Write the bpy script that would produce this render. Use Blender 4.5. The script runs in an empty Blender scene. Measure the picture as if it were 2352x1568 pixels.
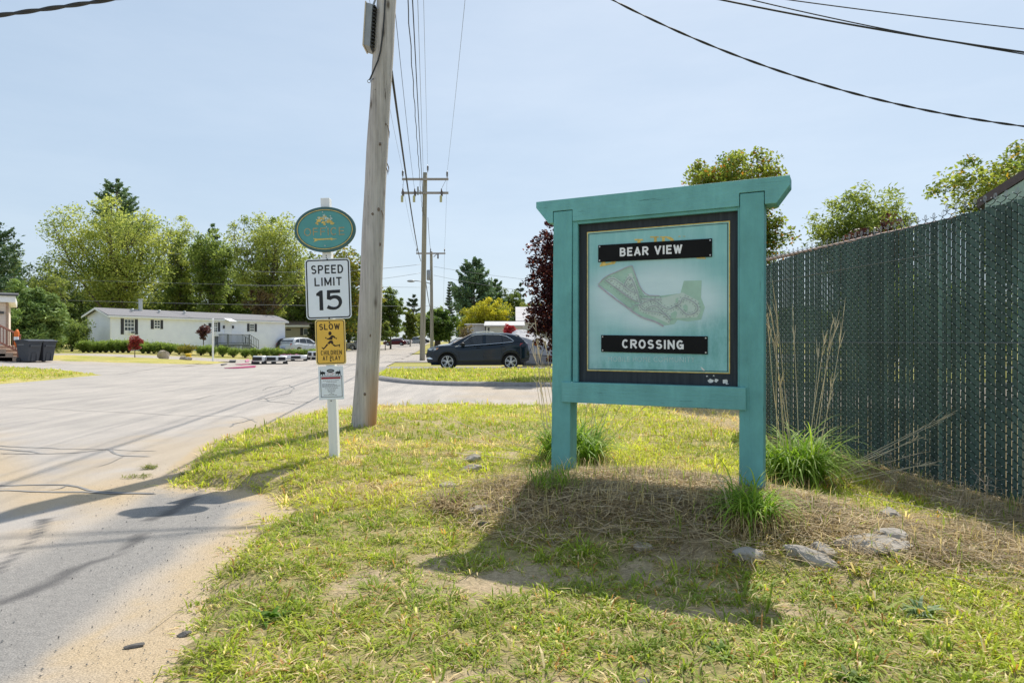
import bpy, math, random
import numpy as np
from mathutils import Vector, Matrix

# ------------------------------------------------------------------ camera, sky, sun, exposure
scn = bpy.context.scene
COL = scn.collection
CAMH = 1.28
FV = 1502.7                      # focal length in pixels of a 2352 px wide frame
cam_d = bpy.data.cameras.new("camera")
cam_d.lens = 23.0; cam_d.sensor_width = 36.0
cam_d.clip_start = 0.05; cam_d.clip_end = 3000
cam = bpy.data.objects.new("camera", cam_d); COL.objects.link(cam)
cam.location = (0, 0, CAMH); cam.rotation_euler = (math.radians(90), 0, 0)
scn.camera = cam

SUN_TO = Vector((0.31, 0.69, 1.0)).normalized()
SUN_EL = math.asin(SUN_TO.z); SUN_AZ = math.atan2(SUN_TO.x, SUN_TO.y)
SKYG = 0.30; SKYM = (1.50, 1.70, 1.90, 1)
world = bpy.data.worlds.new("World"); scn.world = world
world.use_nodes = True
wn = world.node_tree.nodes; wl = world.node_tree.links
sky = wn.new('ShaderNodeTexSky'); sky.sky_type = 'NISHITA'; sky.sun_disc = False
sky.sun_elevation = SUN_EL; sky.sun_rotation = SUN_AZ
sky.altitude = 100; sky.air_density = 1.0; sky.dust_density = 1.2; sky.ozone_density = 1.4
# gamma compresses the range of the sky and evens its glow, like tone mapping
gm_ = wn.new('ShaderNodeGamma'); gm_.inputs['Gamma'].default_value = SKYG
wl.new(sky.outputs['Color'], gm_.inputs['Color'])
hz = wn.new('ShaderNodeMix'); hz.data_type = 'RGBA'; hz.blend_type = 'MULTIPLY'; hz.inputs[0].default_value = 1.0; hz.inputs[7].default_value = SKYM
wl.new(gm_.outputs['Color'], hz.inputs[6])
# barely visible wisps of high cloud
stc = wn.new('ShaderNodeTexCoord'); smp = wn.new('ShaderNodeMapping'); smp.inputs['Scale'].default_value = (1.2, 1.2, 5.0)
wl.new(stc.outputs['Generated'], smp.inputs['Vector'])
sno = wn.new('ShaderNodeTexNoise'); sno.inputs['Scale'].default_value = 1.6; sno.inputs['Detail'].default_value = 6; sno.inputs['Roughness'].default_value = .62
wl.new(smp.outputs['Vector'], sno.inputs['Vector'])
srm = wn.new('ShaderNodeValToRGB'); srm.color_ramp.elements[0].position = .40; srm.color_ramp.elements[0].color = (.975, .98, .985, 1); srm.color_ramp.elements[1].position = .72; srm.color_ramp.elements[1].color = (1.09, 1.06, 1.035, 1)
wl.new(sno.outputs['Fac'], srm.inputs['Fac'])
wsp = wn.new('ShaderNodeMix'); wsp.data_type = 'RGBA'; wsp.blend_type = 'MULTIPLY'; wsp.inputs[0].default_value = 1.0
wl.new(hz.outputs[2], wsp.inputs[6]); wl.new(srm.outputs['Color'], wsp.inputs[7]); hz = wsp
wn['Background'].inputs['Strength'].default_value = 0.15
wl.new(hz.outputs[2], wn['Background'].inputs['Color'])
sun_d = bpy.data.lights.new("sun", 'SUN'); sun_d.energy = 2.9; sun_d.angle = math.radians(0.53)
sun_d.color = (1.0, 0.94, 0.84)
sun = bpy.data.objects.new("sun", sun_d); COL.objects.link(sun)
sun.rotation_euler = (-SUN_TO).to_track_quat('-Z', 'Y').to_euler()
scn.view_settings.view_transform = 'Standard'; scn.view_settings.look = 'None'
scn.view_settings.gamma = 1.0
scn.view_settings.exposure = 0.85
scn.cycles.max_bounces = 7; scn.cycles.transparent_max_bounces = 8

R = np.random.default_rng(7)
random.seed(7)
rad = math.radians
def sm(t): t = np.clip(t, 0, 1); return t*t*(3-2*t)

# ------------------------------------------------------------------ terrain
def XL(y): return -13.0 - 0.108*y
def XR(y): return -2.7 - 0.112*y
def gz(x, y):
    x = np.asarray(x, float); y = np.asarray(y, float)
    dl = XL(y) - x
    z = 0.34*sm(dl/13.0)*sm((y-16)/14) + 0.14*sm((y-38)/14)*sm(dl/6.0)
    z = z + 0.75*sm((y-70)/110)
    return z
def g(x, y): return float(gz(x, y))
def P(px, py, Y): return Vector(((px-1176)/FV*Y, Y, CAMH + (784-py)/FV*Y))
def PG(px, py, z=0.0):
    Y = (CAMH-z)*FV/(py-784); return ((px-1176)/FV*Y, Y)
def PX(px, Y): return (px-1176)/FV*Y

def hash2(ix, iy, seed):
    h = (ix.astype(np.int64)*374761393 + iy.astype(np.int64)*668265263 + seed*1442695041) & 0x7fffffff
    h = ((h ^ (h >> 13))*1274126177) & 0x7fffffff
    h = h ^ (h >> 16)
    return (h & 0xffff)/65535.0
def vnoise(x, y, s=1.0, seed=0):
    x = np.asarray(x, float)*s; y = np.asarray(y, float)*s
    ix = np.floor(x); iy = np.floor(y); fx = sm(x-ix); fy = sm(y-iy)
    a = hash2(ix, iy, seed); b = hash2(ix+1, iy, seed); c = hash2(ix, iy+1, seed); d = hash2(ix+1, iy+1, seed)
    return (a*(1-fx)+b*fx)*(1-fy) + (c*(1-fx)+d*fx)*fy
def fbm(x, y, s=1.0, seed=0, o=4):
    v = 0; a = .5; t = 0
    for i in range(o):
        v = v + a*vnoise(x, y, s*2**i, seed+i*17); t += a; a *= .55
    return v/t
def sdist(px, py, poly):
    """signed distance to a polygon, positive inside"""
    px = np.asarray(px, float); py = np.asarray(py, float)
    d = np.full(px.shape, 1e9); ins = np.zeros(px.shape, bool)
    n = len(poly)
    for i in range(n):
        ax, ay = poly[i]; bx, by = poly[(i+1) % n]
        ex, ey = bx-ax, by-ay
        t = np.clip(((px-ax)*ex+(py-ay)*ey)/(ex*ex+ey*ey+1e-12), 0, 1)
        d = np.minimum(d, np.hypot(px-ax-t*ex, py-ay-t*ey))
        c = ((ay > py) != (by > py))
        with np.errstate(divide='ignore', invalid='ignore'):
            xi = (bx-ax)*(py-ay)/(by-ay+1e-15)+ax
        ins ^= c & (px < xi)
    return np.where(ins, d, -d)

# ------------------------------------------------------------------ mesh helpers
ORG = {}
def label(o, lab=None, cat=None, group=None, kind=None):
    if lab: o['label'] = lab
    if cat: o['category'] = cat
    if group: o['group'] = group
    if kind: o['kind'] = kind
    return o
def thing(name, lab, cat, loc=(0, 0, 0), rz=0.0, group=None):
    o = bpy.data.objects.new(name, None); COL.objects.link(o)
    o.empty_display_size = .2
    o.location = loc; o.rotation_euler = (0, 0, rz)
    ORG[o.name] = np.array(loc, float) if rz == 0 else np.zeros(3)
    return label(o, lab, cat, group)
def copy_tree(o, parent=None):
    c = o.copy(); COL.objects.link(c)
    if parent is not None: c.parent = parent
    for ch in list(o.children): copy_tree(ch, c)
    return c

class G:
    def __init__(s): s.v = []; s.f = {}; s.n = 0; s.t = []
    def add(s, v, f, tint=None):
        v = np.asarray(v, float).reshape(-1, 3)
        s.v.append(v)
        if tint is not None:
            t = np.asarray(tint, float)
            if t.ndim == 1: t = np.tile(t, (len(v), 1))
            s.t.append(t)
        if isinstance(f, np.ndarray):
            s.f.setdefault(f.shape[1], []).append(f + s.n)
        else:
            for q in f: s.f.setdefault(len(q), []).append(np.array([q]) + s.n)
        s.n += len(v); return s
    def box(s, c, d, m=None):
        c = np.array(c, float); h = np.array(d, float)/2
        v = np.array([[x, y, z] for x in (-1, 1) for y in (-1, 1) for z in (-1, 1)], float)*h
        if m is not None: v = v @ np.array(m).T
        f = [(0, 1, 3, 2), (4, 6, 7, 5), (0, 4, 5, 1), (2, 3, 7, 6), (0, 2, 6, 4), (1, 5, 7, 3)]
        return s.add(v+c, f)
    def box2(s, a, b):
        a = np.array(a, float); b = np.array(b, float)
        return s.box((a+b)/2, np.abs(b-a))
    def tube(s, pts, r, n=8, cap=True, tint=None):
        pts = np.array(pts, float); k = len(pts)
        r = np.full(k, r) if np.isscalar(r) else np.array(r, float)
        tan = np.gradient(pts, axis=0); tan /= np.linalg.norm(tan, axis=1)[:, None]+1e-12
        up = np.array([0, 0, 1.]) if abs(tan[0][2]) < .9 else np.array([1., 0, 0])
        vs = []
        a = np.cross(up, tan[0]); a /= np.linalg.norm(a)
        ang = np.arange(n)*2*math.pi/n
        for i in range(k):
            a = a - tan[i]*np.dot(a, tan[i]); a /= np.linalg.norm(a)+1e-12
            b = np.cross(tan[i], a)
            vs.append(pts[i] + r[i]*(np.cos(ang)[:, None]*a + np.sin(ang)[:, None]*b))
        v = np.concatenate(vs)
        i0 = np.arange(n); i1 = (i0+1) % n
        q = np.concatenate([np.stack([j*n+i0, j*n+i1, (j+1)*n+i1, (j+1)*n+i0], 1) for j in range(k-1)])
        nn = s.n
        s.add(v, q, tint)
        if cap and n > 2:
            s.f.setdefault(n, []).append(np.array([list(range(n))[::-1]])+nn)
            s.f.setdefault(n, []).append(np.array([[(k-1)*n+i for i in range(n)]])+nn)
        return s
    def cyl(s, a, b, r, n=16, r2=None): return s.tube([a, b], [r, r if r2 is None else r2], n)
    def prism(s, pts, d):
        """closed polygon pts (3D, planar) extruded by vector d"""
        p = np.array(pts, float); n = len(p); d = np.array(d, float)
        v = np.concatenate([p, p+d])
        f = [tuple(range(n))[::-1], tuple(range(n, 2*n))] + [(i, (i+1) % n, n+(i+1) % n, n+i) for i in range(n)]
        return s.add(v, f)
    def ell(s, c, r, nu=16, nv=10, m=None):
        th = np.linspace(0, math.pi, nv+1)[1:-1]; ph = np.arange(nu)*2*math.pi/nu
        v = [[0, 0, 1]]+[[math.sin(t)*math.cos(p), math.sin(t)*math.sin(p), math.cos(t)] for t in th for p in ph]+[[0, 0, -1]]
        v = np.array(v)*np.array(r)
        if m is not None: v = v @ np.array(m).T
        f = [(0, 1+i, 1+(i+1) % nu) for i in range(nu)]
        for j in range(nv-2):
            f += [(1+j*nu+i, 1+(j+1)*nu+i, 1+(j+1)*nu+(i+1) % nu, 1+j*nu+(i+1) % nu) for i in range(nu)]
        L = len(v)-1; b = 1+(nv-2)*nu
        f += [(L, b+(i+1) % nu, b+i) for i in range(nu)]
        return s.add(v+np.array(c), f)
    def ribbon(s, pts, w, nrm=(0, 0, 1), closed=False):
        pts = np.array(pts, float); k = len(pts)
        if closed:
            t = np.roll(pts, -1, 0)-np.roll(pts, 1, 0)
        else: t = np.gradient(pts, axis=0)
        sd = np.cross(np.array(nrm, float), t); sd /= np.linalg.norm(sd, axis=1)[:, None]+1e-12
        w = np.full(k, w) if np.isscalar(w) else np.array(w, float)
        v = np.empty((2*k, 3)); v[0::2] = pts-sd*w[:, None]/2; v[1::2] = pts+sd*w[:, None]/2
        m = k if closed else k-1
        i = np.arange(m); j = (i+1) % k
        return s.add(v, np.stack([2*i, 2*j, 2*j+1, 2*i+1], 1))
    def xform(s, M4):
        M = np.array(M4); s.v = [v @ M[:3, :3].T + M[:3, 3] for v in s.v]; return s
    def build(s, name, mat, parent=None, smooth=False, bevel=0, lab=None):
        me = bpy.data.meshes.new(name)
        v = np.concatenate(s.v) if s.v else np.zeros((0, 3))
        if parent is not None:
            r = parent
            while r.parent is not None: r = r.parent
            v = v - ORG.get(r.name, np.zeros(3))
        ls = []; st = []; tot = 0
        for k, fs in s.f.items():
            a = np.concatenate(fs); ls.append(a.ravel())
            st.append(tot+np.arange(len(a))*k); tot += a.size
        me.vertices.add(len(v)); me.vertices.foreach_set('co', v.ravel())
        lv = np.concatenate(ls); ls_ = np.concatenate(st)
        me.loops.add(len(lv)); me.loops.foreach_set('vertex_index', lv.astype(np.int32))
        me.polygons.add(len(ls_)); me.polygons.foreach_set('loop_start', ls_.astype(np.int32))
        me.update(calc_edges=True)
        if s.t:
            t = np.concatenate(s.t); t = np.concatenate([t, np.ones((len(t), 1))], 1) if t.shape[1] == 3 else t
            at = me.color_attributes.new('tint', 'FLOAT_COLOR', 'POINT')
            at.data.foreach_set('color', t.astype(np.float32).ravel())
        me.polygons.foreach_set('use_smooth', np.full(len(ls_), bool(smooth)))
        me.validate()
        if mat is not None: me.materials.append(mat)
        o = bpy.data.objects.new(name, me); COL.objects.link(o)
        if parent is not None: o.parent = parent
        if bevel:
            m = o.modifiers.new('bevel', 'BEVEL'); m.width = bevel; m.segments = 2; m.limit_method = 'ANGLE'
        if lab: o['label'] = lab
        return o

# ------------------------------------------------------------------ materials
def mk(name):
    m = bpy.data.materials.new(name); m.use_nodes = True
    nt = m.node_tree; return m, nt.nodes, nt.links, nt.nodes['Principled BSDF']
def noise_node(N, L, scale, detail=4, rough=.55, vec=None, stretch=None, coord='Object'):
    if vec is None:
        tc = N.new('ShaderNodeTexCoord'); vec = tc.outputs[coord]
    if stretch is not None:
        mp = N.new('ShaderNodeMapping'); mp.inputs['Scale'].default_value = stretch
        L.new(vec, mp.inputs['Vector']); vec = mp.outputs['Vector']
    n = N.new('ShaderNodeTexNoise'); n.inputs['Scale'].default_value = scale
    n.inputs['Detail'].default_value = detail; n.inputs['Roughness'].default_value = rough
    L.new(vec, n.inputs['Vector']); return n.outputs['Fac']
def ramp(N, L, fac, stops):
    r = N.new('ShaderNodeValToRGB'); e = r.color_ramp.elements
    while len(e) < len(stops): e.new(.5)
    for i, (p, c) in enumerate(stops):
        e[i].position = p; e[i].color = (*c, 1) if len(c) == 3 else c
    L.new(fac, r.inputs['Fac']); return r.outputs['Color']
def mixc(N, L, fac, a, b, mode='MIX'):
    m = N.new('ShaderNodeMix'); m.data_type = 'RGBA'; m.blend_type = mode
    for sock, val in ((m.inputs[0], fac), (m.inputs[6], a), (m.inputs[7], b)):
        if hasattr(val, 'node'): L.new(val, sock)
        elif isinstance(val, (int, float)): sock.default_value = val
        else: sock.default_value = (*val, 1)
    return m.outputs[2]
def bumpn(N, L, h, bsdf, strength, dist=.01):
    b = N.new('ShaderNodeBump'); b.inputs['Strength'].default_value = strength; b.inputs['Distance'].default_value = dist
    L.new(h, b.inputs['Height']); L.new(b.outputs['Normal'], bsdf.inputs['Normal'])
def C(c, k): return tuple(min(1, max(0, x*k)) for x in c)
def M(name, col, rough=.6, metal=0., var=.12, vs=6, bump=0., bs=60, stretch=None, spec=.4, coat=0., bdist=.004):
    m, N, L, B = mk(name)
    B.inputs['Roughness'].default_value = rough; B.inputs['Metallic'].default_value = metal
    B.inputs['Specular IOR Level'].default_value = spec
    if coat: B.inputs['Coat Weight'].default_value = coat; B.inputs['Coat Roughness'].default_value = .04
    f = noise_node(N, L, vs, 5, .6, stretch=stretch)
    c = ramp(N, L, f, [(.25, C(col, 1-var)), (.75, C(col, 1+var))])
    L.new(c, B.inputs['Base Color'])
    if bump: bumpn(N, L, noise_node(N, L, bs, 3, .6, stretch=stretch), B, bump, bdist)
    return m
def leafm(name, gain=(1, 1, 1), trans=.4, rough=.5):
    m, N, L, B = mk(name)
    a = N.new('ShaderNodeAttribute'); a.attribute_name = 'tint'
    f = noise_node(N, L, 3.0, 3)
    v = ramp(N, L, f, [(.2, (.72, .72, .72)), (.8, (1.22, 1.22, 1.22))])
    c = mixc(N, L, 1.0, a.outputs['Color'], v, 'MULTIPLY')
    B.inputs['Roughness'].default_value = rough; B.inputs['Specular IOR Level'].default_value = .3
    L.new(c, B.inputs['Base Color'])
    tr = N.new('ShaderNodeBsdfTranslucent')
    c2 = mixc(N, L, 1.0, c, gain, 'MULTIPLY'); L.new(c2, tr.inputs['Color'])
    mx = N.new('ShaderNodeMixShader'); mx.inputs[0].default_value = trans
    L.new(B.outputs[0], mx.inputs[1]); L.new(tr.outputs[0], mx.inputs[2])
    L.new(mx.outputs[0], N['Material Output'].inputs['Surface'])
    return m
def glassm(name, col=(.02, .025, .03), rough=.05):
    m, N, L, B = mk(name)
    f = noise_node(N, L, 1.5)
    L.new(ramp(N, L, f, [(.3, C(col, .7)), (.7, C(col, 1.5))]), B.inputs['Base Color'])
    B.inputs['Roughness'].default_value = rough; B.inputs['Specular IOR Level'].default_value = .8
    return m

def text_G(s, w, h, bold=.0, shear=0.0, spacing=1.0):
    """flat letters fitted into w x h, lower left at the origin, in the xz plane facing -y"""
    cu = bpy.data.curves.new('t', 'FONT'); cu.body = s; cu.size = 1; cu.offset = bold; cu.resolution_u = 4
    cu.space_character = spacing; cu.shear = shear
    ob = bpy.data.objects.new('t', cu); COL.objects.link(ob)
    dg = bpy.context.evaluated_depsgraph_get(); dg.update()
    me = bpy.data.meshes.new_from_object(ob.evaluated_get(dg))
    v = np.array([x.co[:] for x in me.vertices]); f = [tuple(p.vertices) for p in me.polygons]
    bpy.data.objects.remove(ob); bpy.data.curves.remove(cu); bpy.data.meshes.remove(me)
    v[:, :2] -= v[:, :2].min(0); ext = v[:, :2].max(0)
    v[:, 0] *= w/ext[0]; v[:, 1] *= h/ext[1]
    gg = G(); gg.add(np.stack([v[:, 0], np.zeros(len(v)), v[:, 1]], 1), f); return gg

def _arc(cx, cy, rx, ry, a0, a1, n=14):
    return [(cx+rx*math.cos(rad(a0+(a1-a0)*k/n)), cy+ry*math.sin(rad(a0+(a1-a0)*k/n))) for k in range(n+1)]
GLW = dict(A=.72, B=.62, C=.64, D=.64, E=.54, F=.52, G=.66, H=.64, I=0, L=.52, M=.78, N=.66, O=.70, P=.60, R=.64, S=.60, T=.58, V=.70, W=.96, Y=.70)
def glyph(c, w):
    st = [(0, 0), (0, 1)]
    return {'A': [[(0, 0), (w/2, 1)], [(w/2, 1), (w, 0)], [(.18*w, .27), (.82*w, .27)]], 'B': [st, [(0, 1)]+_arc(w*.55, .765, w*.38, .235, 90, -90)+[(0, .53)], [(0, .53)]+_arc(w*.6, .265, w*.4, .265, 90, -90)+[(0, 0)]],
     'C': [_arc(w/2, .5, w/2, .5, 42, 318, 24)], 'D': [st, [(0, 1)]+_arc(w*.42, .5, w*.58, .5, 90, -90, 18)+[(0, 0)]], 'E': [st, [(0, 1), (w, 1)], [(0, .52), (w*.86, .52)], [(0, 0), (w, 0)]], 'F': [st, [(0, 1), (w, 1)], [(0, .52), (w*.86, .52)]],
     'G': [_arc(w/2, .5, w/2, .5, 42, 345, 24), [(w*.99, .02), (w*.99, .45)], [(w*.55, .45), (w*.99, .45)]], 'H': [st, [(w, 0), (w, 1)], [(0, .52), (w, .52)]], 'I': [st], 'L': [st, [(0, 0), (w, 0)]],
     'M': [st, [(0, 1), (w/2, .12)], [(w/2, .12), (w, 1)], [(w, 1), (w, 0)]], 'N': [st, [(0, 1), (w, 0)], [(w, 0), (w, 1)]], 'O': [_arc(w/2, .5, w/2, .5, 0, 360, 30)], 'P': [st, [(0, 1)]+_arc(w*.58, .735, w*.42, .265, 90, -90)+[(0, .47)]],
     'R': [st, [(0, 1)]+_arc(w*.58, .745, w*.42, .255, 90, -90)+[(0, .49)], [(w*.45, .49), (w, 0)]], 'S': [_arc(w/2, .755, w*.46, .245, 28, 270, 18)+_arc(w/2, .255, w*.5, .255, 90, -152, 18)[1:]],
     'T': [[(w/2, 0), (w/2, 1)], [(0, 1), (w, 1)]], 'V': [[(0, 1), (w/2, 0)], [(w/2, 0), (w, 1)]], 'W': [[(0, 1), (w*.25, 0)], [(w*.25, 0), (w/2, .92)], [(w/2, .92), (w*.75, 0)], [(w*.75, 0), (w, 1)]], 'Y': [[(0, 1), (w/2, .47)], [(w/2, .47), (w, 1)], [(w/2, .5), (w/2, 0)]]}[c]
def text_S(s, w, h, t=.16, gap=.22):
    """sign lettering drawn as strokes; t = stroke width / height"""
    tot = sum(.42 if c == ' ' else GLW[c]+t for c in s); ng = (len(s)-1)*gap
    k = (w/h-len([c for c in s if c != ' '])*t)/(sum(.42 if c == ' ' else GLW[c] for c in s)+ng)
    x = 0; gg = G(); lay = 0
    for c in s:
        if c == ' ': x += (.42+gap)*k*h; continue
        gw = GLW[c]*k
        for q in glyph(c, max(gw, .0001)):
            p = np.array([(x+(t/2+a)*h, -.00006*(lay % 5), (t/2+b*(1-t))*h) for a, b in q]); lay += 1
            if len(q) == 2:
                d = p[1]-p[0]; d /= np.linalg.norm(d); p[0] -= d*t*h*.42; p[1] += d*t*h*.42
                p[:, 2] = np.clip(p[:, 2], 0, h)
            gg.ribbon(p, t*h, (0, 1, 0), closed=False)
        x += (gw+t+gap*k)*h
    return gg

# ------------------------------------------------------------------ ground, road, lawns
def grid_mesh(xs, ys, zf, keep=None, tint=None):
    X, Y = np.meshgrid(xs, ys); nx, ny = len(xs), len(ys)
    Z = zf(X, Y)
    i = np.arange(nx*ny).reshape(ny, nx)
    q = np.stack([i[:-1, :-1], i[:-1, 1:], i[1:, 1:], i[1:, :-1]], -1).reshape(-1, 4)
    if keep is not None:
        k = keep(X, Y).ravel(); q = q[k[q].any(1)]
    gg = G(); gg.add(np.stack([X, Y, Z], -1).reshape(-1, 3), q, tint(X, Y).reshape(-1, 3) if tint else None)
    return gg
def axis(lo, a, b, hi, fine, coarse):
    return np.unique(np.concatenate([np.arange(lo, a, coarse), np.arange(a, b, fine), np.arange(b, hi+coarse, coarse)]).round(4))

NEAR_LAWN = [(-1.0, -2), (-1.2, 1.0), (-1.33, 2.3), (-1.5, 3.0), (-1.72, 3.7), (-1.78, 4.4), (-1.78, 5.0), (-1.95, 5.35), (-2.3, 5.55), (-2.75, 5.66), (-3.08, 5.85),
             (-3.35, 6.7), (-3.72, 7.9), (-3.8, 9.0), (-3.75, 10.2), (-3.4, 11.4), (-2.6, 12.2), (-1.2, 12.62), (1, 12.75), (5, 12.75), (14, 12.9), (30, 13), (30, -2)]
ISLAND = [(-5.5, 28.4), (-5.35, 25.8), (-4.9, 23.6), (-4.25, 21.6), (-2.9, 19.75), (-1.7, 19.0), (1.2, 18.6), (12, 18.5), (45, 18.5), (45, 28.5)]
STRIP = [(-40, 28.6), (-22, 28.5), (-19, 27.6), (-15.7, 24.9), (-15.6, 23.4), (-15.3, 20.2), (-15.6, 18.2), (-17, 17.5), (-40, 17)]
VERGE = [(-60, 35.2), (-30, 34.9), (-21.5, 36.2), (-17.6, 38.6), (-17.5, 39.8), (-19.5, 41.2), (-24, 42.2), (-60, 42.4)]
APRON = [(-3.2, 2.2), (-3.0, 3.3), (-2.95, 4.5), (-3.15, 5.85), (-2.1, 5.75), (-1.95, 4.9), (-1.9, 4.1), (-1.8, 3.2), (-1.75, 2.4), (-1.9, 1.2), (-3.4, 1.2)]

# road / paving material: pale worn asphalt, wind-blown sand and a darker fresh apron carried in an attribute
m, N, L, B = mk('asphalt'); MAT_ASPH = m
at = N.new('ShaderNodeAttribute'); at.attribute_name = 'tint'
sep = N.new('ShaderNodeSeparateColor'); L.new(at.outputs['Color'], sep.inputs[0])
tc = N.new('ShaderNodeTexCoord'); OB = tc.outputs['Object']
big = noise_node(N, L, .55, 5, .6, OB)
streak = noise_node(N, L, 1.6, 4, .6, OB, (2.2, .25, 1))
fine = noise_node(N, L, 130, 3, .7, OB)
fine2 = noise_node(N, L, 26, 4, .7, OB)
base = ramp(N, L, big, [(.3, (.375, .348, .32)), (.7, (.465, .425, .385))])
base = mixc(N, L, .8, base, ramp(N, L, streak, [(.35, (.80, .80, .81)), (.62, (1.04, 1.03, 1.02))]), 'MULTIPLY')
dark = ramp(N, L, fine2, [(.3, (.185, .178, .17)), (.7, (.285, .272, .255))])
base = mixc(N, L, sep.outputs[1], base, dark)
sandc = ramp(N, L, fine2, [(.25, (.40, .305, .19)), (.75, (.50, .39, .255))])
base = mixc(N, L, sep.outputs[2], base, (.115, .11, .108))
base = mixc(N, L, sep.outputs[0], base, sandc)
base = mixc(N, L, .75, base, ramp(N, L, fine, [(.30, (.30, .30, .32)), (.5, (1.0, 1, 1)), (.70, (1.55, 1.52, 1.46))]), 'MULTIPLY')
vor = N.new('ShaderNodeTexVoronoi'); vor.inputs['Scale'].default_value = 75; L.new(OB, vor.inputs['Vector'])
base = mixc(N, L, .5, base, ramp(N, L, vor.outputs['Distance'], [(.0, (.6, .6, .6)), (.25, (1, 1, 1))]), 'MULTIPLY')
L.new(base, B.inputs['Base Color']); B.inputs['Roughness'].default_value = .85; B.inputs['Specular IOR Level'].default_value = .25
bumpn(N, L, fine, B, .5, .006)

# soil / turf material
m, N, L, B = mk('turf'); MAT_TURF = m
at = N.new('ShaderNodeAttribute'); at.attribute_name = 'tint'
tc = N.new('ShaderNodeTexCoord'); OB = tc.outputs['Object']
f1 = noise_node(N, L, 45, 5, .7, OB); f2 = noise_node(N, L, 9, 4, .65, OB)
c = mixc(N, L, .9, at.outputs['Color'], ramp(N, L, f1, [(.25, (.5, .5, .5)), (.75, (1.4, 1.4, 1.4))]), 'MULTIPLY')
c = mixc(N, L, .7, c, ramp(N, L, f2, [(.3, (.72, .76, .7)), (.7, (1.2, 1.17, 1.2))]), 'MULTIPLY')
L.new(c, B.inputs['Base Color']); B.inputs['Roughness'].default_value = .95; B.inputs['Specular IOR Level'].default_value = .1
bumpn(N, L, f1, B, .8, .02)

def turf_col(X, Y, seed=3, dry=.4, sand=0.):
    a = fbm(X, Y, .5, seed)[..., None]; b = fbm(X, Y, 1.7, seed+5)[..., None]
    gr = np.array([.34, .345, .08]); yl = np.array([.50, .43, .15]); tan = np.array([.56, .44, .27])
    c = gr + (yl-gr)*sm((a-.3)*2.2+dry-.4)
    c = c + (tan-c)*sm((b-.62)*4+dry*.5)*.8
    return c

def gsheet():
    xs = np.unique(np.concatenate([np.linspace(-1200, -80, 29), np.arange(-80, 80.1, 2), np.linspace(80, 1200, 29)]))
    ys = np.unique(np.concatenate([np.linspace(-400, -20, 12), np.arange(-20, 140.1, 2), np.linspace(140, 1600, 40)]))
    gg = grid_mesh(xs, ys, lambda x, y: gz(x, y)-.035, None, lambda x, y: turf_col(x, y, 11, .55)*.9)
    o = gg.build('ground', MAT_TURF, smooth=True); label(o, kind='structure')
gsheet()

def linedist(X, Y, pl):
    d = np.full(X.shape, 1e9)
    for (ax, ay), (bx, by) in zip(pl[:-1], pl[1:]):
        ex, ey = bx-ax, by-ay; t = np.clip(((X-ax)*ex+(Y-ay)*ey)/(ex*ex+ey*ey), 0, 1); d = np.minimum(d, np.hypot(X-ax-t*ex, Y-ay-t*ey))
    return d
TARP_ = [([PG(x*.488, 995+y*.488) for x, y in pl], w) for pl, w in (([(205, 405), (190, 450), (150, 500), (90, 560), (40, 600), (-40, 660)], .05), ([(660, 480), (560, 570), (420, 610), (330, 650), (250, 700), (150, 745), (0, 800), (-120, 840)], .06), ([(950, 270), (860, 335), (780, 385), (700, 405)], .075))]
def pave_tint(X, Y):
    d = -sdist(X, Y, NEAR_LAWN)                     # metres outside the lawn
    n = fbm(X, Y, 1.3, 21); n2 = fbm(X, Y, 4.5, 31)
    s = sm(1.15 - d/1.25 + (n-.5)*2.2)*(X < 6)
    s = s*(1-.5*sm((Y-5.6)/1.0))
    s = np.maximum(s, sm((fbm(X, Y*.6, .55, 44)-.60)*5)*.45*sm((Y-5)/3)*sm((13-Y)/4)*sm((X+8)/3))
    ap = sdist(X, Y, APRON)
    fresh = sm(ap/.35 + (n-.5)*1.5 + .35)
    nearmargin = sm((.30+.34*sm((3.6-Y)/1.0) - d)/.30 + (n2-.5)*1.8)
    s = np.where(fresh > .05, np.maximum(s*(1-fresh), nearmargin), s)
    s = np.maximum(s, sm((.20-d)/.12 + (n2-.5)))
    # wheel-worn sandy band behind the apron
    s = np.maximum(s, .75*sm(1-np.abs(Y-(4.4-(X+3)*1.0))/.7)*sm((-2.9-X)/.4)*sm((n-.38)*5)*(Y > 2))
    side = sm((X+2)/1.0)*sm((Y-12)/1.)*.45*sm((n-.2)*2)
    s = np.clip(np.maximum(s, side), 0, .95)
    s = s * (Y < 22)
    tp = 0.
    for pl, w in TARP_: tp = np.maximum(tp, sm((w-linedist(X, Y, pl)+(n2-.5)*.09)/.05))
    s = s*(1-tp*.92); fresh = np.maximum(fresh, 0)
    fr = np.clip(fresh*.85 + .8*sm((Y-28.3)/.3)*sm((X+7.2)/1.0), 0, 1)    # driveway by the car is darker
    return np.stack([s, np.maximum(fr*(1-s*.6), tp*.95), tp*.95], -1)
xs = axis(-50, -6, 1.5, 45, .045, .7); ys = axis(-6, 1.6, 13.5, 33, .05, .6)
def pave_keep(X, Y): return (X > -50)
pv = grid_mesh(xs, ys, lambda x, y: gz(x, y)+.002*(fbm(x, y, .9, 5)-.5), pave_keep, pave_tint)
ROAD = pv.build('road', MAT_ASPH, smooth=True); label(ROAD, kind='structure')
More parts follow.
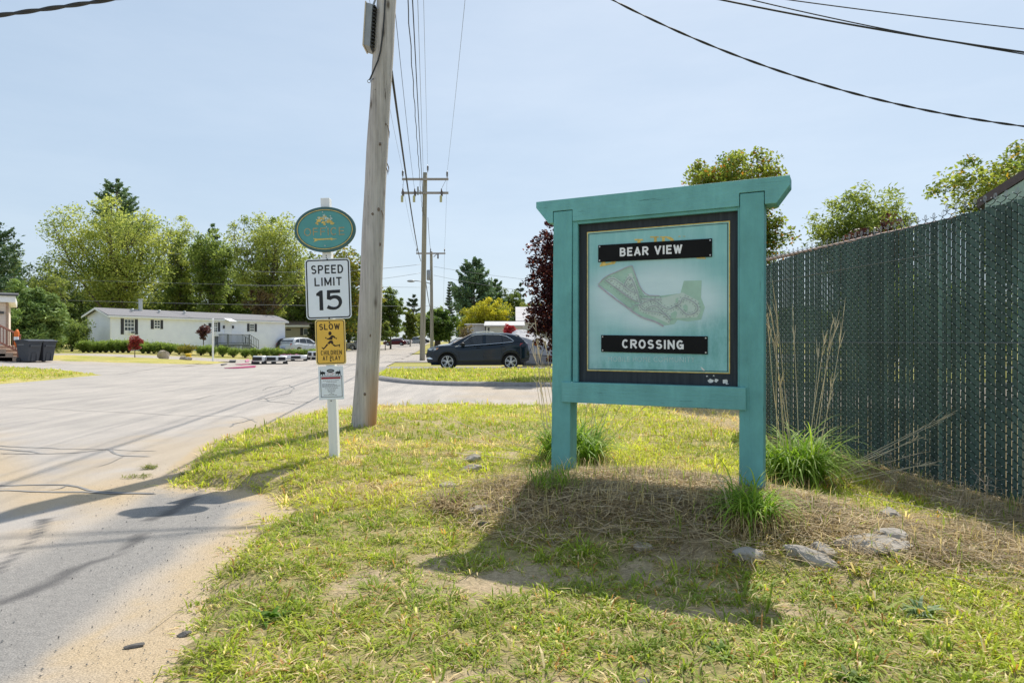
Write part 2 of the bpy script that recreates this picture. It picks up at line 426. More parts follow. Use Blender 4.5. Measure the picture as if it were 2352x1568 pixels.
# the road running on, away from the camera
ys = np.concatenate([np.arange(33, 60, 1.), np.arange(60, 330, 5.)])
gg = G(); V_ = []
for y in ys:
    for t in np.linspace(0, 1, 9):
        x = XL(y)+(XR(y)-XL(y))*t; V_.append((x, y, g(x, y)+.0))
i = np.arange(len(ys)*9).reshape(-1, 9)
q = np.stack([i[:-1, :-1], i[:-1, 1:], i[1:, 1:], i[1:, :-1]], -1).reshape(-1, 4)
gg.add(V_, q, (0.1, 0, 0)); o = gg.build('far_road', MAT_ASPH, smooth=True); label(o, kind='structure')
# parking ground left of 33 m, and the narrow lane behind the verge
xs = np.arange(-60, -16.4, .8); ys = np.arange(33, 36.81, .4)
gg = grid_mesh(xs, ys, lambda x, y: gz(x, y)+.004, None, lambda x, y: np.stack([x*0+.15, x*0, x*0], -1))
o = gg.build('parking_lot', MAT_ASPH, smooth=True); label(o, kind='structure')
xs = np.arange(-70, -17.0, .8); ys = np.linspace(41.3, 46.2, 8)
gg = grid_mesh(xs, ys, lambda x, y: gz(x, y)+.004, lambda X, Y: X < XL(Y)+.6, lambda x, y: np.stack([x*0+.15, x*0, x*0], -1))
o = gg.build('lane', MAT_ASPH, smooth=True); label(o, kind='structure')

xs = np.arange(-9.5, 30, .8); ys = np.linspace(40.5, 64, 16)
gg = grid_mesh(xs, ys, lambda x, y: gz(x, y)+.006, lambda X, Y: X > XR(Y)+.3, lambda x, y: np.stack([x*0+.1, x*0+.1, x*0], -1))
o = gg.build('side_drive', MAT_ASPH, smooth=True); label(o, kind='structure')
# mound carrying the sign
TH = math.radians(27.0); US = np.array([math.cos(TH), -math.sin(TH)]); UN = np.array([math.sin(TH), math.cos(TH)])
S0 = np.array([.3876, 4.996])
MC = S0 + US*.72 - UN*.12
def mound(X, Y):
    a = ((X-MC[0])*US[0]+(Y-MC[1])*US[1])/1.62; b = ((X-MC[0])*UN[0]+(Y-MC[1])*UN[1])/1.02
    r = np.sqrt(a*a+b*b)
    return sm(1.25-r)/1.0
def lawn_z(X, Y):
    d = sdist(X, Y, NEAR_LAWN)+(fbm(X, Y, 3, 8)-.5)*.3
    edge = sm(d/.35)
    h = .075 + .035*sm((2.2-np.abs(X+1.9))/1.6)*sm((Y-4.5)/2)
    h = h*(1 - .85*sm((X-2.6)/1.2)) + .02
    z = -.02 + edge*(h + .20*mound(X, Y) + .03*(fbm(X, Y, 1.1, 9)-.5)) + edge*.018*(fbm(X, Y, 7, 10)-.5)
    return z
def thatchness(X, Y):
    t = mound(X, Y)
    t = np.maximum(t, sm(1.2-np.hypot((X-2.6)/1.0, (Y-3.9)/.75))*.58)
    t = np.maximum(t, .8*sm((X-(3.15-.1*(Y-4)))/.5))
    return np.clip(t+(fbm(X, Y, 2.2, 14)-.5)*.8*(t > .03), 0, 1)
def bare(X, Y):
    n = fbm(X, Y, 2.4, 52, 4)-.07*sm((X-.3)/1.2)
    lowleft = sm((3.9-Y)/1.2)*sm((2.6-X)/2.2)
    edge = sm(.45-sdist(X, Y, NEAR_LAWN)/.9)
    return np.clip(sm((n-.585+.13*lowleft+.24*edge)*4.5)*.95, 0, 1)
def lawn_tint(X, Y):
    c = np.empty(X.shape+(3,)); c[:] = (.34, .29, .13)
    sand = np.array([.46, .36, .235]); straw = np.array([.40, .31, .18])
    far = sm((Y-8)/4)[..., None]; c = c*(1-far) + turf_col(X, Y, 3, .32)*far
    t = thatchness(X, Y)[..., None]; c = c*(1-t) + straw*t
    b = bare(X, Y)[..., None]; c = c*(1-b) + sand*b
    return c
xs = axis(-4.4, -4.3, 4.6, 30, .055, .8); ys = axis(-2, 1.6, 13.2, 13.2, .055, .5)
gg = grid_mesh(xs, ys, lawn_z, lambda X, Y: sdist(X, Y, NEAR_LAWN) > -.25, lawn_tint)
o = gg.build('lawn', MAT_TURF, smooth=True); label(o, kind='structure')
def lz(x, y): return float(lawn_z(np.array([float(x)]), np.array([float(y)]))[0])

def patch(name, poly, res, h, seed, dry):
    xs_ = [p[0] for p in poly]; ys_ = [p[1] for p in poly]
    xs = np.arange(max(min(xs_), -62)-.5, min(max(xs_), 46)+.5, res); ys = np.arange(min(ys_)-.5, max(ys_)+.5, res)
    zf = lambda X, Y: gz(X, Y)-.02+(h+.02)*sm((sdist(X, Y, poly)+(fbm(X, Y, 1.2, seed)-.5)*.35)/.3)+.03*(fbm(X, Y, .8, seed+1)-.5)*(sdist(X, Y, poly) > .3)
    gg = grid_mesh(xs, ys, zf, lambda X, Y: sdist(X, Y, poly) > -.3, lambda X, Y: turf_col(X, Y, seed, dry))
    o = gg.build(name, MAT_TURF, smooth=True); label(o, kind='structure'); return zf
z_is = patch('island_lawn', ISLAND, .22, .10, 61, .30)
z_st = patch('strip_lawn', STRIP, .3, .07, 62, .42)
z_ve = patch('verge_lawn', VERGE, .4, .07, 63, .42)

# low asphalt kerb round the island lawn
MAT_KERB = M('kerb_asphalt', (.25, .235, .225), .9, vs=9, var=.25, bump=.6, bs=30, bdist=.02)
pts = [(-4.5, 22.3), (-4.1, 21.3), (-3.5, 20.4), (-2.85, 19.72), (-2.3, 19.3), (-1.7, 18.97), (-.5, 18.75), (1.2, 18.58), (4, 18.52), (8, 18.5), (14, 18.48), (24, 18.47)]
pp = []
for a, b in zip(pts[:-1], pts[1:]):
    n = max(2, int(math.dist(a, b)/.3))
    for k in range(n): pp.append((a[0]+(b[0]-a[0])*k/n, a[1]+(b[1]-a[1])*k/n))
prof = [(-.17, -.02), (-.13, .07), (-.06, .115), (.06, .125), (.15, .10), (.19, .0)]
pp = np.array(pp); tn = np.gradient(pp, axis=0); tn /= np.linalg.norm(tn, axis=1)[:, None]; nr = np.stack([-tn[:, 1], tn[:, 0]], 1)
V_ = []
for k in range(len(pp)):
    w = .02*(fbm(np.array([pp[k, 0]]), np.array([pp[k, 1]]), 1.5, 71)[0]-.5)*2
    for (u, z) in prof: V_.append((pp[k, 0]+nr[k, 0]*(u+w), pp[k, 1]+nr[k, 1]*(u+w), max(z+w, -.02) if z > 0 else z))
i = np.arange(len(V_)).reshape(-1, 6)
gg = G().add(V_, np.stack([i[:-1, :-1], i[:-1, 1:], i[1:, 1:], i[1:, :-1]], -1).reshape(-1, 4))
o = gg.build('kerb', MAT_KERB, smooth=True); label(o, kind='structure')

# tar-sealed cracks: thin strips lying on the road
MAT_TAR = M('tar', (.255, .245, .235), .9, vs=3, var=.45, bump=.3)
MAT_TAR2 = M('tar_patch', (.14, .135, .13), .85, vs=9, var=.3, bump=.4, bs=120)
def crackpts(pl, s, ox, oy):
    return [PG(ox+x*s, oy+y*s) for x, y in pl]
CR = [([(-200, 474), (0, 475), (150, 476), (500, 495), (900, 512), (1100, 525), (1550, 535), (1590, 548), (1660, 570)], .03),
      ([(380, 330), (800, 331), (1200, 332), (1300, 336)], .03), ([(1300, 335), (1560, 322), (1700, 300), (1850, 288), (1990, 290)], .035), ([(900, 372), (1100, 368), (1220, 350)], .04),
      ([(-100, 719), (0, 722), (400, 740), (700, 745), (1010, 755)], .035), ([(-100, 735), (0, 740), (150, 755), (300, 772), (500, 765), (680, 745), (800, 785), (960, 790)], .055),
      ([(0, 770), (180, 775), (300, 772)], .04), ([(800, 788), (720, 830), (640, 855), (600, 856)], .02),
      ([(-100, 976), (0, 975), (200, 972), (420, 975), (500, 990), (560, 1010), (640, 1020), (1000, 1026)], .055), ([(-100, 1008), (0, 1010), (300, 1018), (560, 1022), (700, 1030), (1010, 1030)], .05),
      ([(420, 975), (380, 995), (290, 1012)], .03),
      ([(1250, 425), (1330, 405), (1380, 395)], .04), ([(1480, 600), (1490, 580), (1560, 570), (1620, 550)], .05),
      ([(1650, 428), (1700, 415), (1740, 440), (1880, 435), (2000, 440)], .05), ([(1640, 430), (1750, 437), (1900, 455), (1990, 440)], .04), ([(1690, 365), (1720, 345), (1850, 330), (1890, 350), (1850, 385), (1700, 420)], .05),
      ([(1570, 350), (1700, 352), (1780, 340)], .04), ([(1100, 210), (1250, 195), (1380, 182)], .12), ([(600, 270), (760, 262), (960, 232), (1100, 212)], .06), ([(1700, 262), (1900, 240), (2000, 235)], .05)]
gg = G()
def wob(pts, amp, step=.09, seed=1):
    out = []
    for k in range(len(pts)-1):
        a, b = np.array(pts[k]), np.array(pts[k+1]); n = max(1, int(np.linalg.norm(b-a)/step))
        for j in range(n): out.append(a+(b-a)*j/n)
    out.append(np.array(pts[-1])); out = np.array(out)
    out[:, 0] += amp*(fbm(out[:, 0], out[:, 1], 2.5, seed)-.5)*2; out[:, 1] += amp*(fbm(out[:, 0], out[:, 1], 2.5, seed+9)-.5)*2
    return out
def rib_on_road(gg, pts, w, amp, seed, dz=.005):
    q = wob(pts, amp, .06, seed)
    ww = w*(.45+1.1*fbm(q[:, 0], q[:, 1], 3, seed+3)); ww[0] *= .3; ww[-1] *= .3
    gg.ribbon(np.column_stack([q, gz(q[:, 0], q[:, 1])+dz]), ww)
for k, (pl, w) in enumerate(CR): rib_on_road(gg, crackpts(pl, .358, 0, 765.6), w*.62, .05, 100+k, .003+.00025*k)
gg.build('sealed_crack', MAT_TAR, ROAD)
# painted stall line on the parking ground
MAT_LINE = M('faded_line', (.62, .57, .44), .8, vs=20, var=.2)
gg = G(); z = .008
for pl in ([(113, 903-60), (200, 843+3)],):
    pass
a = np.array(PG(112, 842.5, .22)); b = np.array(PG(150, 845, .22)); c_ = np.array(PG(195, 845.8, .22))
q = wob([a, b, c_], .02, .3); gg.ribbon(np.column_stack([q, gz(q[:, 0], q[:, 1])+.012]), .16)
gg.build('stall_line', MAT_LINE, ROAD)

# ------------------------------------------------------------------ grass (uncountable: one object per patch)
MAT_BLADE = leafm('grass_blade', (1.15, 1.2, .75), .48, .55)
def blades(gg, x, y, z, az, ln, h, w, col, curl=1.0):
    n = len(x); d = np.stack([np.cos(az), np.sin(az), 0*az], 1); s = np.stack([-np.sin(az), np.cos(az), 0*az], 1)*w[:, None]/2
    b = np.stack([x, y, z-.004], 1); up = np.array([0, 0, 1.])
    mid = b + d*(ln*.42)[:, None] + up*(h*.72)[:, None]
    tip = b + d*ln[:, None] + up*(h*curl)[:, None]
    v = np.empty((n, 5, 3)); v[:, 0] = b-s*.7; v[:, 1] = b+s*.7; v[:, 2] = mid+s*.85; v[:, 3] = mid-s*.85; v[:, 4] = tip
    k = np.arange(n)*5
    t = np.repeat(col, 5, 0)
    nn = gg.n
    gg.add(v.reshape(-1, 3), np.stack([k, k+1, k+2, k+3], 1), t)
    gg.f.setdefault(3, []).append(np.stack([k+3, k+2, k+4], 1)+nn)
GR = np.array([.205, .285, .04]); YG = np.array([.50, .53, .06]); TN = np.array([.66, .52, .31]); RD = np.array([.46, .24, .08])
def blade_col(x, y, n, dry, seed):
    a = fbm(x, y, .8, seed)[:, None]; r = R.random((n, 1))
    c = GR+(YG-GR)*np.clip((a-.35)*2.0+R.normal(0, .25, (n, 1))+.38, 0, 1.2)
    c = np.where(r < dry[:, None], TN*(.75+.5*R.random((n, 1))), c)
    c = np.where((r > .955), RD, c)
    return np.clip(c*(1.02+.45*R.random((n, 1))), 0, 1)
def tufts(gg, dens, x0, x1, y0, y1, nb, L0, W0, seed, h0=.6, covf=None, zf=None, inside=None):
    n = int(dens*(x1-x0)*(y1-y0)); tx = R.uniform(x0, x1, n); ty = R.uniform(y0, y1, n)
    ok = inside(tx, ty); tx, ty = tx[ok], ty[ok]
    pr = covf(tx, ty); ok = R.random(len(tx)) < pr; tx, ty = tx[ok], ty[ok]
    sc = R.lognormal(0, .38, len(tx))
    k = R.integers(max(2, nb-5), nb+5, len(tx)); ti = np.repeat(np.arange(len(tx)), k); n = len(ti)
    az = R.uniform(0, 6.283, n); rr = R.random(n)*.03*sc[ti]
    x = tx[ti]+np.cos(az)*rr; y = ty[ti]+np.sin(az)*rr
    s = sc[ti]*R.uniform(.55, 1.15, n)
    el = R.uniform(.1, 1., n)**1.3
    ln = L0*s*(1-el*.65); h = L0*s*(.12+h0*el)
    z = zf(x, y)
    dry = np.clip(thatchness(x, y)*.75+.15+.18*sm((3.6-y)/1.5)*sm((fbm(x, y, 1.2, 77)-.45)*6)+.6*sm((fbm(x, y*1.6, 1.3, 123)-.50)*5)*sm((y-4.4)/1.0), 0, .92) if zf is lawn_z else np.full(n, .22)
    blades(gg, x, y, z, az, ln, h, W0*R.uniform(.6, 1.2, n)*np.sqrt(sc[ti]), blade_col(x, y, n, dry, seed), R.uniform(.55, 1.05, n))
def cov_near(x, y):
    t = thatchness(x, y); b = bare(x, y); pt = .42+.58*sm((fbm(x, y, 5.5, 91, 3)-.38+.16*sm((x-.2)/1.2))*4.5)
    pt = np.where(y > 5, pt*.4+.6, pt)
    return np.clip((1-b*.85)*(1-.72*t)*pt, .0, 1)
def in_near(x, y): return (sdist(x, y, NEAR_LAWN) > -.03+.12*(fbm(x, y, 5, 6)-.5)) & (x < 4.45-.136*(y-4.97)+.2)
gg = G()
tufts(gg, 820, -1.8, 3.4, 2.1, 4.6, 12, .070, .0070, 3, .42, cov_near, lawn_z, in_near)
tufts(gg, 430, -3.4, 4.0, 4.6, 7.6, 11, .078, .0075, 4, .52, cov_near, lawn_z, in_near)
tufts(gg, 190, -4.0, 6.0, 7.6, 12.9, 9, .072, .0095, 5, .8, cov_near, lawn_z, in_near)
o = gg.build('grass', MAT_BLADE); label(o, 'short patchy yellow green grass blades on the lawn round the green sign', 'grass', kind='stuff')
gg = G()
tufts(gg, 75, -5.6, 6.5, 18.6, 28.4, 8, .10, .018, 6, .8, lambda x, y: np.full(len(x), .95), z_is, lambda x, y: sdist(x, y, ISLAND) > .05)
o = gg.build('island_grass', MAT_BLADE); label(o, 'mown yellow green grass on the kerbed island in front of the parked car', 'grass', kind='stuff')
gg = G()
tufts(gg, 60, -24, -15, 17.5, 28.5, 8, .07, .018, 7, .7, lambda x, y: np.full(len(x), .95), z_st, lambda x, y: sdist(x, y, STRIP) > .05)
o = gg.build('strip_grass', MAT_BLADE); label(o, 'dry yellowish grass strip between the road and the parking ground', 'grass', kind='stuff')

# dry straw lying over the mound
MAT_STRAW = leafm('straw', (1, .95, .8), .25, .7)
def straws(n, cx, cy, sx, sy, seed):
    x = R.normal(cx, sx, n*3); y = R.normal(cy, sy, n*3)
    ok = (thatchness(x, y) > R.random(n*3)*.75) & in_near(x, y); x, y = x[ok][:n], y[ok][:n]; n = len(x)
    az = R.uniform(0, 6.283, n); ln = R.uniform(.03, .25, n); el = np.clip(R.normal(.08, .16, n), -.05, .7)
    z = lawn_z(x, y)+R.uniform(.0, .05, n)
    d = np.stack([np.cos(az)*np.cos(el), np.sin(az)*np.cos(el), np.sin(el)], 1)
    w = R.uniform(.0022, .0055, n)
    s = np.stack([-np.sin(az), np.cos(az), R.normal(0, .5, n)], 1); s /= np.linalg.norm(s, axis=1)[:, None]; s *= w[:, None]/2
    c = np.stack([x, y, z], 1); a = c-d*ln[:, None]/2; b = c+d*ln[:, None]/2; mid = c+np.stack([R.normal(0, .02, n), R.normal(0, .02, n), R.uniform(0, .02, n)], 1)*ln[:, None]*4
    for q in (a, b, mid):
        zz = lawn_z(q[:, 0], q[:, 1])+.004; q[:, 2] = np.maximum(q[:, 2], zz)
    v = np.empty((n, 6, 3)); v[:, 0] = a-s; v[:, 1] = a+s; v[:, 2] = mid-s; v[:, 3] = mid+s; v[:, 4] = b-s*.5; v[:, 5] = b+s*.5
    k = np.arange(n)*6
    col = np.array([.58, .45, .26])*R.uniform(.35, 1.3, (n, 1)); col = np.where(R.random((n, 1)) < .12, np.array([.30, .24, .17]), col)
    col = np.where(R.random((n, 1)) < .06, np.array([.62, .53, .36]), col)
    gg = G(); gg.add(v.reshape(-1, 3), np.concatenate([np.stack([k, k+1, k+3, k+2], 1), np.stack([k+2, k+3, k+5, k+4], 1)]), np.repeat(col, 6, 0)); return gg
gg = straws(19000, MC[0]+.05, MC[1]-.1, 1.2, .75, 1)
g2 = straws(9000, 2.75, 3.9, .75, .7, 2); gg.f = {k: v for k, v in gg.f.items()}
o = gg.build('straw', MAT_STRAW); label(o, 'matted dry straw lying on the low mound under the green sign', 'straw', kind='stuff')
o = g2.build('hay', MAT_STRAW); label(o, 'loose dead grass lying between the stones and the green fence', 'dead grass', kind='stuff')
gg = straws(5000, 3.4, 5.0, .35, 1.3, 3)
o = gg.build('thatch', MAT_STRAW); label(o, 'tangled grey dead grass along the foot of the green fence', 'dead grass', kind='stuff')
# fine dead litter between the tufts of the near lawn
n = 15000; x = R.uniform(-1.8, 3.6, n); y = 2.1+R.random(n)**1.3*5; ok = in_near(x, y) & (thatchness(x, y) < .5); x, y = x[ok], y[ok]; n = len(x)
gg = G(); L_ = R.uniform(.02, .075, n); blades(gg, x, y, lawn_z(x, y)+.004, R.uniform(0, 6.28, n), L_, R.uniform(.002, .012, n), R.uniform(.0018, .0036, n), np.array([.56, .44, .26])*R.uniform(.45, 1.25, (n, 1)))
o = gg.build('litter', MAT_STRAW); label(o, 'fine dead grass litter lying between the tufts of the near lawn', 'dead grass', kind='stuff')
# thin upright dry grass along the fence foot and over the mound
gg = G(); n = 9000
x = R.uniform(-.6, 3.7, n); y = R.uniform(2.9, 6.8, n); ok = (thatchness(x, y) > .2+.6*R.random(n)) & in_near(x, y); x, y = x[ok], y[ok]; n = len(x)
gcol = np.where(R.random((n, 1)) < .5*np.clip((fbm(x, y, 3, 66)[:, None]-.3)*3.2, 0, 1.6), GR*1.35, TN)*R.uniform(.7, 1.2, (n, 1))
L_ = R.uniform(.04, .17, n)*(.6+.9*fbm(x, y, 4, 67)); blades(gg, x, y, lawn_z(x, y), R.uniform(0, 6.28, n), L_*R.uniform(.2, .7, n), L_, np.full(n, .0042), gcol)
o = gg.build('sparse_grass', MAT_BLADE); label(o, 'sparse thin upright grass growing through the straw by the sign posts', 'grass', kind='stuff')
# grit on the sandy apron
gg = G(); n = 5200
x = R.uniform(-3.6, -1.1, n); y = 1.9+R.random(n)**1.4*5; d = -sdist(x, y, NEAR_LAWN)
ok = (d > -.05) & (R.random(n) < np.exp(-np.abs(d-.15)/.45)*.9+.07); x, y = x[ok], y[ok]
for a, b in zip(x, y):
    r = abs(R.normal(.0, .0022))+.0015; c = R.uniform(.10, .38)
    v = np.array([[1, 0, 0], [-.5, .8, 0], [-.5, -.8, 0], [.1, .1, 1.1]])*r*R.uniform(.7, 1.3, (4, 3)); an = R.uniform(0, 6.28)
    rot = np.array([[math.cos(an), -math.sin(an), 0], [math.sin(an), math.cos(an), 0], [0, 0, 1]])
    z0 = max(g(a, b)+.003, 0.004)
    gg.add(v @ rot.T+np.array([a, b, z0]), [(0, 1, 3), (1, 2, 3), (2, 0, 3)], (c, c*.97, c*.92))
MAT_GRIT = leafm('grit_stone', (1, 1, 1), .0, .9)
o = gg.build('grit', MAT_GRIT); label(o, 'loose dark grit scattered on the sandy asphalt edge', 'grit', kind='stuff')

# ------------------------------------------------------------------ the green community sign
def local_thing(name, lab, cat, loc, rot=(0, 0, 0), group=None):
    o = thing(name, lab, cat, (0, 0, 0), 0, group); ORG[o.name] = np.zeros(3)
    o.location = loc; o.rotation_euler = rot; return o
def ray_sign(px, py, n=0.0):
    d = np.array([(px-1176)/FV, 1.0]); p0 = S0+UN*n
    t = np.dot(p0, UN)/np.dot(d, UN); q = d*t
    return float(np.dot(q-S0, US)), CAMH+(784-py)/FV*t
def painted(name, col, crack=True):
    m, N, L, B = mk(name)
    tc = N.new('ShaderNodeTexCoord'); OB = tc.outputs['Object']
    f = noise_node(N, L, 5, 5, .65, OB); c = ramp(N, L, f, [(.25, C(col, .82)), (.75, C(col, 1.16))])
    f2 = noise_node(N, L, 4, 6, .7, OB, (1, 1, .12)); c = mixc(N, L, .7, c, ramp(N, L, f2, [(.3, (.72, .75, .76)), (.6, (1.05, 1.04, 1.04))]), 'MULTIPLY')
    f3 = noise_node(N, L, 14, 6, .75, OB, (.16, .6, 5) if crack == 'h' else (4, .6, .10))
    k = ramp(N, L, f3, [(.345, (1, 1, 1)), (.37, (0, 0, 0))]); c = mixc(N, L, k, c, C(col, .35))
    L.new(c, B.inputs['Base Color']); B.inputs['Roughness'].default_value = .55; B.inputs['Specular IOR Level'].default_value = .35
    bumpn(N, L, noise_node(N, L, 20, 5, .7, OB, (.3, 1, 4) if crack == 'h' else (4, 1, .3)), B, .5, .008)
    return m
MAT_SG = painted('green_paint', (.15, .425, .42), 'v'); MAT_SGH = painted('green_paint_beam', (.172, .455, .45), 'h')
MAT_BLK = M('black_sheet', (.010, .010, .011), .7, vs=4, var=.3, spec=.15)
MAT_WLET = M('white_letter', (.86, .86, .88), .5, vs=20, var=.04)
MAT_GOLD = M('worn_gold', (.68, .50, .14), .45, vs=30, var=.35, bump=.2)
MAT_SCREW = M('screw_metal', (.5, .5, .5), .35, metal=.7, vs=50)
SIGN = local_thing('community_sign', 'large green timber sign with a faded map and two black plates on a straw mound', 'sign', (S0[0], S0[1], 0), (0, 0, -TH))
def bld(gg, name, mat, parent, **k):
    return gg.build(name, mat, parent, **k)
for i, (sa, sb, dx) in enumerate([(-.077, .077, -.022), (1.289, 1.443, -.006)]):
    gg = G(); v = [(sa+dx, 0, .1), (sb+dx, 0, .1), (sb+dx, .145, .1), (sa+dx, .145, .1), (sa, 0, 2.274), (sb, 0, 2.274), (sb, .145, 2.274), (sa, .145, 2.274)]
    gg.add(v, [(0, 3, 2, 1), (4, 5, 6, 7), (0, 1, 5, 4), (1, 2, 6, 5), (2, 3, 7, 6), (3, 0, 4, 7)])
    gg.build('post', MAT_SG, SIGN, bevel=.005)
gg = G(); T_, M_, B_ = 2.365, 2.279, 2.19
fp_ = [[(-.223, T_), (-.223, 2.318), (-.118, B_), (-.118, M_), (-.118, T_)], [(-.118, M_), (-.118, B_), (-.081, B_), (-.081, M_)], [(.081, M_), (.081, B_), (1.285, B_), (1.285, M_)], [(1.447, M_), (1.447, B_), (1.518, B_), (1.518, M_)], [(1.518, T_), (1.518, M_), (1.518, B_), (1.60, 2.300), (1.60, T_)]]
cs_ = [-.118, -.081, .081, 1.285, 1.447, 1.518]
fp_ += [[(a, T_), (a, M_), (b, M_), (b, T_)] for a, b in zip(cs_[:-1], cs_[1:])]
ids = {}; V_ = []
for q in fp_:
    for p in q:
        if p not in ids: ids[p] = len(V_); V_.append(p)
n_ = len(V_); ed = {}; F_ = []
for q in fp_:
    k = [ids[p] for p in q]; F_.append(tuple(k)); F_.append(tuple(x+n_ for x in k[::-1]))
    for a, b in zip(k, k[1:]+k[:1]): ed[(a, b)] = 1
for a, b in ed:
    if (b, a) not in ed: F_.append((b, a, a+n_, b+n_))
gg.add([(s, -.004, z) for s, z in V_]+[(s, .152, z) for s, z in V_], F_); gg.build('beam', MAT_SGH, SIGN, bevel=.003)
gg = G().box2((-.002, -.022, .82), (1.33, .125, .972)); gg.build('rail', MAT_SGH, SIGN, bevel=.004)
for a, b in (((.077, .012, .973), (.117, .044, 2.1895)), ((1.274, .012, .973), (1.2885, .044, 2.1895)), ((.1172, .014, 2.168), (1.2738, .044, 2.1895))): G().box2(a, b).build('stop_moulding', MAT_SG, SIGN, bevel=.002)
NB = .050
# board: dark margin
m, N, L, B = mk('dark_board'); MAT_DB = m
tc = N.new('ShaderNodeTexCoord'); OB = tc.outputs['Object']
f = noise_node(N, L, 6, 6, .7, OB, (5, 1, .35)); c = ramp(N, L, f, [(.3, (.028, .034, .042)), (.6, (.045, .054, .064)), (.8, (.08, .095, .105))])
L.new(c, B.inputs['Base Color']); B.inputs['Roughness'].default_value = .7; B.inputs['Specular IOR Level'].default_value = .15
BOARD = G().box2((.0775, NB, .973), (1.2885, NB+.03, 2.1895)).build('board', MAT_DB, SIGN)
# printed face: faded teal, paler round the map, greener weathering low down on the right
m, N, L, B = mk('teal_print'); MAT_TEAL = m
tc = N.new('ShaderNodeTexCoord'); OB = tc.outputs['Object']; sx = N.new('ShaderNodeSeparateXYZ'); L.new(OB, sx.inputs[0])
def mth(op, a, b=None):
    n = N.new('ShaderNodeMath'); n.operation = op
    for k, v in enumerate((a, b)):
        if v is None: continue
        if hasattr(v, 'node'): L.new(v, n.inputs[k])
        else: n.inputs[k].default_value = v
    return n.outputs[0]
def blob(cx, cz, rx, rz, p=1.0):
    a = mth('DIVIDE', mth('SUBTRACT', sx.outputs[0], cx), rx); b = mth('DIVIDE', mth('SUBTRACT', sx.outputs[2], cz), rz)
    r = mth('SQRT', mth('ADD', mth('MULTIPLY', a, a), mth('MULTIPLY', b, b)))
    n = N.new('ShaderNodeMapRange'); n.interpolation_type = 'SMOOTHSTEP'; n.inputs['From Min'].default_value = 1; n.inputs['From Max'].default_value = .25
    L.new(r, n.inputs['Value']); return n.outputs[0]
f = noise_node(N, L, 5, 6, .7, OB, (4, 1, .5)); c = ramp(N, L, f, [(.3, (.25, .54, .55)), (.7, (.34, .63, .64))])
pale = mth('MAXIMUM', mth('MAXIMUM', blob(.73, 1.66, .50, .30), blob(.44, 1.62, .40, .32)), mth('MAXIMUM', blob(.95, 1.56, .36, .27), blob(.66, 1.48, .42, .2)))
c = mixc(N, L, mth('MULTIPLY', pale, .9), c, (.66, .82, .86))
bl2 = mth('MULTIPLY', blob(.2, 1.15, .2, .6), .45); c = mixc(N, L, bl2, c, (.46, .62, .64))
f4 = noise_node(N, L, 9, 7, .75, OB, (1.5, 1, .6))
gm = mth('MULTIPLY', mth('MAXIMUM', blob(1.12, 1.22, .42, .34), blob(.5, 1.08, .6, .12)), ramp(N, L, f4, [(.4, (0, 0, 0)), (.6, (1, 1, 1))]))
c = mixc(N, L, mth('MULTIPLY', gm, .75), c, (.17, .43, .41))
f5 = noise_node(N, L, 3.0, 5, .6, OB, (.5, 1, 2.5)); c = mixc(N, L, .45, c, ramp(N, L, f5, [(.35, (.85, .88, .9)), (.65, (1.12, 1.1, 1.1))]), 'MULTIPLY')
L.new(c, B.inputs['Base Color']); B.inputs['Roughness'].default_value = .75; B.inputs['Specular IOR Level'].default_value = .15
sL, sR, zB, zT = .186, 1.211, 1.066, 2.10
FACE = G().box2((sL, NB-.004, zB), (sR, NB+.001, zT)).build('printed_face', MAT_TEAL, SIGN)
gg = G(); e = .007
gg.ribbon([(sL, NB-.006, zB), (sR, NB-.006, zB), (sR, NB-.006, zT), (sL, NB-.006, zT)], 0.001)
gg = G()
for a, b in (((sL-e, zT), (sR+e, zT+e)), ((sL-e, zB-e), (sR+e, zB)), ((sL-e, zB), (sL, zT)), ((sR, zB), (sR+e, zT))):
    gg.box2((a[0], NB-.003, a[1]), (b[0], NB+.001, b[1]))
gg.build('gold_border', MAT_GOLD, BOARD)
gg = G(); e2 = .004
for a, b in (((sL+.004, zT-.012), (sR-.004, zT-.012+e2)), ((sL+.004, zB+.006), (sR-.004, zB+.006+e2)), ((sL+.006, zB+.01), (sL+.006+e2, zT-.012)), ((sR-.006-e2, zB+.01), (sR-.006, zT-.012))):
    gg.box2((a[0], NB-.006, a[1]), (b[0], NB-.003, b[1]))
gg.build('dark_line', MAT_DB, FACE)
def zs(x, y, n): return ray_sign(1301.5+.254*x, 490+.254*y, n)
def mpoly(gg, pl, n):
    p = [zs(x, y, n) for x, y in pl]; gg.add([(s, n, z) for s, z in p], [tuple(range(len(p)))])
MAT_MG = M('map_green', (.40, .60, .50), .6, vs=10, var=.12); MAT_ML = M('map_mint', (.56, .68, .63), .6, vs=10, var=.1)
MAT_MR = M('map_road', (.40, .45, .475), .6, vs=30, var=.25); MAT_MD = M('map_plot', (.33, .41, .41), .6, vs=60, var=.4)
MAT_MP = M('map_outline', (.45, .42, .49), .6, vs=30, var=.2)
gg = G(); n0 = NB-.0052
mpoly(gg, [(285, 640), (345, 580), (380, 560), (590, 470), (612, 530), (680, 700), (705, 742), (850, 745), (1030, 722), (1060, 610), (1220, 605), (1215, 760), (1250, 850), (1215, 960), (1100, 975), (1000, 962), (975, 1000), (930, 1006), (880, 1012), (800, 975), (700, 955), (600, 890), (500, 800), (400, 720)], n0)
gg.build('map_land', MAT_MG, FACE)
gg = G(); n1 = NB-.0064
mpoly(gg, [(375, 585), (430, 575), (520, 640), (560, 545), (592, 540), (650, 710), (660, 790), (640, 802), (610, 798), (350, 605)], n1)
mpoly(gg, [(690, 762), (880, 760), (1050, 715), (1190, 790), (1212, 880), (1180, 940), (1000, 948), (940, 938), (930, 1000), (800, 940), (660, 885), (640, 845), (660, 800)], n1)
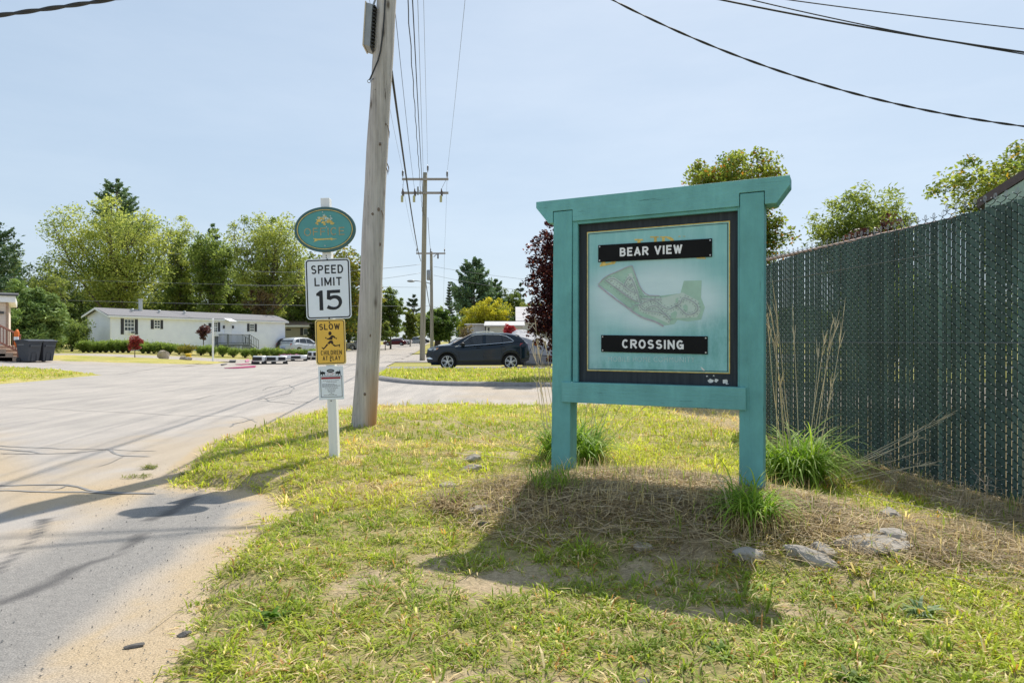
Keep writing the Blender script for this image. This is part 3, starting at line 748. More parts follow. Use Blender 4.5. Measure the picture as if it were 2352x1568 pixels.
gg.build('map_streets_area', MAT_ML, FACE)
gg = G(); n2 = NB-.0076
mpoly(gg, [(1075, 820), (1095, 840), (1090, 890), (1065, 880), (1050, 840)], n2); mpoly(gg, [(940, 905), (985, 880), (1000, 900), (985, 950), (950, 955)], n2)
mpoly(gg, [(985, 770), (1010, 760), (1005, 800), (985, 810)], n2)
gg.build('map_park', MAT_MG, FACE)
RDS = [[(345, 598), (450, 680), (560, 765), (640, 800), (660, 800), (655, 760), (630, 690), (590, 590), (565, 570), (530, 620), (520, 650), (560, 690), (600, 715), (635, 715)],
       [(385, 600), (400, 590), (430, 590), (530, 665), (560, 690)], [(580, 870), (600, 835), (660, 820), (665, 850), (700, 880), (820, 890), (900, 920), (940, 970)],
       [(660, 830), (740, 785), (800, 785), (850, 830), (920, 875), (960, 850), (1030, 820), (1045, 760), (1080, 765), (1150, 800), (1190, 840), (1180, 890), (1120, 920), (1070, 910), (1010, 840), (980, 835)],
       [(720, 875), (740, 850), (790, 830), (830, 850), (900, 920), (935, 960)], [(660, 770), (700, 775), (860, 778)], [(560, 660), (590, 640), (600, 650)]]
def chaik(p, it=2):
    p = [np.array(q, float) for q in p]
    for _ in range(it):
        o = [p[0]]
        for a, b in zip(p[:-1], p[1:]): o += [a*.75+b*.25, a*.25+b*.75]
        p = o+[p[-1]]
    return p
gg = G(); g2 = G(); n3 = NB-.0088
for k, r in enumerate(RDS):
    q = chaik(r); p = np.array([zs(x, y, n3-.0001*k) for x, y in q])
    gg.ribbon(np.column_stack([p[:, 0], np.full(len(p), n3-.0001*k), p[:, 1]]), .0075 if k != 1 else .006, (0, 1, 0))
    acc = 0
    for a, b in zip(q[:-1], q[1:]):
        acc += np.linalg.norm(b-a)
        if acc > 21:
            acc = 0; d = (b-a)/np.linalg.norm(b-a); nn = np.array([-d[1], d[0]])
            for sg in (-1, 1):
                c_ = a+nn*sg*19; s, z = zs(*c_, n3)
                g2.box((s, n3, z), (.0075, .0004, .0065))
gg.build('map_road', MAT_MR, FACE); g2.build('map_plots', MAT_MD, FACE)
gg = G()
for r, w in (([(285, 650), (400, 745), (520, 830), (620, 905), (700, 950), (800, 975), (875, 1020)], .011), ([(285, 640), (350, 570), (470, 520), (590, 465), (600, 500), (690, 740), (840, 746)], .006), ([(345, 600), (600, 780)], .003)):
    p = np.array([zs(x, y, n3-.001) for x, y in chaik(r)]); gg.ribbon(np.column_stack([p[:, 0], np.full(len(p), n3-.001), p[:, 1]]), w, (0, 1, 0))
gg.build('map_outline', MAT_MP, FACE)
# remains of old gilt lettering peeping out behind the upper plate, and the worn line of words low down
gg = G(); ng = NB-.0056
def zq(x0, y0, x1, y1): 
    mpoly(gg, [(x0, y0), (x1, y0), (x1, y1), (x0, y1)], ng)
zq(615, 232, 690, 246); zq(640, 244, 668, 300); zq(755, 208, 832, 220); zq(790, 218, 815, 290); zq(845, 208, 905, 220); zq(862, 218, 888, 290)
p = [(905, 208), (940, 214), (966, 232), (975, 262), (945, 262), (935, 240), (905, 224)]; mpoly(gg, p, ng)
mpoly(gg, [(300, 470), (320, 440), (320, 380), (352, 380), (352, 452), (392, 446), (430, 424), (452, 424), (436, 456), (300, 482)], ng)
mpoly(gg, [(1168, 408), (1188, 395), (1195, 340), (1228, 340), (1232, 392), (1258, 404), (1258, 412)], ng)
for w in ((1010, 205, 1030, 212), (1050, 206, 1075, 210)): zq(*w)
gg.build('gilt_letter', MAT_GOLD, FACE)
MAT_GHOST = M('worn_letter', (.52, .66, .65), .6, vs=60, var=.35)
def sign_text(s_, x0, x1, z0, h, n, mat, nm, par, bold=.0, tilt=0., sp=1.0):
    t = text_S(s_, x1-x0, h, bold) if bold > .05 else text_G(s_, x1-x0, h, bold, 0, sp)
    t.v = [v+np.array([0, 0, 0]) for v in t.v]
    if tilt: t.v = [np.stack([v[:, 0], v[:, 1], v[:, 2]+v[:, 0]*tilt], 1) for v in t.v]
    t.v = [v+np.array([x0, n, z0]) for v in t.v]
    return t.build(nm, mat, par)
a = zs(380, 1338, NB); b = zs(1160, 1345, NB)
sign_text('MOBILE HOME COMMUNITY', a[0], b[0], a[1], .036, NB-.0055, MAT_GHOST, 'worn_lettering', FACE, -.012, (b[1]-a[1])/(b[0]-a[0]), 1.15)
MAT_CHIP = M('bare_primer', (.72, .71, .68), .7, vs=30, var=.15)
gg = G()
for cx, cy, rx, ry in ((1300, 1515, 34, 20), (1352, 1510, 20, 18), (1432, 1520, 32, 24), (1268, 1470, 10, 6), (1330, 1466, 8, 6), (1450, 1540, 16, 6)):
    n = 11; pl = [(cx+rx*math.cos(t)*random.uniform(.6, 1.15), cy+ry*math.sin(t)*random.uniform(.6, 1.15)) for t in np.linspace(0, 6.283, n, endpoint=False)]
    mpoly(gg, pl, NB-.0012)
mpoly(gg, [(1210, 1388), (1225, 1392), (1252, 1418), (1240, 1424), (1222, 1408)], NB-.0055)
gg.build('paint_chip', MAT_CHIP, BOARD)
# the two black plates
for (s0, s1, z0, z1, tl, word, fx0, fx1, fz0, fh) in ((.271, 1.100, 1.874, 2.001, -.010, 'BEAR VIEW', .168, .625, .034, .064), (.2945, 1.0702, 1.203, 1.328, -.016, 'CROSSING', .162, .612, .030, .066)):
    gg = G(); d = tl*(s1-s0)
    v = [(s0, NB-.012, z0), (s1, NB-.012, z0+d), (s1, NB-.012, z1+d), (s0, NB-.012, z1)]
    gg.prism(v, (0, .008, 0)); pl = gg.build('plate', MAT_BLK, SIGN, lab='black plate lettered '+word)
    sign_text(word, s0+fx0, s0+fx1, z0+fz0+tl*fx0, fh, NB-.0132, MAT_WLET, 'lettering', pl, .205, tl)
    for x in (.012, s1-s0-.012):
        for z in (.012, z1-z0-.012): G().cyl((s0+x, NB-.0155, z0+z+tl*x), (s0+x, NB-.0115, z0+z+tl*x), .0055, 10).build('screw', MAT_SCREW, pl)

# ------------------------------------------------------------------ white post with its four signs
PB = (-1.804, 6.67, .0); LEAN = math.atan(.089/2.62); ROT = (0, -LEAN, 0)
MAT_WPOST = M('white_post_paint', (.86, .86, .87), .6, vs=5, var=.08, bump=.25, bs=30, stretch=(4, 4, .3))
o = local_thing('sign_post', 'slim white wooden post leaning left, carrying the office and speed limit signs', 'post', PB, ROT)
gg = G().box2((-.0445, -.0445, 0), (.0445, .0445, 2.735)); gg.build('timber', MAT_WPOST, o, bevel=.004)
gg = G()
for z in (2.15, 2.13, .68): gg.cyl((-.004, -.047, z), (-.004, -.044, z), .006, 8)
gg.build('nail_head', MAT_DB, o)
def up_at(z): return (PB[0]-math.sin(LEAN)*z, PB[1]-.0445-.004, PB[2]+math.cos(LEAN)*z)
def rrect(w, h, r, n=6):
    p = []
    for cx, cz, a0 in ((w/2-r, h/2-r, 0), (-w/2+r, h/2-r, 90), (-w/2+r, -h/2+r, 180), (w/2-r, -h/2+r, 270)):
        for k in range(n+1): a = rad(a0+90*k/n); p.append((cx+r*math.cos(a), cz+r*math.sin(a)))
    return p
def plate(gg, pl, y0, y1): gg.prism([(x, y0, z) for x, z in pl], (0, y1-y0, 0))
def ringm(gg, po, pi, y):
    n = len(po); gg.add([(x, y, z) for x, z in po]+[(x, y, z) for x, z in pi], [(i, (i+1) % n, n+(i+1) % n, n+i) for i in range(n)])
MAT_WS = M('white_sheet', (.84, .89, .98), .45, vs=3, var=.05); MAT_INK = M('black_ink', (.018, .02, .026), .5, vs=30, var=.2)
MAT_YS = M('amber_sheet', (.88, .54, .085), .45, vs=4, var=.07); MAT_YE = M('amber_edge', (.92, .70, .28), .5, vs=4, var=.06)
MAT_BINK = M('brown_black_ink', (.03, .014, .010), .5, vs=30, var=.25)
def put(par, s_, cx, cz, w, h, y, mat, nm, bold=0., sp=1.0):
    t = text_S(s_, w, h, bold) if bold > .05 else text_G(s_, w, h, bold, 0, sp); t.v = [v+np.array([cx-w/2, y, cz-h/2]) for v in t.v]; return t.build(nm, mat, par)
# speed limit
zc = 1.813-PB[2]
o = local_thing('speed_limit_sign', 'white rectangular sign reading SPEED LIMIT 15 on the white post', 'sign', up_at(zc), ROT); o.location.x += .006
gg = G(); plate(gg, rrect(.457, .61, .038), -.003, 0); pn = gg.build('panel', MAT_WS, o)
gg = G(); ringm(gg, rrect(.437, .59, .03), rrect(.413, .566, .02), -.0042); gg.build('border', MAT_INK, pn)
put(pn, 'SPEED', -.004, .197, .325, .088, -.0044, MAT_INK, 'lettering', .165); put(pn, 'LIMIT', .002, .073, .277, .086, -.0044, MAT_INK, 'lettering', .165)
# bold figures drawn as outlines
gg = G()
def pol(pl, y): gg.add([(x, y, z) for x, z in pl], [tuple(range(len(pl)))])
def fg(x, y): return (x-417)*.000854, (1088-y)*.000854
pol([fg(*q) for q in ((308, 1340), (308, 1172), (273, 1166), (273, 1140), (318, 1106), (350, 1104), (352, 1340))], -.0044)
arc = [(397, 1210), (440, 1222), (462, 1209), (490, 1204), (518, 1214), (535, 1240), (537, 1262), (526, 1288), (505, 1302), (475, 1304), (445, 1298), (412, 1280)]
outer = [(392, 1318), (425, 1332), (460, 1338), (500, 1336), (540, 1318), (566, 1288), (578, 1255), (574, 1215), (556, 1185), (528, 1170), (495, 1164), (462, 1168), (440, 1176)]
pol([fg(*q) for q in [(397, 1210), (402, 1105), (557, 1101), (557, 1139), (440, 1142), (437, 1176)]], -.0044)
a_ = [fg(*q) for q in arc]; b_ = [fg(*q) for q in outer[::-1]]
gg2 = G(); m_ = 24
def resamp(p, n):
    p = np.array(p); d = np.concatenate([[0], np.cumsum(np.linalg.norm(np.diff(p, axis=0), axis=1))]); t = np.linspace(0, d[-1], n)
    return np.stack([np.interp(t, d, p[:, 0]), np.interp(t, d, p[:, 1])], 1)
ia = resamp(a_, m_); ob = resamp([fg(437, 1176)]+[fg(*q) for q in outer[::-1][1:]], m_)
gg.add([(x, -.0046, z) for x, z in ia]+[(x, -.0046, z) for x, z in ob], [(i, i+1, m_+i+1, m_+i) for i in range(m_-1)])
gg.build('figures', MAT_INK, pn)
for z in (.297, -.298): G().ell((0, -.004, z), (.008, .004, .008), 10, 6).build('bolt', MAT_INK, pn)
# slow children at play
zc = 1.276-PB[2]
o = local_thing('children_sign', 'amber sign reading SLOW CHILDREN AT PLAY with a running figure', 'sign', up_at(zc), ROT); o.location.x += .012
gg = G(); plate(gg, rrect(.305, .457, .028), -.003, 0); pn = gg.build('panel', MAT_YE, o)
gg = G(); pl = rrect(.285, .437, .024); gg.add([(x, -.0036, z) for x, z in pl], [tuple(range(len(pl)))]); gg.build('amber_field', MAT_YS, pn)
gg = G(); ringm(gg, rrect(.285, .437, .024), rrect(.272, .424, .019), -.0044); gg.build('border', MAT_BINK, pn)
put(pn, 'SLOW', -.006, .154, .209, .062, -.0046, MAT_BINK, 'lettering', .175); put(pn, 'CHILDREN', .004, -.108, .213, .046, -.0046, MAT_BINK, 'lettering', .145); put(pn, 'AT PLAY', .005, -.163, .18, .044, -.0046, MAT_BINK, 'lettering', .145)
gg = G(); c2 = lambda x, y: ((x-568)*.00056, (457-y)*.00056)
def pc(pl, y=-.0046): gg.add([(*c2(*q), ) for q in []] if False else [(c2(*q)[0], y, c2(*q)[1]) for q in pl], [tuple(range(len(pl)))])
pc([(563+30*math.cos(t), 303+36*math.sin(t)) for t in np.linspace(0, 6.28, 16, endpoint=False)])
pc([(555, 375), (575, 347), (605, 336), (640, 352), (662, 385), (645, 398), (618, 372), (606, 388), (602, 420), (552, 418), (505, 408), (496, 388), (525, 390)], -.00462)
for cx, cy in ((485, 379), (672, 398)): pc([(cx+13*math.cos(t), cy+13*math.sin(t)) for t in np.linspace(0, 6.28, 10, endpoint=False)], -.00464)
pc([(556, 432), (602, 430), (622, 488), (592, 505), (572, 474), (545, 498), (508, 478)], -.00464)
pc([(498, 490), (528, 500), (492, 540), (440, 590), (432, 590), (400, 548), (410, 543), (440, 562), (468, 530)], -.00466); pc([(600, 508), (625, 496), (652, 519), (718, 512), (722, 502), (738, 504), (732, 556), (722, 554), (715, 530), (640, 543)], -.00466)
gg.build('running_figure', MAT_BINK, pn)
for z in (.197, -.19): G().ell((-.004, -.005, z), (.008, .004, .008), 10, 6).build('bolt', MAT_INK, pn)
# small notice
zc = .862-PB[2]
o = local_thing('notice', 'small white rules notice headed STOP! with a red band, lowest on the white post', 'notice', up_at(zc), ROT); o.location.x += .004
gg = G(); plate(gg, rrect(.253, .337, .006), -.003, 0); pn = gg.build('panel', MAT_WS, o)
MAT_REDB = M('red_band', (.35, .03, .04), .5, vs=30, var=.2); MAT_GREY = M('small_print', (.16, .16, .18), .6, vs=80, var=.4)
c3 = lambda x, y: ((x-588)*.000544, (1185-y)*.000544)
gg = G()
a = [c3(392, 1056), c3(790, 1056), c3(790, 1450), c3(392, 1450)]; b = [c3(402, 1066), c3(780, 1066), c3(780, 1440), c3(402, 1440)]
def q3(x0, y0, x1, y1, y=-.0042): p = [c3(x0, y0), c3(x1, y0), c3(x1, y1), c3(x0, y1)]; gg.add([(x, y, z) for x, z in p], [(0, 1, 2, 3)])
x = 392
for k in range(18): q3(392+k*22.4, 1056, 392+k*22.4+19, 1066); q3(392+k*22.4, 1440, 392+k*22.4+19, 1450); q3(390, 1066+k*21, 400, 1066+k*21+18); q3(782, 1066+k*21, 792, 1066+k*21+18)
gg.build('dashed_frame', MAT_INK, pn)
gg = G(); q3(408, 1076, 765, 1112); gg.build('red_band', MAT_REDB, pn)
gg = G(); rr_ = random.Random(3)
for (y, x0, x1) in ((1140, 440, 740), (1168, 500, 690), (1205, 420, 650), (1222, 420, 700), (1240, 420, 760), (1258, 420, 715), (1285, 470, 715), (1308, 510, 675), (1330, 520, 660), (1350, 530, 650), (1372, 570, 615), (1392, 545, 640), (1412, 440, 700)):
    x = x0
    while x < x1-8:
        w = min(rr_.uniform(14, 46), x1-x); q3(x, y-4, x+w, y+3); x += w+6
gg.build('small_print', MAT_GREY, pn)
put(pn, 'STOP!', c3(582, 1021)[0], c3(582, 1021)[1], .079, .022, -.0043, MAT_REDB, 'lettering', -.01)
gg = G()
gg.add([(c3(583+70*math.cos(t), 960+33*math.sin(t))[0], -.0042, c3(583+70*math.cos(t), 960+33*math.sin(t))[1]) for t in np.linspace(0, 6.28, 24, endpoint=False)], [tuple(range(24))])
for sx_, x0 in ((1, 435), (-1, 722)):
    def b3(pl): gg.add([(c3(x0+sx_*x, y)[0], -.0042, c3(x0+sx_*x, y)[1]) for x, y in pl], [tuple(range(len(pl)))])
    b3([(-48, 1000), (-34, 935), (-20, 1000)]); b3([(-10, 1000), (2, 955), (14, 1000)])
    b3([(-50, 990), (-20, 975), (20, 975), (48, 985), (52, 1000), (40, 1010), (52, 1040), (38, 1040), (24, 1015), (8, 1020), (4, 1050), (-8, 1050), (-14, 1020), (-28, 1020), (-40, 1045), (-54, 1045), (-44, 1015)])
gg.build('bear_and_pine_emblem', MAT_INK, pn)
gg = G(); gg.add([(c3(583+50*math.cos(t), 958+5*math.sin(t))[0], -.0046, c3(583+50*math.cos(t), 958+5*math.sin(t))[1]) for t in np.linspace(0, 6.28, 12, endpoint=False)], [tuple(range(12))]); gg.build('emblem_band', MAT_WS, pn)
# oval office sign
zc = 2.409-PB[2]
o = local_thing('office_sign', 'oval teal sign with worn gilt OFFICE lettering at the top of the white post', 'sign', up_at(zc), ROT)
ov = lambda a, b, n=56: [(a*math.cos(t), b*math.sin(t)) for t in np.linspace(0, 6.2832, n, endpoint=False)]
MAT_OR = M('dark_teal_rim', (.06, .135, .14), .5, vs=4, var=.15); MAT_OT = M('teal_field', (.095, .33, .33), .5, vs=3, var=.15)
gg = G(); plate(gg, ov(.309, .2285), -.03, 0); pn = gg.build('panel', MAT_OR, o, bevel=.004)
gg = G(); pl = ov(.273, .193); gg.add([(x, -.0316, z) for x, z in pl], [tuple(range(len(pl)))]); fd = gg.build('teal_field', MAT_OT, pn)
gg = G(); ringm(gg, ov(.281, .201), ov(.274, .194), -.0326); gg.build('gilt_line', MAT_GOLD, pn)
gg = G(); ringm(gg, ov(.270, .190), ov(.267, .187), -.0326); gg.build('dark_line', MAT_INK, pn)
MAT_OL = M('worn_gilt_letter', (.42, .33, .17), .55, vs=22, var=.45)
t = put(fd, 'OFFICE', -.006, -.022, .408, .078, -.0328, MAT_OL, 'lettering', .115)
gg = G(); c4 = lambda x, y: ((x-381)*.00086, (400-y)*.00086)
for x in (262, 345, 430, 560): pass
gg = G()
def p4(pl, y=-.0328): gg.add([(c4(*q)[0], y, c4(*q)[1]) for q in pl], [tuple(range(len(pl)))])
for k_, x in enumerate((238, 312, 395, 437)):
    for y in (382, 464): p4([(x-14, y-3), (x+14, y-3), (x+14, y+3), (x-14, y+3)], -.0330)
gg = G()
gg = G(); p4([(238, 498), (300, 506), (440, 506), (455, 498), (470, 512), (528, 515), (470, 524), (455, 532), (440, 520), (300, 524), (245, 545), (262, 520)])
gg.build('arrow', MAT_GOLD, fd)
gg = G(); rr_ = random.Random(5)
p4([(362, 345), (372, 320), (352, 305), (360, 300), (378, 315), (396, 300), (402, 306), (388, 322), (396, 348), (378, 352)], -.0332)
for k in range(34):
    a = rr_.uniform(0, math.pi); r_ = rr_.random()**.5; cx, cy = 378+112*r_*math.cos(a), 322-82*r_*math.sin(a)*(.9)
    if abs(cx-378) > 70: cy = min(cy+20, 335)
    n = 8; s_ = rr_.uniform(11, 20); p4([(cx+s_*math.cos(t)*rr_.uniform(.6, 1.2), cy+s_*.75*math.sin(t)*rr_.uniform(.6, 1.2)) for t in np.linspace(0, 6.28, n, endpoint=False)], -.0328-.00005*k)
gg.build('tree_emblem', MAT_GOLD, fd)
gg = G(); MAT_PG = M('worn_pale_gilt', (.5, .62, .6), .6, vs=30, var=.3)
for k in range(22):
    a = rr_.uniform(.2, math.pi-.1); r_ = rr_.random()**.5; cx, cy = 385+100*r_*math.cos(a), 300-74*r_*math.sin(a)
    s_ = rr_.uniform(8, 16); p4([(cx+s_*math.cos(t)*rr_.uniform(.5, 1.2), cy+s_*.7*math.sin(t)*rr_.uniform(.5, 1.2)) for t in np.linspace(0, 6.28, 7, endpoint=False)], -.0348-.00005*k)
gg.build('worn_patch', MAT_PG, fd)
gg = G()
for x, y in ((362, 197), (377, 590), (402, 372)): a, b = c4(x, y); G().cyl((a, -.035, b), (a, -.031, b), .006, 8).build('screw', MAT_SCREW, fd)

# ------------------------------------------------------------------ chain-link fence with green privacy slats
FD = np.array([-.1348, .9909]); FN = np.array([.9909, .1348]); Y0F, Y1F = 2.3, 9.35
F0 = np.array([4.566-.136*Y0F, Y0F]); FL = (Y1F-Y0F)/FD[1]
def fp(u, n, z): return (F0[0]+FD[0]*u+FN[0]*n, F0[1]+FD[1]*u+FN[1]*n, z)
FEN = thing('chain_link_fence', 'tall chain-link fence filled with dark green slats, right of the green sign', 'fence', (F0[0], F0[1], 0))
MAT_SLAT = leafm('green_slat', (.6, 1, .8), .06, .6); MAT_WIRE = M('fence_wire', (.008, .022, .018), .35, vs=10, spec=.5)
MAT_RAIL = M('rusty_rail', (.40, .29, .24), .6, metal=.3, vs=14, var=.3)
MAT_GALV = M('galvanised', (.33, .34, .35), .45, metal=.6, vs=12, var=.2)
pitch = .0487; gg = G(); gw = G(); tw = G(); kn = G(); nsl = int(FL/pitch)
for i in range(nsl):
    u = i*pitch; top = 2.345+.045*sm((3.6-u)/1.5)-.045*sm((u-5.6)/.8)+R.normal(0, .006); bot = .035+R.normal(0, .012)
    w = .0452+R.normal(0, .0007); tone = np.array([.072, .118, .102])*R.uniform(.70, 1.22)*(1.45 if R.random() < .07 else 1); tilt = R.normal(0, .0012); n0 = R.normal(0, .0012); yaw = R.normal(.05, .022)
    a = [fp(u-w/2, n0-yaw*w/2-.002, bot), fp(u+w/2, n0+yaw*w/2-.002, bot), fp(u+w/2, n0+yaw*w/2+.002, bot), fp(u-w/2, n0-yaw*w/2+.002, bot)]
    b = [fp(u-w/2+tilt, n0-yaw*w/2-.002, top), fp(u+w/2+tilt, n0+yaw*w/2-.002, top), fp(u+w/2+tilt, n0+yaw*w/2+.002, top), fp(u-w/2+tilt, n0-yaw*w/2+.002, top)]
    gg.add(a+b, [(0, 1, 5, 4), (1, 2, 6, 5), (2, 3, 7, 6), (3, 0, 4, 7), (4, 5, 6, 7)], tone)
    zz = np.arange(.03, 2.39+.045*(u < 3.5), .0355); ph = (i % 2)
    pts = []
    for j, z in enumerate(zz):
        side = (j+ph) % 2
        pts.append(fp(u+(pitch/2+.004)*(1 if side else -1), 0, z))
        pts.append(fp(u, -.0105 if not side else .0105, z+.0177))
    gw.tube(pts, .0038, 3, False)  # wire drawn thicker and darker than real, to include its shadow on the slats
    if True:
        for q in pts[1::4] if not ph else pts[3::4]: kn.box((q[0]-FN[0]*.003, q[1]-FN[1]*.003, q[2]+.004), (.006, .003, .007))  # pale boxes at the worn wire crossings, their colour stands in for glints
    e = pts[-2]; 
    for sg in (1, -1): tw.tube([e, (e[0]+FD[0]*.012*sg, e[1]+FD[1]*.012*sg, e[2]+.03), (e[0]+FD[0]*.004*sg, e[1]+FD[1]*.004*sg, e[2]+.055)], .0019, 3, False)
gg.build('slats', MAT_SLAT, FEN); gw.build('wire_mesh', MAT_WIRE, FEN, smooth=True)
tw.build('wire_ends', MAT_GALV, FEN); kn.build('worn_wire_glints', M('worn_zinc_glint', (.85, .9, .9), .4, metal=.2, vs=9), FEN)
u1 = FL
gg = G().tube([fp(3.2, .030, 2.335), fp(FL*.7, .022, 2.352), fp(FL+.03, .012, 2.372)], .021, 12); gg.build('top_rail', MAT_RAIL, FEN, smooth=True)
MAT_FPOST = M('dark_fence_post', (.10, .10, .095), .55, metal=.3, vs=10, var=.3)
for yy in (3.75, 6.65, 9.33):
    u = (yy-Y0F)/FD[1]; gg = G().cyl(fp(u, .045, -.2), fp(u, .045, 2.37), .03, 14).ell(fp(u, .045, 2.375), (.033, .033, .02), 12, 6); gg.build('fence_post', MAT_FPOST, FEN, smooth=True)
for zz in (2.06, 1.27):
    gg = G(); n = int(FL/pitch/2)
    gg.tube([fp(FL*.36 if zz < 1.5 else FL*.5, -.012, zz), fp(FL, -.012, zz)], .0025, 4); gg.build('tension_wire', MAT_GALV, FEN)

# ------------------------------------------------------------------ utility poles and cables
m, N, L, B = mk('weathered_pole'); MAT_POLE = m
tc = N.new('ShaderNodeTexCoord'); OB = tc.outputs['Object']
f = noise_node(N, L, 34, 8, .78, OB, (1, 1, .03)); c = ramp(N, L, f, [(.30, (.20, .185, .175)), (.44, (.48, .455, .44)), (.70, (.66, .635, .62))])
f2 = noise_node(N, L, 4, 5, .65, OB, (1, 1, .25)); c = mixc(N, L, .9, c, ramp(N, L, f2, [(.3, (.70, .67, .64)), (.7, (1.12, 1.1, 1.08))]), 'MULTIPLY')
f3 = noise_node(N, L, 26, 6, .7, OB, (1, 1, .022)); k = ramp(N, L, f3, [(.33, (1, 1, 1)), (.37, (0, 0, 0))]); c = mixc(N, L, k, c, (.10, .08, .07))
v = N.new('ShaderNodeTexVoronoi'); v.inputs['Scale'].default_value = 2.1; mp = N.new('ShaderNodeMapping'); mp.inputs['Scale'].default_value = (2.2, 2.2, .85); L.new(OB, mp.inputs[0]); L.new(mp.outputs[0], v.inputs['Vector'])
c = mixc(N, L, ramp(N, L, v.outputs['Distance'], [(.05, (1, 1, 1)), (.13, (.25, .25, .25)), (.2, (0, 0, 0))]), c, (.14, .115, .095))
sx = N.new('ShaderNodeSeparateXYZ'); L.new(OB, sx.inputs[0])
mr = N.new('ShaderNodeMapRange'); mr.inputs['From Min'].default_value = 1.0; mr.inputs['From Max'].default_value = .15; L.new(sx.outputs[2], mr.inputs['Value'])
mr2 = N.new('ShaderNodeMapRange'); mr2.inputs['From Min'].default_value = .02; mr2.inputs['From Max'].default_value = .16; L.new(sx.outputs[0], mr2.inputs['Value'])
mm = N.new('ShaderNodeMath'); mm.operation = 'MULTIPLY'; L.new(mr.outputs[0], mm.inputs[0]); L.new(mr2.outputs[0], mm.inputs[1])
c = mixc(N, L, mm.outputs[0], c, (.50, .27, .12))
L.new(c, B.inputs['Base Color']); B.inputs['Roughness'].default_value = .85; B.inputs['Specular IOR Level'].default_value = .2
bumpn(N, L, f, B, .7, .012)
MAT_POLE2 = M('old_pole', (.30, .27, .21), .85, vs=10, var=.35, bump=.6, bs=12, stretch=(1, 1, .06), bdist=.01)
MAT_CABLE = M('black_cable', (.035, .036, .038), .6, vs=3, var=.2); MAT_BARE = M('bare_conductor', (.22, .23, .24), .5, metal=.4, vs=3)
MAT_PORC = M('insulator_glaze', (.10, .075, .06), .25, vs=10, spec=.7); MAT_ARM = M('crossarm_timber', (.32, .29, .27), .85, vs=8, var=.2, stretch=(.2, 4, 4))
MAT_FUSE = M('fuse_tube', (.46, .44, .24), .45, vs=20, var=.3)
def insulator(gg, p, s=1.):
    x, y, z = p
    gg.tube([(x, y, z), (x, y, z+.1*s), (x, y, z+.12*s), (x, y, z+.16*s), (x, y, z+.2*s), (x, y, z+.24*s), (x, y, z+.28*s), (x, y, z+.36*s), (x, y, z+.42*s)], np.array([.02, .02, .07, .03, .075, .03, .065, .05, .02])*s, 8)
P1 = thing('utility_pole', 'nearest thick grey wooden utility pole, beside the white sign post', 'utility pole', (-2.07, 9.1, 0), group='utility poles along the road')
gg = G(); zs_ = np.linspace(-.1, 11.4, 60)
gg.tube([(-2.07+.052*z+.012*math.sin(z*1.3), 9.1+.008*math.sin(z*2.1), z) for z in zs_], [.166-.0052*max(z, 0)+.006*math.exp(-max(z, 0)*3)+.003*math.sin(z*5.1) for z in zs_], 28)
gg.build('pole', MAT_POLE, P1, smooth=True)
gg = G().box((-1.50, 8.99, 10.9), (2.9, .09, .12)); gg.build('crossarm', MAT_ARM, P1)
gg = G(); MAT_SPL = M('splinter', (.16, .12, .09), .9)
for px, py, dy in ((892, 318, 30), (889, 402, 16), (891, 395, 20), (878, 505, 22)):
    a = P(px-2, py-dy, 9.0); b = P(px+2, py, 8.98); gg.tube([a, (a+b)/2+Vector((.01, 0, 0)), b], [.006, .008, .002], 5)
gg.build('splinter', MAT_SPL, P1)
MAT_KNOT = M('wood_knot', (.17, .13, .10), .9, vs=25, var=.4)
for px, py in ((862, 205), (872, 330), (884, 282), (855, 492), (868, 480), (846, 560), (862, 640), (838, 905), (851, 690), (876, 120), (869, 560), (848, 770)):
    z = CAMH+(784-py)/FV*8.95; cx = -2.07+.052*z; rr = .166-.0052*z-.004; x = PX(px, 8.95); yy = 9.1-math.sqrt(max(rr*rr-(x-cx)**2, 1e-4)); s_ = random.uniform(.6, 1.2)
    a = math.atan2(x-cx, rr); G().ell((x, yy+.004, z), (.024*s_, .010, .03*s_), 12, 6).build('knot', MAT_KNOT, P1, smooth=True)
gg = G(); a = P(861, 190, 8.93)
gg.tube([P(886, -30, 8.96), P(883, 30, 8.94), P(880, 70, 8.94), P(874, 118, 8.93), P(868, 140, 8.92), P(850, 182, 8.9), P(848.5, 184, 8.9)], .011, 6)
gg.build('riser_cable', MAT_CABLE, P1, smooth=True)
gg = G(); c0 = P(847.8, 187, 8.9); gg.tube([c0+Vector((.022*math.cos(t), 0, .022*math.sin(t))) for t in np.linspace(0, 6.28, 17)], .005, 5).tube([c0+Vector((.02, 0, 0)), P(858, 180, 9.0)], .008, 5); gg.build('ring_hook', MAT_GALV, P1)
# finned floodlight bolted to the pole
MAT_LAMP = M('lamp_housing', (.30, .31, .32), .5, metal=.3, vs=9, var=.15); MAT_LENS = M('lamp_lens', (.55, .48, .38), .3, vs=9, var=.15)
LB = thing('floodlight', 'grey finned floodlight box mounted high on the left of the nearest pole', 'lamp', tuple(P(847, 70, 9.0)))
def pb(px, py, dy=0.): q = P(px, py, 9.0+dy); return np.array(q)
gg = G()
q = [pb(844.5, 14), pb(859, 18), pb(853, 122), pb(838, 110)]
gg.prism([q[0]+[0, -.1, 0], q[1]+[0, -.1, 0], q[2]+[0, -.1, .04], q[3]+[0, -.1, 0]][::-1], (0, .26, 0)); gg.build('housing', MAT_LAMP, LB, bevel=.006)
gg = G()
for k in range(13):
    t = k/12; a = pb(860.5, 20)*(1-t)+pb(855, 118)*t; gg.box(a+[.012, .03, 0], (.03, .22, .018))
gg.build('fin', MAT_CABLE, LB)
gg = G(); a = pb(862, 30); b = pb(858, 100); gg.tube([a+[.03, .04, 0], b+[.03, .04, 0]], .035, 8); gg.build('driver', MAT_LAMP, LB)
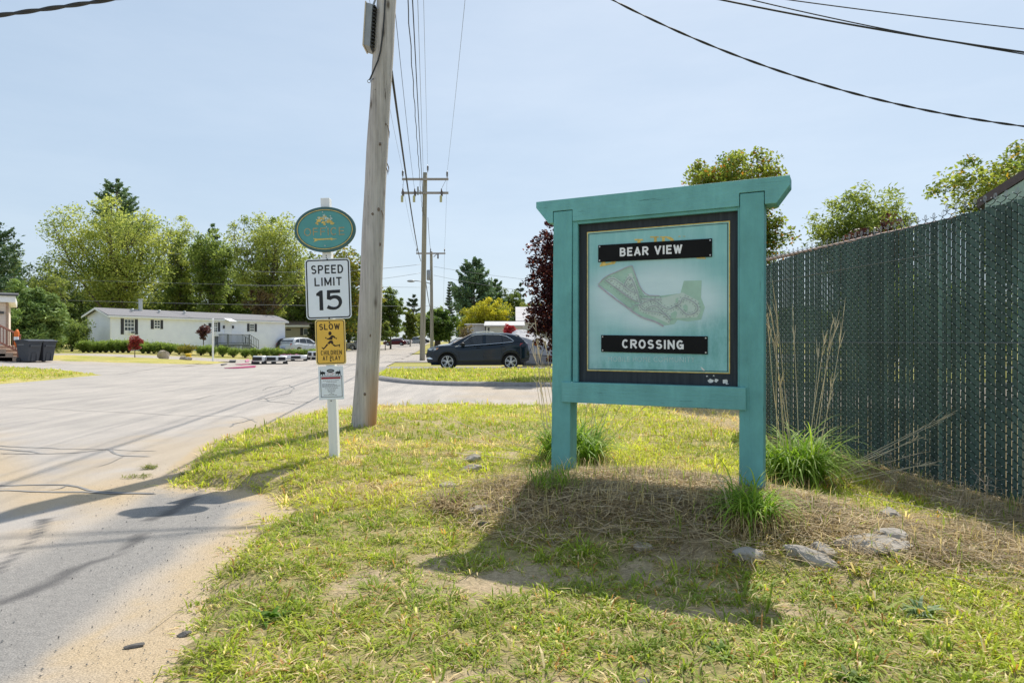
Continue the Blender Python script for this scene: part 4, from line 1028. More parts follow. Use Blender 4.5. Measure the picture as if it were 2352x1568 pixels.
gg = G().prism([pb(844.5, 12)+[-.012, -.11, 0], pb(844.5, 12)+[.004, -.11, 0], pb(838.3, 112)+[.004, -.11, 0], pb(838.3, 112)+[-.012, -.11, 0]], (0, .28, 0)); gg.build('lens', MAT_LENS, LB)
gg = G().tube([pb(856, 16), pb(862, 0), pb(868, -40)], .014, 6).tube([pb(862, 55)+[.03, .04, 0], pb(872, 55)+[0, .06, 0]], .02, 6); gg.build('bracket', MAT_GALV, LB)
# second pole with two crossarms
def pp(px, py, Y): return np.array(P(px, py, Y))
P2 = thing('utility_pole', 'mossy utility pole with two crossarms and fuse cutouts, behind the nose of the dark car', 'utility pole', (PX(970, 44), 44, 0), group='utility poles along the road')
b = pp(970, 828, 44); t = pp(976.5, 397, 44)
gg = G(); gg.tube([b*(1-k)+t*k for k in np.linspace(-.02, 1, 20)], np.linspace(.185, .145, 20), 16); gg.build('pole', MAT_POLE2, P2, smooth=True)
for yy, nm in ((411, 0), (442.5, 1)):
    a = pp(922 if nm else 923.5, yy, 43.83); c_ = pp(1030, yy+1.5, 43.83); gg = G().box((a+c_)/2, (c_[0]-a[0], .11, .14)); gg.build('crossarm', MAT_ARM, P2)
for px, py in ((925, 408), (1027, 410), (982.5, 396)):
    gg = G(); insulator(gg, pp(px, py, 43.85 if px != 982.5 else 44), 1.15 if px != 982.5 else 1.1); gg.build('insulator', MAT_PORC, P2, smooth=True)
for px in (925, 952.5, 1014):
    gg = G(); q = pp(px, 440, 43.7); gg.tube([q, q+[0, 0, -.35]], .055, 8).tube([q+[.06, 0, .02], q+[.07, -.02, -.3]], .03, 6).tube([q+[0, 0, .0], q+[0, 0, .2]], [.06, .03], 8)
    cu = gg.build('cutout', MAT_PORC, P2, smooth=True); gg = G().tube([q+[-.03, -.08, -.3], q+[-.03, -.08, -.72]], .085, 8); gg.build('fuse_tube', MAT_FUSE, cu)
gg = G().tube([pp(960, 441, 43.8)+[0, 0, -.2], pp(960, 441, 43.8)+[0, 0, .35]], .06, 6); gg.build('arrester', MAT_LAMP, P2)
gg = G().tube([pp(973, 446, 43.82), pp(958, 433, 43.82)], .02, 4).tube([pp(927, 414, 43.8), pp(925, 434, 43.7)], .012, 4).tube([pp(1024, 414, 43.8), pp(1015, 432, 43.7)], .012, 4); gg.build('jumper', MAT_BARE, P2)
# third pole with lamp and transformer
P3 = thing('utility_pole', 'thinner third utility pole with one crossarm, a street lamp and a transformer', 'utility pole', (PX(992, 68), 68, g(PX(992, 68), 68)), group='utility poles along the road')
b = pp(992, 805, 68); t = pp(990.5, 578, 68)
gg = G(); gg.tube([b*(1-k)+t*k for k in np.linspace(-.03, 1, 16)], np.linspace(.19, .14, 16), 14); gg.build('pole', MAT_POLE2, P3, smooth=True)
a = pp(956, 582, 67.8); c_ = pp(1023, 582, 67.8); gg = G().box((a+c_)/2, (c_[0]-a[0], .12, .15)); gg.build('crossarm', MAT_ARM, P3)
for px in (957.5, 1021, 989):
    gg = G(); insulator(gg, pp(px, 580, 67.8), 1.0); gg.build('insulator', MAT_PORC, P3, smooth=True)
gg = G(); q = pp(985, 620, 67.75); gg.tube([q, q+[0, 0, -.05], q+[0, 0, -1.0], q+[0, 0, -1.05]], [.19, .23, .23, .2], 14); gg.build('transformer', MAT_LAMP, P3, smooth=True)
gg = G().tube([pp(1006, 583, 67.7), pp(1006, 594, 67.7)], .09, 6); gg.build('arrester', MAT_PORC, P3)
gg = G().tube([pp(996, 590, 67.8), pp(1003, 584, 67.8)], .04, 4); gg.build('brace', MAT_ARM, P3)
ar = G().tube([pp(990, 652, 67.9), pp(978, 648, 67.5), pp(962, 645.5, 67.3), pp(952, 645, 67.2)], .045, 6).build('lamp_arm', MAT_GALV, P3, smooth=True)
gg = G(); q = pp(944, 645.5, 67.2); gg.ell(q, (.42, .2, .13), 14, 8); lh = gg.build('lamp_head', MAT_LAMP, ar, smooth=True)
P4 = thing('utility_pole', 'farthest small utility pole with a short crossarm, beyond the dark spruce', 'utility pole', (PX(1006, 150), 150, g(PX(1006, 150), 150)), group='utility poles along the road')
gg = G().cyl(pp(1007, 785, 150), pp(1006.5, 722, 150), .17, 10); gg.build('pole', MAT_POLE2, P4)
a = pp(994, 724, 149.8); c_ = pp(1020, 723, 149.8); gg = G().box((a+c_)/2, (c_[0]-a[0], .15, .2)); gg.build('crossarm', MAT_ARM, P4)
gg = G().cyl(pp(1003, 738, 149.6), pp(1003, 732, 149.6), .3, 8); gg.build('transformer', MAT_LAMP, P4)

def wire(name, a, b, sag, r, lab, mat=None, n=28, group=None, wob_=0., cat='cable', seg=5):
    a = np.array(a, float); b = np.array(b, float); t = np.linspace(0, 1, n)[:, None]
    p = a*(1-t)+b*t; p[:, 2] -= (4*sag*t*(1-t))[:, 0]
    if wob_: p[:, 0] += wob_*np.sin(np.arange(n)*1.7); p[:, 2] += wob_*np.cos(np.arange(n)*2.3)
    o = G().tube(p, r, seg).build(name, mat or MAT_CABLE, smooth=True); return label(o, lab, cat, group)
i2l, i2r, i2c = pp(925, 393, 43.85), pp(1027, 395, 43.85), pp(982.5, 381, 44)
i3l, i3r, i3c = pp(957.5, 571, 67.8), pp(1021, 571, 67.8), pp(989, 571, 67.8)
GW = 'overhead cables between the utility poles'
wire('power_line', (-2.9, 9.1, 11.15), i2l, .35, .007, 'thin wire from behind the nearest pole to the left end of the upper crossarm', MAT_BARE, group=GW)
wire('power_line', (-1.36, 9.1, 11.7), i2c, .35, .007, 'thin wire running up to the pin on the second pole top', MAT_BARE, group=GW)
wire('power_line', (-.16, 9.1, 11.15), i2r, .35, .007, 'thin slanting wire to the right end of the upper crossarm', MAT_BARE, group=GW)
wire('power_line', (-1.42, 9.1, 9.6), pp(975, 470, 43.8), .35, .0075, 'thin wire running to the second pole just below its lower crossarm', MAT_BARE, group=GW)
wire('overhead_cable', (-1.60, 9.0, 8.5), pp(971, 497, 43.8), .3, .013, 'thick twisted cable left of the cable pair overhead', MAT_CABLE, 60, GW, .012)
wire('overhead_cable', (-1.50, 9.0, 8.62), pp(974, 495, 43.8), .3, .014, 'smooth thick cable right of the cable pair overhead', MAT_CABLE, group=GW)
wire('power_line', (-1.97, 9.0, 9.5), pp(952.5, 438, 43.7), .4, .0085, 'wire from the nearest pole to the middle fuse cutout', MAT_CABLE, group=GW)
wire('overhead_cable', P(899.5, 164, 9.1), pp(967, 600, 43.85), .45, .019, 'thick black cable leaving the nearest pole low on its right side', MAT_CABLE, group=GW)
wire('power_line', i2l+[0, 0, -.9], i3l, .5, .008, 'thin wire between the left crossarm ends of the second and third poles', MAT_BARE, group=GW)
wire('power_line', i2r+[0, 0, -.2], i3r, .5, .008, 'thin wire between the right crossarm ends of the second and third poles', MAT_BARE, group=GW)
wire('overhead_cable', pp(983, 500, 44), i3c, .4, .016, 'black cable from the second pole to the third pole top', MAT_CABLE, group=GW)
wire('overhead_cable', pp(973, 605, 44), pp(990, 713, 68), .5, .03, 'thick black cable sagging low between the second and third poles', MAT_CABLE, group=GW)
wire('power_line', i3r, pp(1018, 720, 149.8), .8, .012, 'faint wire running on from the third pole right crossarm end', MAT_BARE, group=GW)
# drops crossing the sky at the top right
def spline_cable(name, pts, r, lab, twist=0., Y=9.1, mat=None):
    x = np.array([PX(p[0], Y) for p in pts]); z = np.array([CAMH+(784-p[1])/FV*Y for p in pts])
    co = np.polyfit(x, z, min(3, len(pts)-1)); xx = np.linspace(x[0], x[-1], 160 if twist else 40); zz = np.polyval(co, xx)
    gg = G()
    if twist:
        for ph in (0, math.pi):
            gg.tube(np.column_stack([xx, Y+twist*np.cos(xx*9+ph), zz+twist*np.sin(xx*9+ph)]), r, 6)
    else: gg.tube(np.column_stack([xx, np.full(len(xx), Y), zz]), r, 6)
    return label(gg.build(name, mat or MAT_CABLE, smooth=True), lab, 'cable', 'cables crossing the sky at the right')
spline_cable('service_cable', [(905, -330), (1180, -130), (1423.6, 0), (1601.6, 95), (1808.6, 176), (2040.5, 236), (2352, 283.6), (2640, 318)], .0085, 'twisted service cable sagging deepest across the sky above the fence', .008)
spline_cable('service_cable', [(905, -185), (1663.7, 0), (2010, 70), (2352, 118), (2700, 165)], .0125, 'thicker straight cable of the crossing pair at the top right')
spline_cable('service_cable', [(905, -260), (1728, 0), (2040, 70), (2352, 124), (2700, 178)], .008, 'thinner slack cable of the crossing pair at the top right')
spline_cable('service_cable', [(905, -160), (1808.6, 0), (2100, 37), (2352, 67.5), (2700, 105)], .0075, 'topmost thin cable in the top right corner')
spline_cable('service_cable', [(-400, 82), (0, 35.5), (255, -1), (560, -55), (880, -130)], .019, 'thick bundled cable cutting the top left corner', .012)
GB = 'faint wires strung across the trees'
wire('service_wire', pp(966, 607, 44), pp(560, 622, 40), .25, .012, 'wire running left from the second pole, the upper of two', MAT_BARE, group=GB)
wire('service_wire', pp(966, 627, 44), pp(540, 655, 40), .3, .010, 'wire running left from the second pole, the lower of two', MAT_BARE, group=GB)
wire('service_wire', pp(985, 703, 68), pp(-200, 677, 58), .25, .02, 'long pale wire crossing low in front of the big maple', MAT_BARE, group=GB)
wire('service_wire', pp(985, 660, 68), pp(-200, 628, 60), .25, .014, 'long pale wire crossing halfway up the big maple', MAT_BARE, group=GB)
wire('service_wire', pp(996, 612, 68), pp(1500, 660, 60), .4, .014, 'wire running right from the third pole, passing in front of the pine top', MAT_BARE, group=GB)
wire('service_wire', pp(996, 632, 68), pp(1500, 690, 58), .5, .014, 'wire running right from the third pole, passing lower across the pine', MAT_BARE, group=GB)
wire('service_wire', pp(996, 705, 68), pp(1400, 735, 66), .4, .014, 'lowest wire running right from the third pole toward the sheds', MAT_BARE, group=GB)

# ------------------------------------------------------------------ buildings
def siding(name, col, pitch=.115, depth=.4, bump=True):
    m, N, L, B = mk(name)
    tc = N.new('ShaderNodeTexCoord'); sx = N.new('ShaderNodeSeparateXYZ'); L.new(tc.outputs['Object'], sx.inputs[0])
    d = N.new('ShaderNodeMath'); d.operation = 'DIVIDE'; L.new(sx.outputs[2], d.inputs[0]); d.inputs[1].default_value = pitch
    fr = N.new('ShaderNodeMath'); fr.operation = 'FRACT'; L.new(d.outputs[0], fr.inputs[0])
    f = noise_node(N, L, 1.2, 4); c = ramp(N, L, f, [(.3, C(col, .94)), (.7, C(col, 1.04))])
    k = ramp(N, L, fr.outputs[0], [(0, (.7, .7, .7)), (.10, (.98, .98, .98)), (1, (1, 1, 1))]); c = mixc(N, L, depth, c, k, 'MULTIPLY')
    L.new(c, B.inputs['Base Color']); B.inputs['Roughness'].default_value = .85; B.inputs['Specular IOR Level'].default_value = .08
    inv = N.new('ShaderNodeMath'); inv.operation = 'SUBTRACT'; inv.inputs[0].default_value = 1; L.new(fr.outputs[0], inv.inputs[1])
    if bump: bumpn(N, L, inv.outputs[0], B, .6, .02)
    return m
MAT_VIN = siding('white_vinyl', (.87, .89, .99), bump=False); MAT_TRIM = M('white_trim', (.88, .88, .90), .5, vs=3, var=.05)
MAT_SHIN = M('grey_shingle', (.23, .225, .235), .9, vs=14, var=.25, bump=.5, bs=40, bdist=.02)
MAT_SHUT = M('dark_shutter', (.05, .05, .058), .6, vs=8, var=.2); MAT_GLASS = glassm('window_glass', (.035, .05, .05), .08)
MAT_DECK = M('grey_deck_paint', (.15, .165, .18), .7, vs=8, var=.15); MAT_FLUE = M('flue_metal', (.5, .52, .54), .4, metal=.6, vs=10)
HA = np.array([-34.1, 55.55]); HD = np.array([.455, .8905]); HN = np.array([.8905, -.455])    # HN points to the street
HL, HW = 19.4, 3.25; HZ = .45
HOME = local_thing('mobile_home', 'long white mobile home with dark shutters and a grey deck, behind the clipped hedge', 'mobile home', (HA[0], HA[1], 0), (0, 0, math.atan2(HD[1], HD[0])))
# local frame: x along the street wall, y = into the house is +, so the street side is -y
def hw(px, py, n=0.):
    o_ = (px-1176)/FV; A_ = HA+HN*n
    t = (o_*A_[1]-A_[0])/(HD[0]-HD[1]*o_); Y = A_[1]+HD[1]*t
    return t, CAMH+(784-py)/FV*Y
def z3(x, y): return hw(191.4+.1986*x, 673.7+.1986*y)
ZE = 3.50   # eave
gg = G().box2((0, 0, HZ-.3), (HL, HW, ZE)); zp = ZE+.62
gg.add([(0, 0, ZE), (0, HW, ZE), (0, HW/2, zp-.06)], [(0, 2, 1)]); gg.add([(HL, 0, ZE), (HL, HW, ZE), (HL, HW/2, zp-.06)], [(0, 1, 2)])
WALL = gg.build('wall', MAT_VIN, HOME)
gg = G().box2((-.012, -.012, HZ-.3), (.09, .0, ZE)).box2((-.012, .0, HZ-.3), (-.002, .09, ZE)).box2((HL-.09, -.012, HZ-.3), (HL+.01, 0, ZE)).box2((-.01, -.02, HZ+.45), (HL, 0, HZ+.50)).box2((-.02, -.005, HZ+.45), (-.003, HW, HZ+.5))
gg.build('trim', MAT_TRIM, WALL)
gg = G(); ov_ = .28
for sg in (0, 1):
    y0 = -ov_ if sg == 0 else HW+ov_; z0 = ZE-ov_*.38+.06
    p = [(-.35, y0, z0), (HL+.3, y0, z0), (HL+.3, HW/2, zp), (-.35, HW/2, zp)]
    gg.prism(p if sg == 0 else p[::-1], (0, 0, .07))
ROOF = gg.build('roof', MAT_SHIN, HOME)
gg = G()
gg.box2((-.36, -ov_-.02, ZE-ov_*.38-.06), (HL+.3, -ov_+.0, ZE-ov_*.38+.075))
gg.box2((-.30, -ov_, ZE-ov_*.38-.05), (HL+.25, 0, ZE-ov_*.38-.02))
for sg in (0, 1):
    y0 = -ov_ if sg == 0 else HW+ov_; z0 = ZE-ov_*.38+.04
    gg.prism([(-.375, y0, z0-.12), (-.375, HW/2, zp-.1), (-.375, HW/2, zp+.06), (-.375, y0, z0+.02)], (.02, 0, 0))
gg.build('fascia', MAT_TRIM, ROOF)
t, z = z3(648, 180); gg = G().cyl((t+1.0, HW*.42, zp-.4), (t+1.0, HW*.42, zp+.95), .17, 14).cyl((t+1.0, HW*.42, zp+.92), (t+1.0, HW*.42, zp+1.0), .24, 14); gg.build('chimney', MAT_FLUE, ROOF, smooth=False)
gg = G()
for px, py in ((590, 195), (905, 225), (1200, 262)):
    t, z = z3(px, py); y = HW*.28; zz = ZE-.05+(y+ov_)*.38; gg.cyl((t+.4, y, zz), (t+.4, y, zz+.22), .09, 10).ell((t+.4, y, zz+.25), (.14, .14, .05), 10, 6); gg.build('roof_vent', MAT_FLUE, ROOF); gg = G()
def window(px0, py0, px1, py1, nx, ny, shut, ac=False):
    (t0, z1), (t1, z0) = z3(px0, py0), z3(px1, py1)
    e = .06
    gg = G().box2((t0-e, -.035, z0-e), (t1+e, .0, z0)).box2((t0-e, -.035, z1), (t1+e, 0, z1+e)).box2((t0-e, -.035, z0), (t0, 0, z1)).box2((t1, -.035, z0), (t1+e, 0, z1))
    for i in range(1, nx): x = t0+(t1-t0)*i/nx; gg.box2((x-.02, -.028, z0), (x+.02, -.003, z1))
    for j in range(1, ny): zz = z0+(z1-z0)*j/ny; gg.box2((t0, -.0285, zz-(.035 if j == ny//2 else .02)), (t1, -.003, zz+(.035 if j == ny//2 else .02)))
    w = gg.build('window', MAT_TRIM, WALL)
    G().box2((t0, -.012, z0), (t1, .001, z1)).build('pane', MAT_GLASS, w)
    for a, b in shut:
        (s0, y1), (s1, y0) = z3(a[0], a[1]), z3(b[0], b[1])
        gg = G().box2((s0, -.04, y0), (s1, 0, y1))
        k = int((y1-y0)/.07)
        for i in range(k): gg.box2((s0+.04, -.052, y0+.05+(y1-y0-.1)*i/k), (s1-.04, -.038, y0+.085+(y1-y0-.1)*i/k))
        gg.build('shutter', MAT_SHUT, w)
    return w
w1 = window(477, 302, 583, 428, 3, 3, [((432, 290), (466, 473)), ((594, 298), (629, 475))])
(t0, z1), (t1, z0) = z3(479, 430), z3(581, 470)
G().box2((t0, -.03, z0), (t1, .0, z1)).build('sash_panel', MAT_TRIM, w1)
(t0, z1), (t1, z0) = z3(522, 432), z3(572, 468); ac = G().box2((t0, -.32, z0), (t1, 0, z1)).build('air_conditioner', MAT_TRIM, w1)
gg = G()
for i in range(6): zz = z0+.03+(z1-z0-.05)*i/6; gg.box2((t0+.03, -.328, zz), (t1-.03, -.318, zz+.03))
gg.build('grille', MAT_DECK, ac)
window(822, 312, 882, 402, 2, 3, [((780, 305), (812, 411)), ((888, 308), (920, 412))])
w3 = window(1512, 338, 1547, 444, 2, 4, [((1447, 343), (1480, 390)), ((1552, 333), (1580, 448))])
window(1928, 356, 1970, 436, 2, 3, [((1894, 348), (1920, 440)), ((1980, 352), (2005, 443))])
(t0, z1), (t1, z0) = z3(1637, 332), z3(1710, 500)
gg = G().box2((t0-.06, -.03, HZ+.5), (t0, 0, z1+.06)).box2((t1, -.03, HZ+.5), (t1+.06, 0, z1+.06)).box2((t0, -.03, z1), (t1, 0, z1+.06)).box2((t0, -.02, HZ+.5), (t1, .0, z1)); D_ = gg.build('door', MAT_TRIM, WALL)
gg = G().ell((t1-.09, -.05, HZ+1.5), (.04, .03, .04), 8, 6); gg.build('handle', MAT_SCREW, D_)
gg = G()
for px in (1620, 1725): t, z = z3(px, 388); G().box((t, -.08, z), (.12, .16, .28)).build('wall_lamp', MAT_SHUT, HOME)
(t0, z1), (t1, z0) = z3(1620, 297), z3(1795, 327)
gg = G().prism([(t0, 0, z1+.1), (t0, -.95, z1-.22), (t0, -.95, z1-.29), (t0, 0, z1+.05)], (t1-t0-1.0, 0, 0)).tube([(t0+.1, -.9, z1-.25), (t0+.1, 0, z1-.75)], .015, 5).tube([(t1-1.1, -.9, z1-.25), (t1-1.1, 0, z1-.75)], .015, 5)
gg.build('awning', MAT_TRIM, HOME)
# deck in front of the door
T0, T1, DZ, DD = t0-1.0, t1-.2, HZ+.58, 1.9
gg = G().box2((T0, -DD, DZ-.2), (T1, -.02, DZ))
for x in np.linspace(T0+.05, T1-.05, 5): gg.box((x, -DD+.05, (HZ+DZ)/2-.2), (.1, .1, DZ-HZ+.2))
DK = gg.build('deck', MAT_DECK, HOME)
gg = G()
def railrun(gg, a, b, z0, h=.95, n=None):
    a = np.array(a); b = np.array(b); Ln = np.linalg.norm(b-a); n = n or int(Ln/.13)
    for zz in (.1, h): gg.tube([(*a, z0+zz), (*b, z0+zz)], .035, 4)
    for k in range(n+1): q = a+(b-a)*k/n; gg.box((q[0], q[1], z0+h/2+.02), (.035, .035, h-.04))
    for q in (a, b): gg.box((q[0], q[1], z0+h/2-.05), (.09, .09, h+.15))
railrun(gg, (T0+.04, -DD+.04), (T1-.04, -DD+.04), DZ); railrun(gg, (T0+.04, -DD+.1), (T0+.04, -.1), DZ, n=10)
gg.build('railing', MAT_DECK, HOME)
gg = G()
for k in range(4): gg.box2((T1+k*.28, -DD+.05, HZ-.1), (T1+.28+k*.28, -DD+1.15, DZ-.15*(k+1)+.02))
ST = gg.build('stairs', MAT_DECK, HOME)
gg = G(); 
for yy in (-DD+.05, -DD+1.15):
    gg.tube([(T1, yy, DZ+.95), (T1+1.15, yy, HZ+.95)], .035, 4).tube([(T1, yy, DZ+.12), (T1+1.15, yy, HZ+.1)], .03, 4)
    for k in range(6): x = T1+1.12*k/5; zt = DZ+.95-(DZ-HZ)*k/5; gg.box2((x-.02, yy-.02, zt-.9), (x+.02, yy+.02, zt))
gg.build('stair_rail', MAT_DECK, ST)
MAT_LATT = M('lattice', (.5, .52, .54), .7, vs=20)
gg = G()
for k in range(26): x = T0+.1+(T1-T0-.3)*k/25; gg.tube([(x, -DD+.0, HZ-.1), (x+.3, -DD+.0, DZ-.22)], .012, 4).tube([(x+.3, -DD+.012, HZ-.1), (x, -DD+.012, DZ-.22)], .012, 4)
gg.build('lattice', MAT_LATT, DK)
t, z = z3(1535, 470); gg = G().box((t, -.25, z), (.75, .5, .45)); cu = gg.build('air_conditioner', MAT_TRIM, w3); G().box((t, -.2, (z+HZ)/2-.1), (.08, .08, z-HZ-.2)).build('prop', MAT_DECK, cu)

# tan cottage at the left edge with a brown stair
MAT_TANS = siding('tan_vinyl', (.72, .62, .55), .13, .7); MAT_DROOF = M('dark_roofing', (.10, .10, .105), .8, vs=8, var=.2); MAT_BROWN = M('brown_stain', (.30, .13, .09), .7, vs=6, var=.25, stretch=(1, 4, 4))
MAT_TREAD = M('weathered_tread', (.42, .31, .24), .8, vs=8, var=.2)
CY = 34.6; kx = lambda px: PX(px, CY); kz = lambda py: CAMH+(784-py)/FV*CY
x1 = kx(19); ez = kz(695.5)-.0
CT = local_thing('cottage', 'tan sided cottage with a dark flat roof at the left edge, behind the brown steps', 'house', (x1, CY, 0), (0, 0, rad(36.5)))
gg = G().box2((-8, 0, 0), (0, 6, ez)); cw = gg.build('wall', MAT_TANS, CT)
G().box2((-.10, -.02, 0), (.02, -.001, ez)).build('corner_trim', MAT_TREAD, cw)
G().box2((-8.3, -.45, ez+.02), (.30, 6.4, ez+.10)).build('soffit', MAT_TRIM, CT)
G().box2((-8.3, -.46, ez+.102), (.31, 6.4, ez+.34)).build('fascia', MAT_TRIM, CT)
G().prism([(-8.4, -.55, ez+.345), (.42, -.55, ez+.345), (.42, 3, ez+.62), (-8.4, 3, ez+.62)], (0, 0, .09)).build('roof', MAT_DROOF, CT)
G().box((-.28, -.06, kz(718)), (.2, .1, .12)).build('wall_lamp', MAT_DROOF, CT)
SY = 33.3; sx_ = lambda px: PX(px, SY); sz_ = lambda py: CAMH+(784-py)/FV*SY
gz0 = sz_(826.5)
ST = thing('entry_stairs', 'weathered wooden entry steps with brown railing in front of the tan cottage', 'stairs', (sx_(20), SY, gz0))
gg = G()
for k in range(4):
    xr = sx_(47.5)-.36*k-.0; zt = gz0+.185*(k+1)
    gg.box2((xr-2.6+.36*k, SY-.02, zt-.05), (xr, SY+1.35, zt)).box2((xr-.06, SY, zt-.185), (xr-.03, SY+1.33, zt-.05)).box2((xr-2.4+.36*k, SY+.0, gz0-.1), (xr-.06, SY+.03, zt-.05))
gg.build('steps', MAT_TREAD, ST)
gg = G()
nx, nz = sx_(44.3), sz_(772)
gg.box2((nx-.06, SY-.08, gz0), (nx+.06, SY+.03, nz)); gg.build('newel_post', MAT_BROWN, ST)
gg = G()
a = np.array(P(-14, 741, SY)); b = np.array(P(48, 771, SY)); gg.tube([a, b], .055, 4)
a2 = np.array(P(-14, 780, SY)); b2 = np.array(P(41, 806, SY)); gg.tube([a2, b2], .05, 4)
for k in range(9):
    t = k/8.6; q = a*(1-t)+b*t; q2 = a2*(1-t)+b2*t; q2[0] = q[0]; gg.tube([q, q2], .024, 4)
gg.build('railing', MAT_BROWN, ST)
MAT_ORNG = M('orange_ribbon', (.75, .17, .03), .6, vs=8, var=.2)
o = thing('plastic_bag', 'orange and white plastic bag tied to the brown newel post', 'bag', tuple(P(38.5, 780, SY-.15)))
gg = G(); q = np.array(P(38.5, 796, SY-.16)); gg.tube([q+[0, 0, -.02], q+[.0, -.02, .12], q+[-.01, -.02, .4], q+[.0, 0, .72], q+[.03, 0, .88]], [.05, .11, .10, .12, .03], 10); gg.build('bag', MAT_ORNG, o, smooth=True)
G().tube([q+[-.005, -.025, .33], q+[-.005, -.025, .5]], .108, 10, False).build('label_band', MAT_TRIM, o)
# wheeled bins
MAT_BIN = M('bin_plastic', (.055, .062, .078), .5, vs=5, var=.15); MAT_BINL = M('bin_handle', (.055, .06, .07), .5, vs=5)
def bin_at(loc, lab):
    o = thing('wheelie_bin', lab, 'bin', (0, 0, 0), 0, 'wheeled bins beside the entry steps'); 
    gg = G(); w0, d0, w1, d1, h = .25, .27, .33, .38, .98
    v = [(-d0, -w0, .06), (d0, -w0, .06), (d0, w0, .06), (-d0, w0, .06), (-d1, -w1, h), (d1, -w1, h), (d1, w1, h), (-d1, w1, h)]
    gg.add(v, [(0, 3, 2, 1), (0, 1, 5, 4), (1, 2, 6, 5), (2, 3, 7, 6), (3, 0, 4, 7), (4, 5, 6, 7)]); gg.box((0, 0, h+.0), (2*d1+.05, 2*w1+.05, .07)); gg.build('body', MAT_BIN, o, bevel=.02)
    gg = G(); gg.prism([(-d1-.06, -w1-.05, h+.04), (d1+.05, -w1-.05, h+.035), (d1+.05, -w1-.05, h+.07), (.1, -w1-.05, h+.13), (-d1-.02, -w1-.05, h+.10)], (0, 2*w1+.1, 0)); gg.build('lid', MAT_BIN, o, bevel=.015)
    gg = G().box((d0+.09, 0, .8), (.10, .5, .10)).box((d0+.03, -.12, .42), (.05, .04, .7)).box((d0+.03, .12, .42), (.05, .04, .7)).box((d0+.05, 0, .48), (.05, .2, .04)); gg.build('lift_frame', MAT_BINL, o)
    for s in (-1, 1): gg = G().cyl((-d0-.02, s*.25-.03, .13), (-d0-.02, s*.25+.03, .13), .13, 16); gg.build('wheel', MAT_INK, o)
    gg = G()
    for k in range(7): gg.box((-.24+k*.052, -.327+(.0), .86), (.034, .003, .03), [[1, 0, 0], [0, 1, 0], [0, 0, 1]])
    gg.build('pale_mark', MAT_GREYL, o)
    o.location = loc; return o
MAT_GREYL = M('pale_print', (.35, .36, .38), .6, vs=30)
b1 = bin_at((PX(69, 33.2)-.05, 33.2, g(PX(69, 33.2), 33.2)-.01), 'dark grey wheeled bin nearest the brown steps'); b1.rotation_euler = (0, 0, rad(-16))
b2 = bin_at((PX(100, 34.0), 34.0, g(PX(100, 34), 34.0)-.01), 'dark grey wheeled bin on the right of its pair, beside the verge'); b2.rotation_euler = (0, 0, rad(-14))
for b_ in (b1, b2): b_.scale = (1.12, 1.1, 1.06)

# beige ranch house far right of the mobile home
MAT_BEI = siding('beige_siding', (.50, .46, .36), .15, .4); MAT_BRROOF = M('brown_shingle', (.24, .175, .145), .9, vs=6, var=.25)
HY = 92; o = thing('ranch_house', 'beige ranch house with a brown roof behind the silver car', 'house', (PX(690, HY), HY, g(PX(690, HY), HY)))
zz = lambda py: CAMH+(784-py)/FV*HY
xa, xb = PX(640, HY), PX(742, HY)
gg = G().box2((xa, HY, .2), (xb, HY+7, zz(748.5))); w = gg.build('wall', MAT_BEI, o)
gg = G().prism([(xa-.4, HY-.6, zz(749)), (xa-.4, HY+3.5, zz(731)), (xa-.4, HY+3.5, zz(731)+.12), (xa-.4, HY-.6, zz(749)+.12)], (xb-xa+.8, 0, 0)).prism([(xa-.4, HY+3.5, zz(731)), (xa-.4, HY+7.6, zz(749)), (xa-.4, HY+7.6, zz(749)+.12), (xa-.4, HY+3.5, zz(731)+.12)], (xb-xa+.8, 0, 0)); gg.build('roof', MAT_BRROOF, o)
G().box2((xa-.4, HY-.63, zz(749)-.12), (xb+.4, HY-.605, zz(749)+.14)).build('fascia', MAT_TRIM, o)
x0, x1_ = PX(697, HY), PX(709, HY); gg = G().box2((x0, HY-.04, zz(769)), (x1_, HY-.001, zz(754))); wi = gg.build('window', MAT_TRIM, w); G().box2((x0+.07, HY-.05, zz(768)), (x1_-.07, HY-.0405, zz(755))).build('pane', MAT_GLASS, wi)
G().box2((x0-.45, HY-.05, zz(770)), (x0-.02, HY-.002, zz(753))).box2((x1_+.02, HY-.05, zz(770)), (x1_+.45, HY-.002, zz(753))).build('shutter', MAT_SHUT, wi)
G().box2((PX(657, HY), HY-.05, zz(758.5)), (PX(668, HY), HY-.001, zz(755.5))).build('slot_window', MAT_SHUT, w)
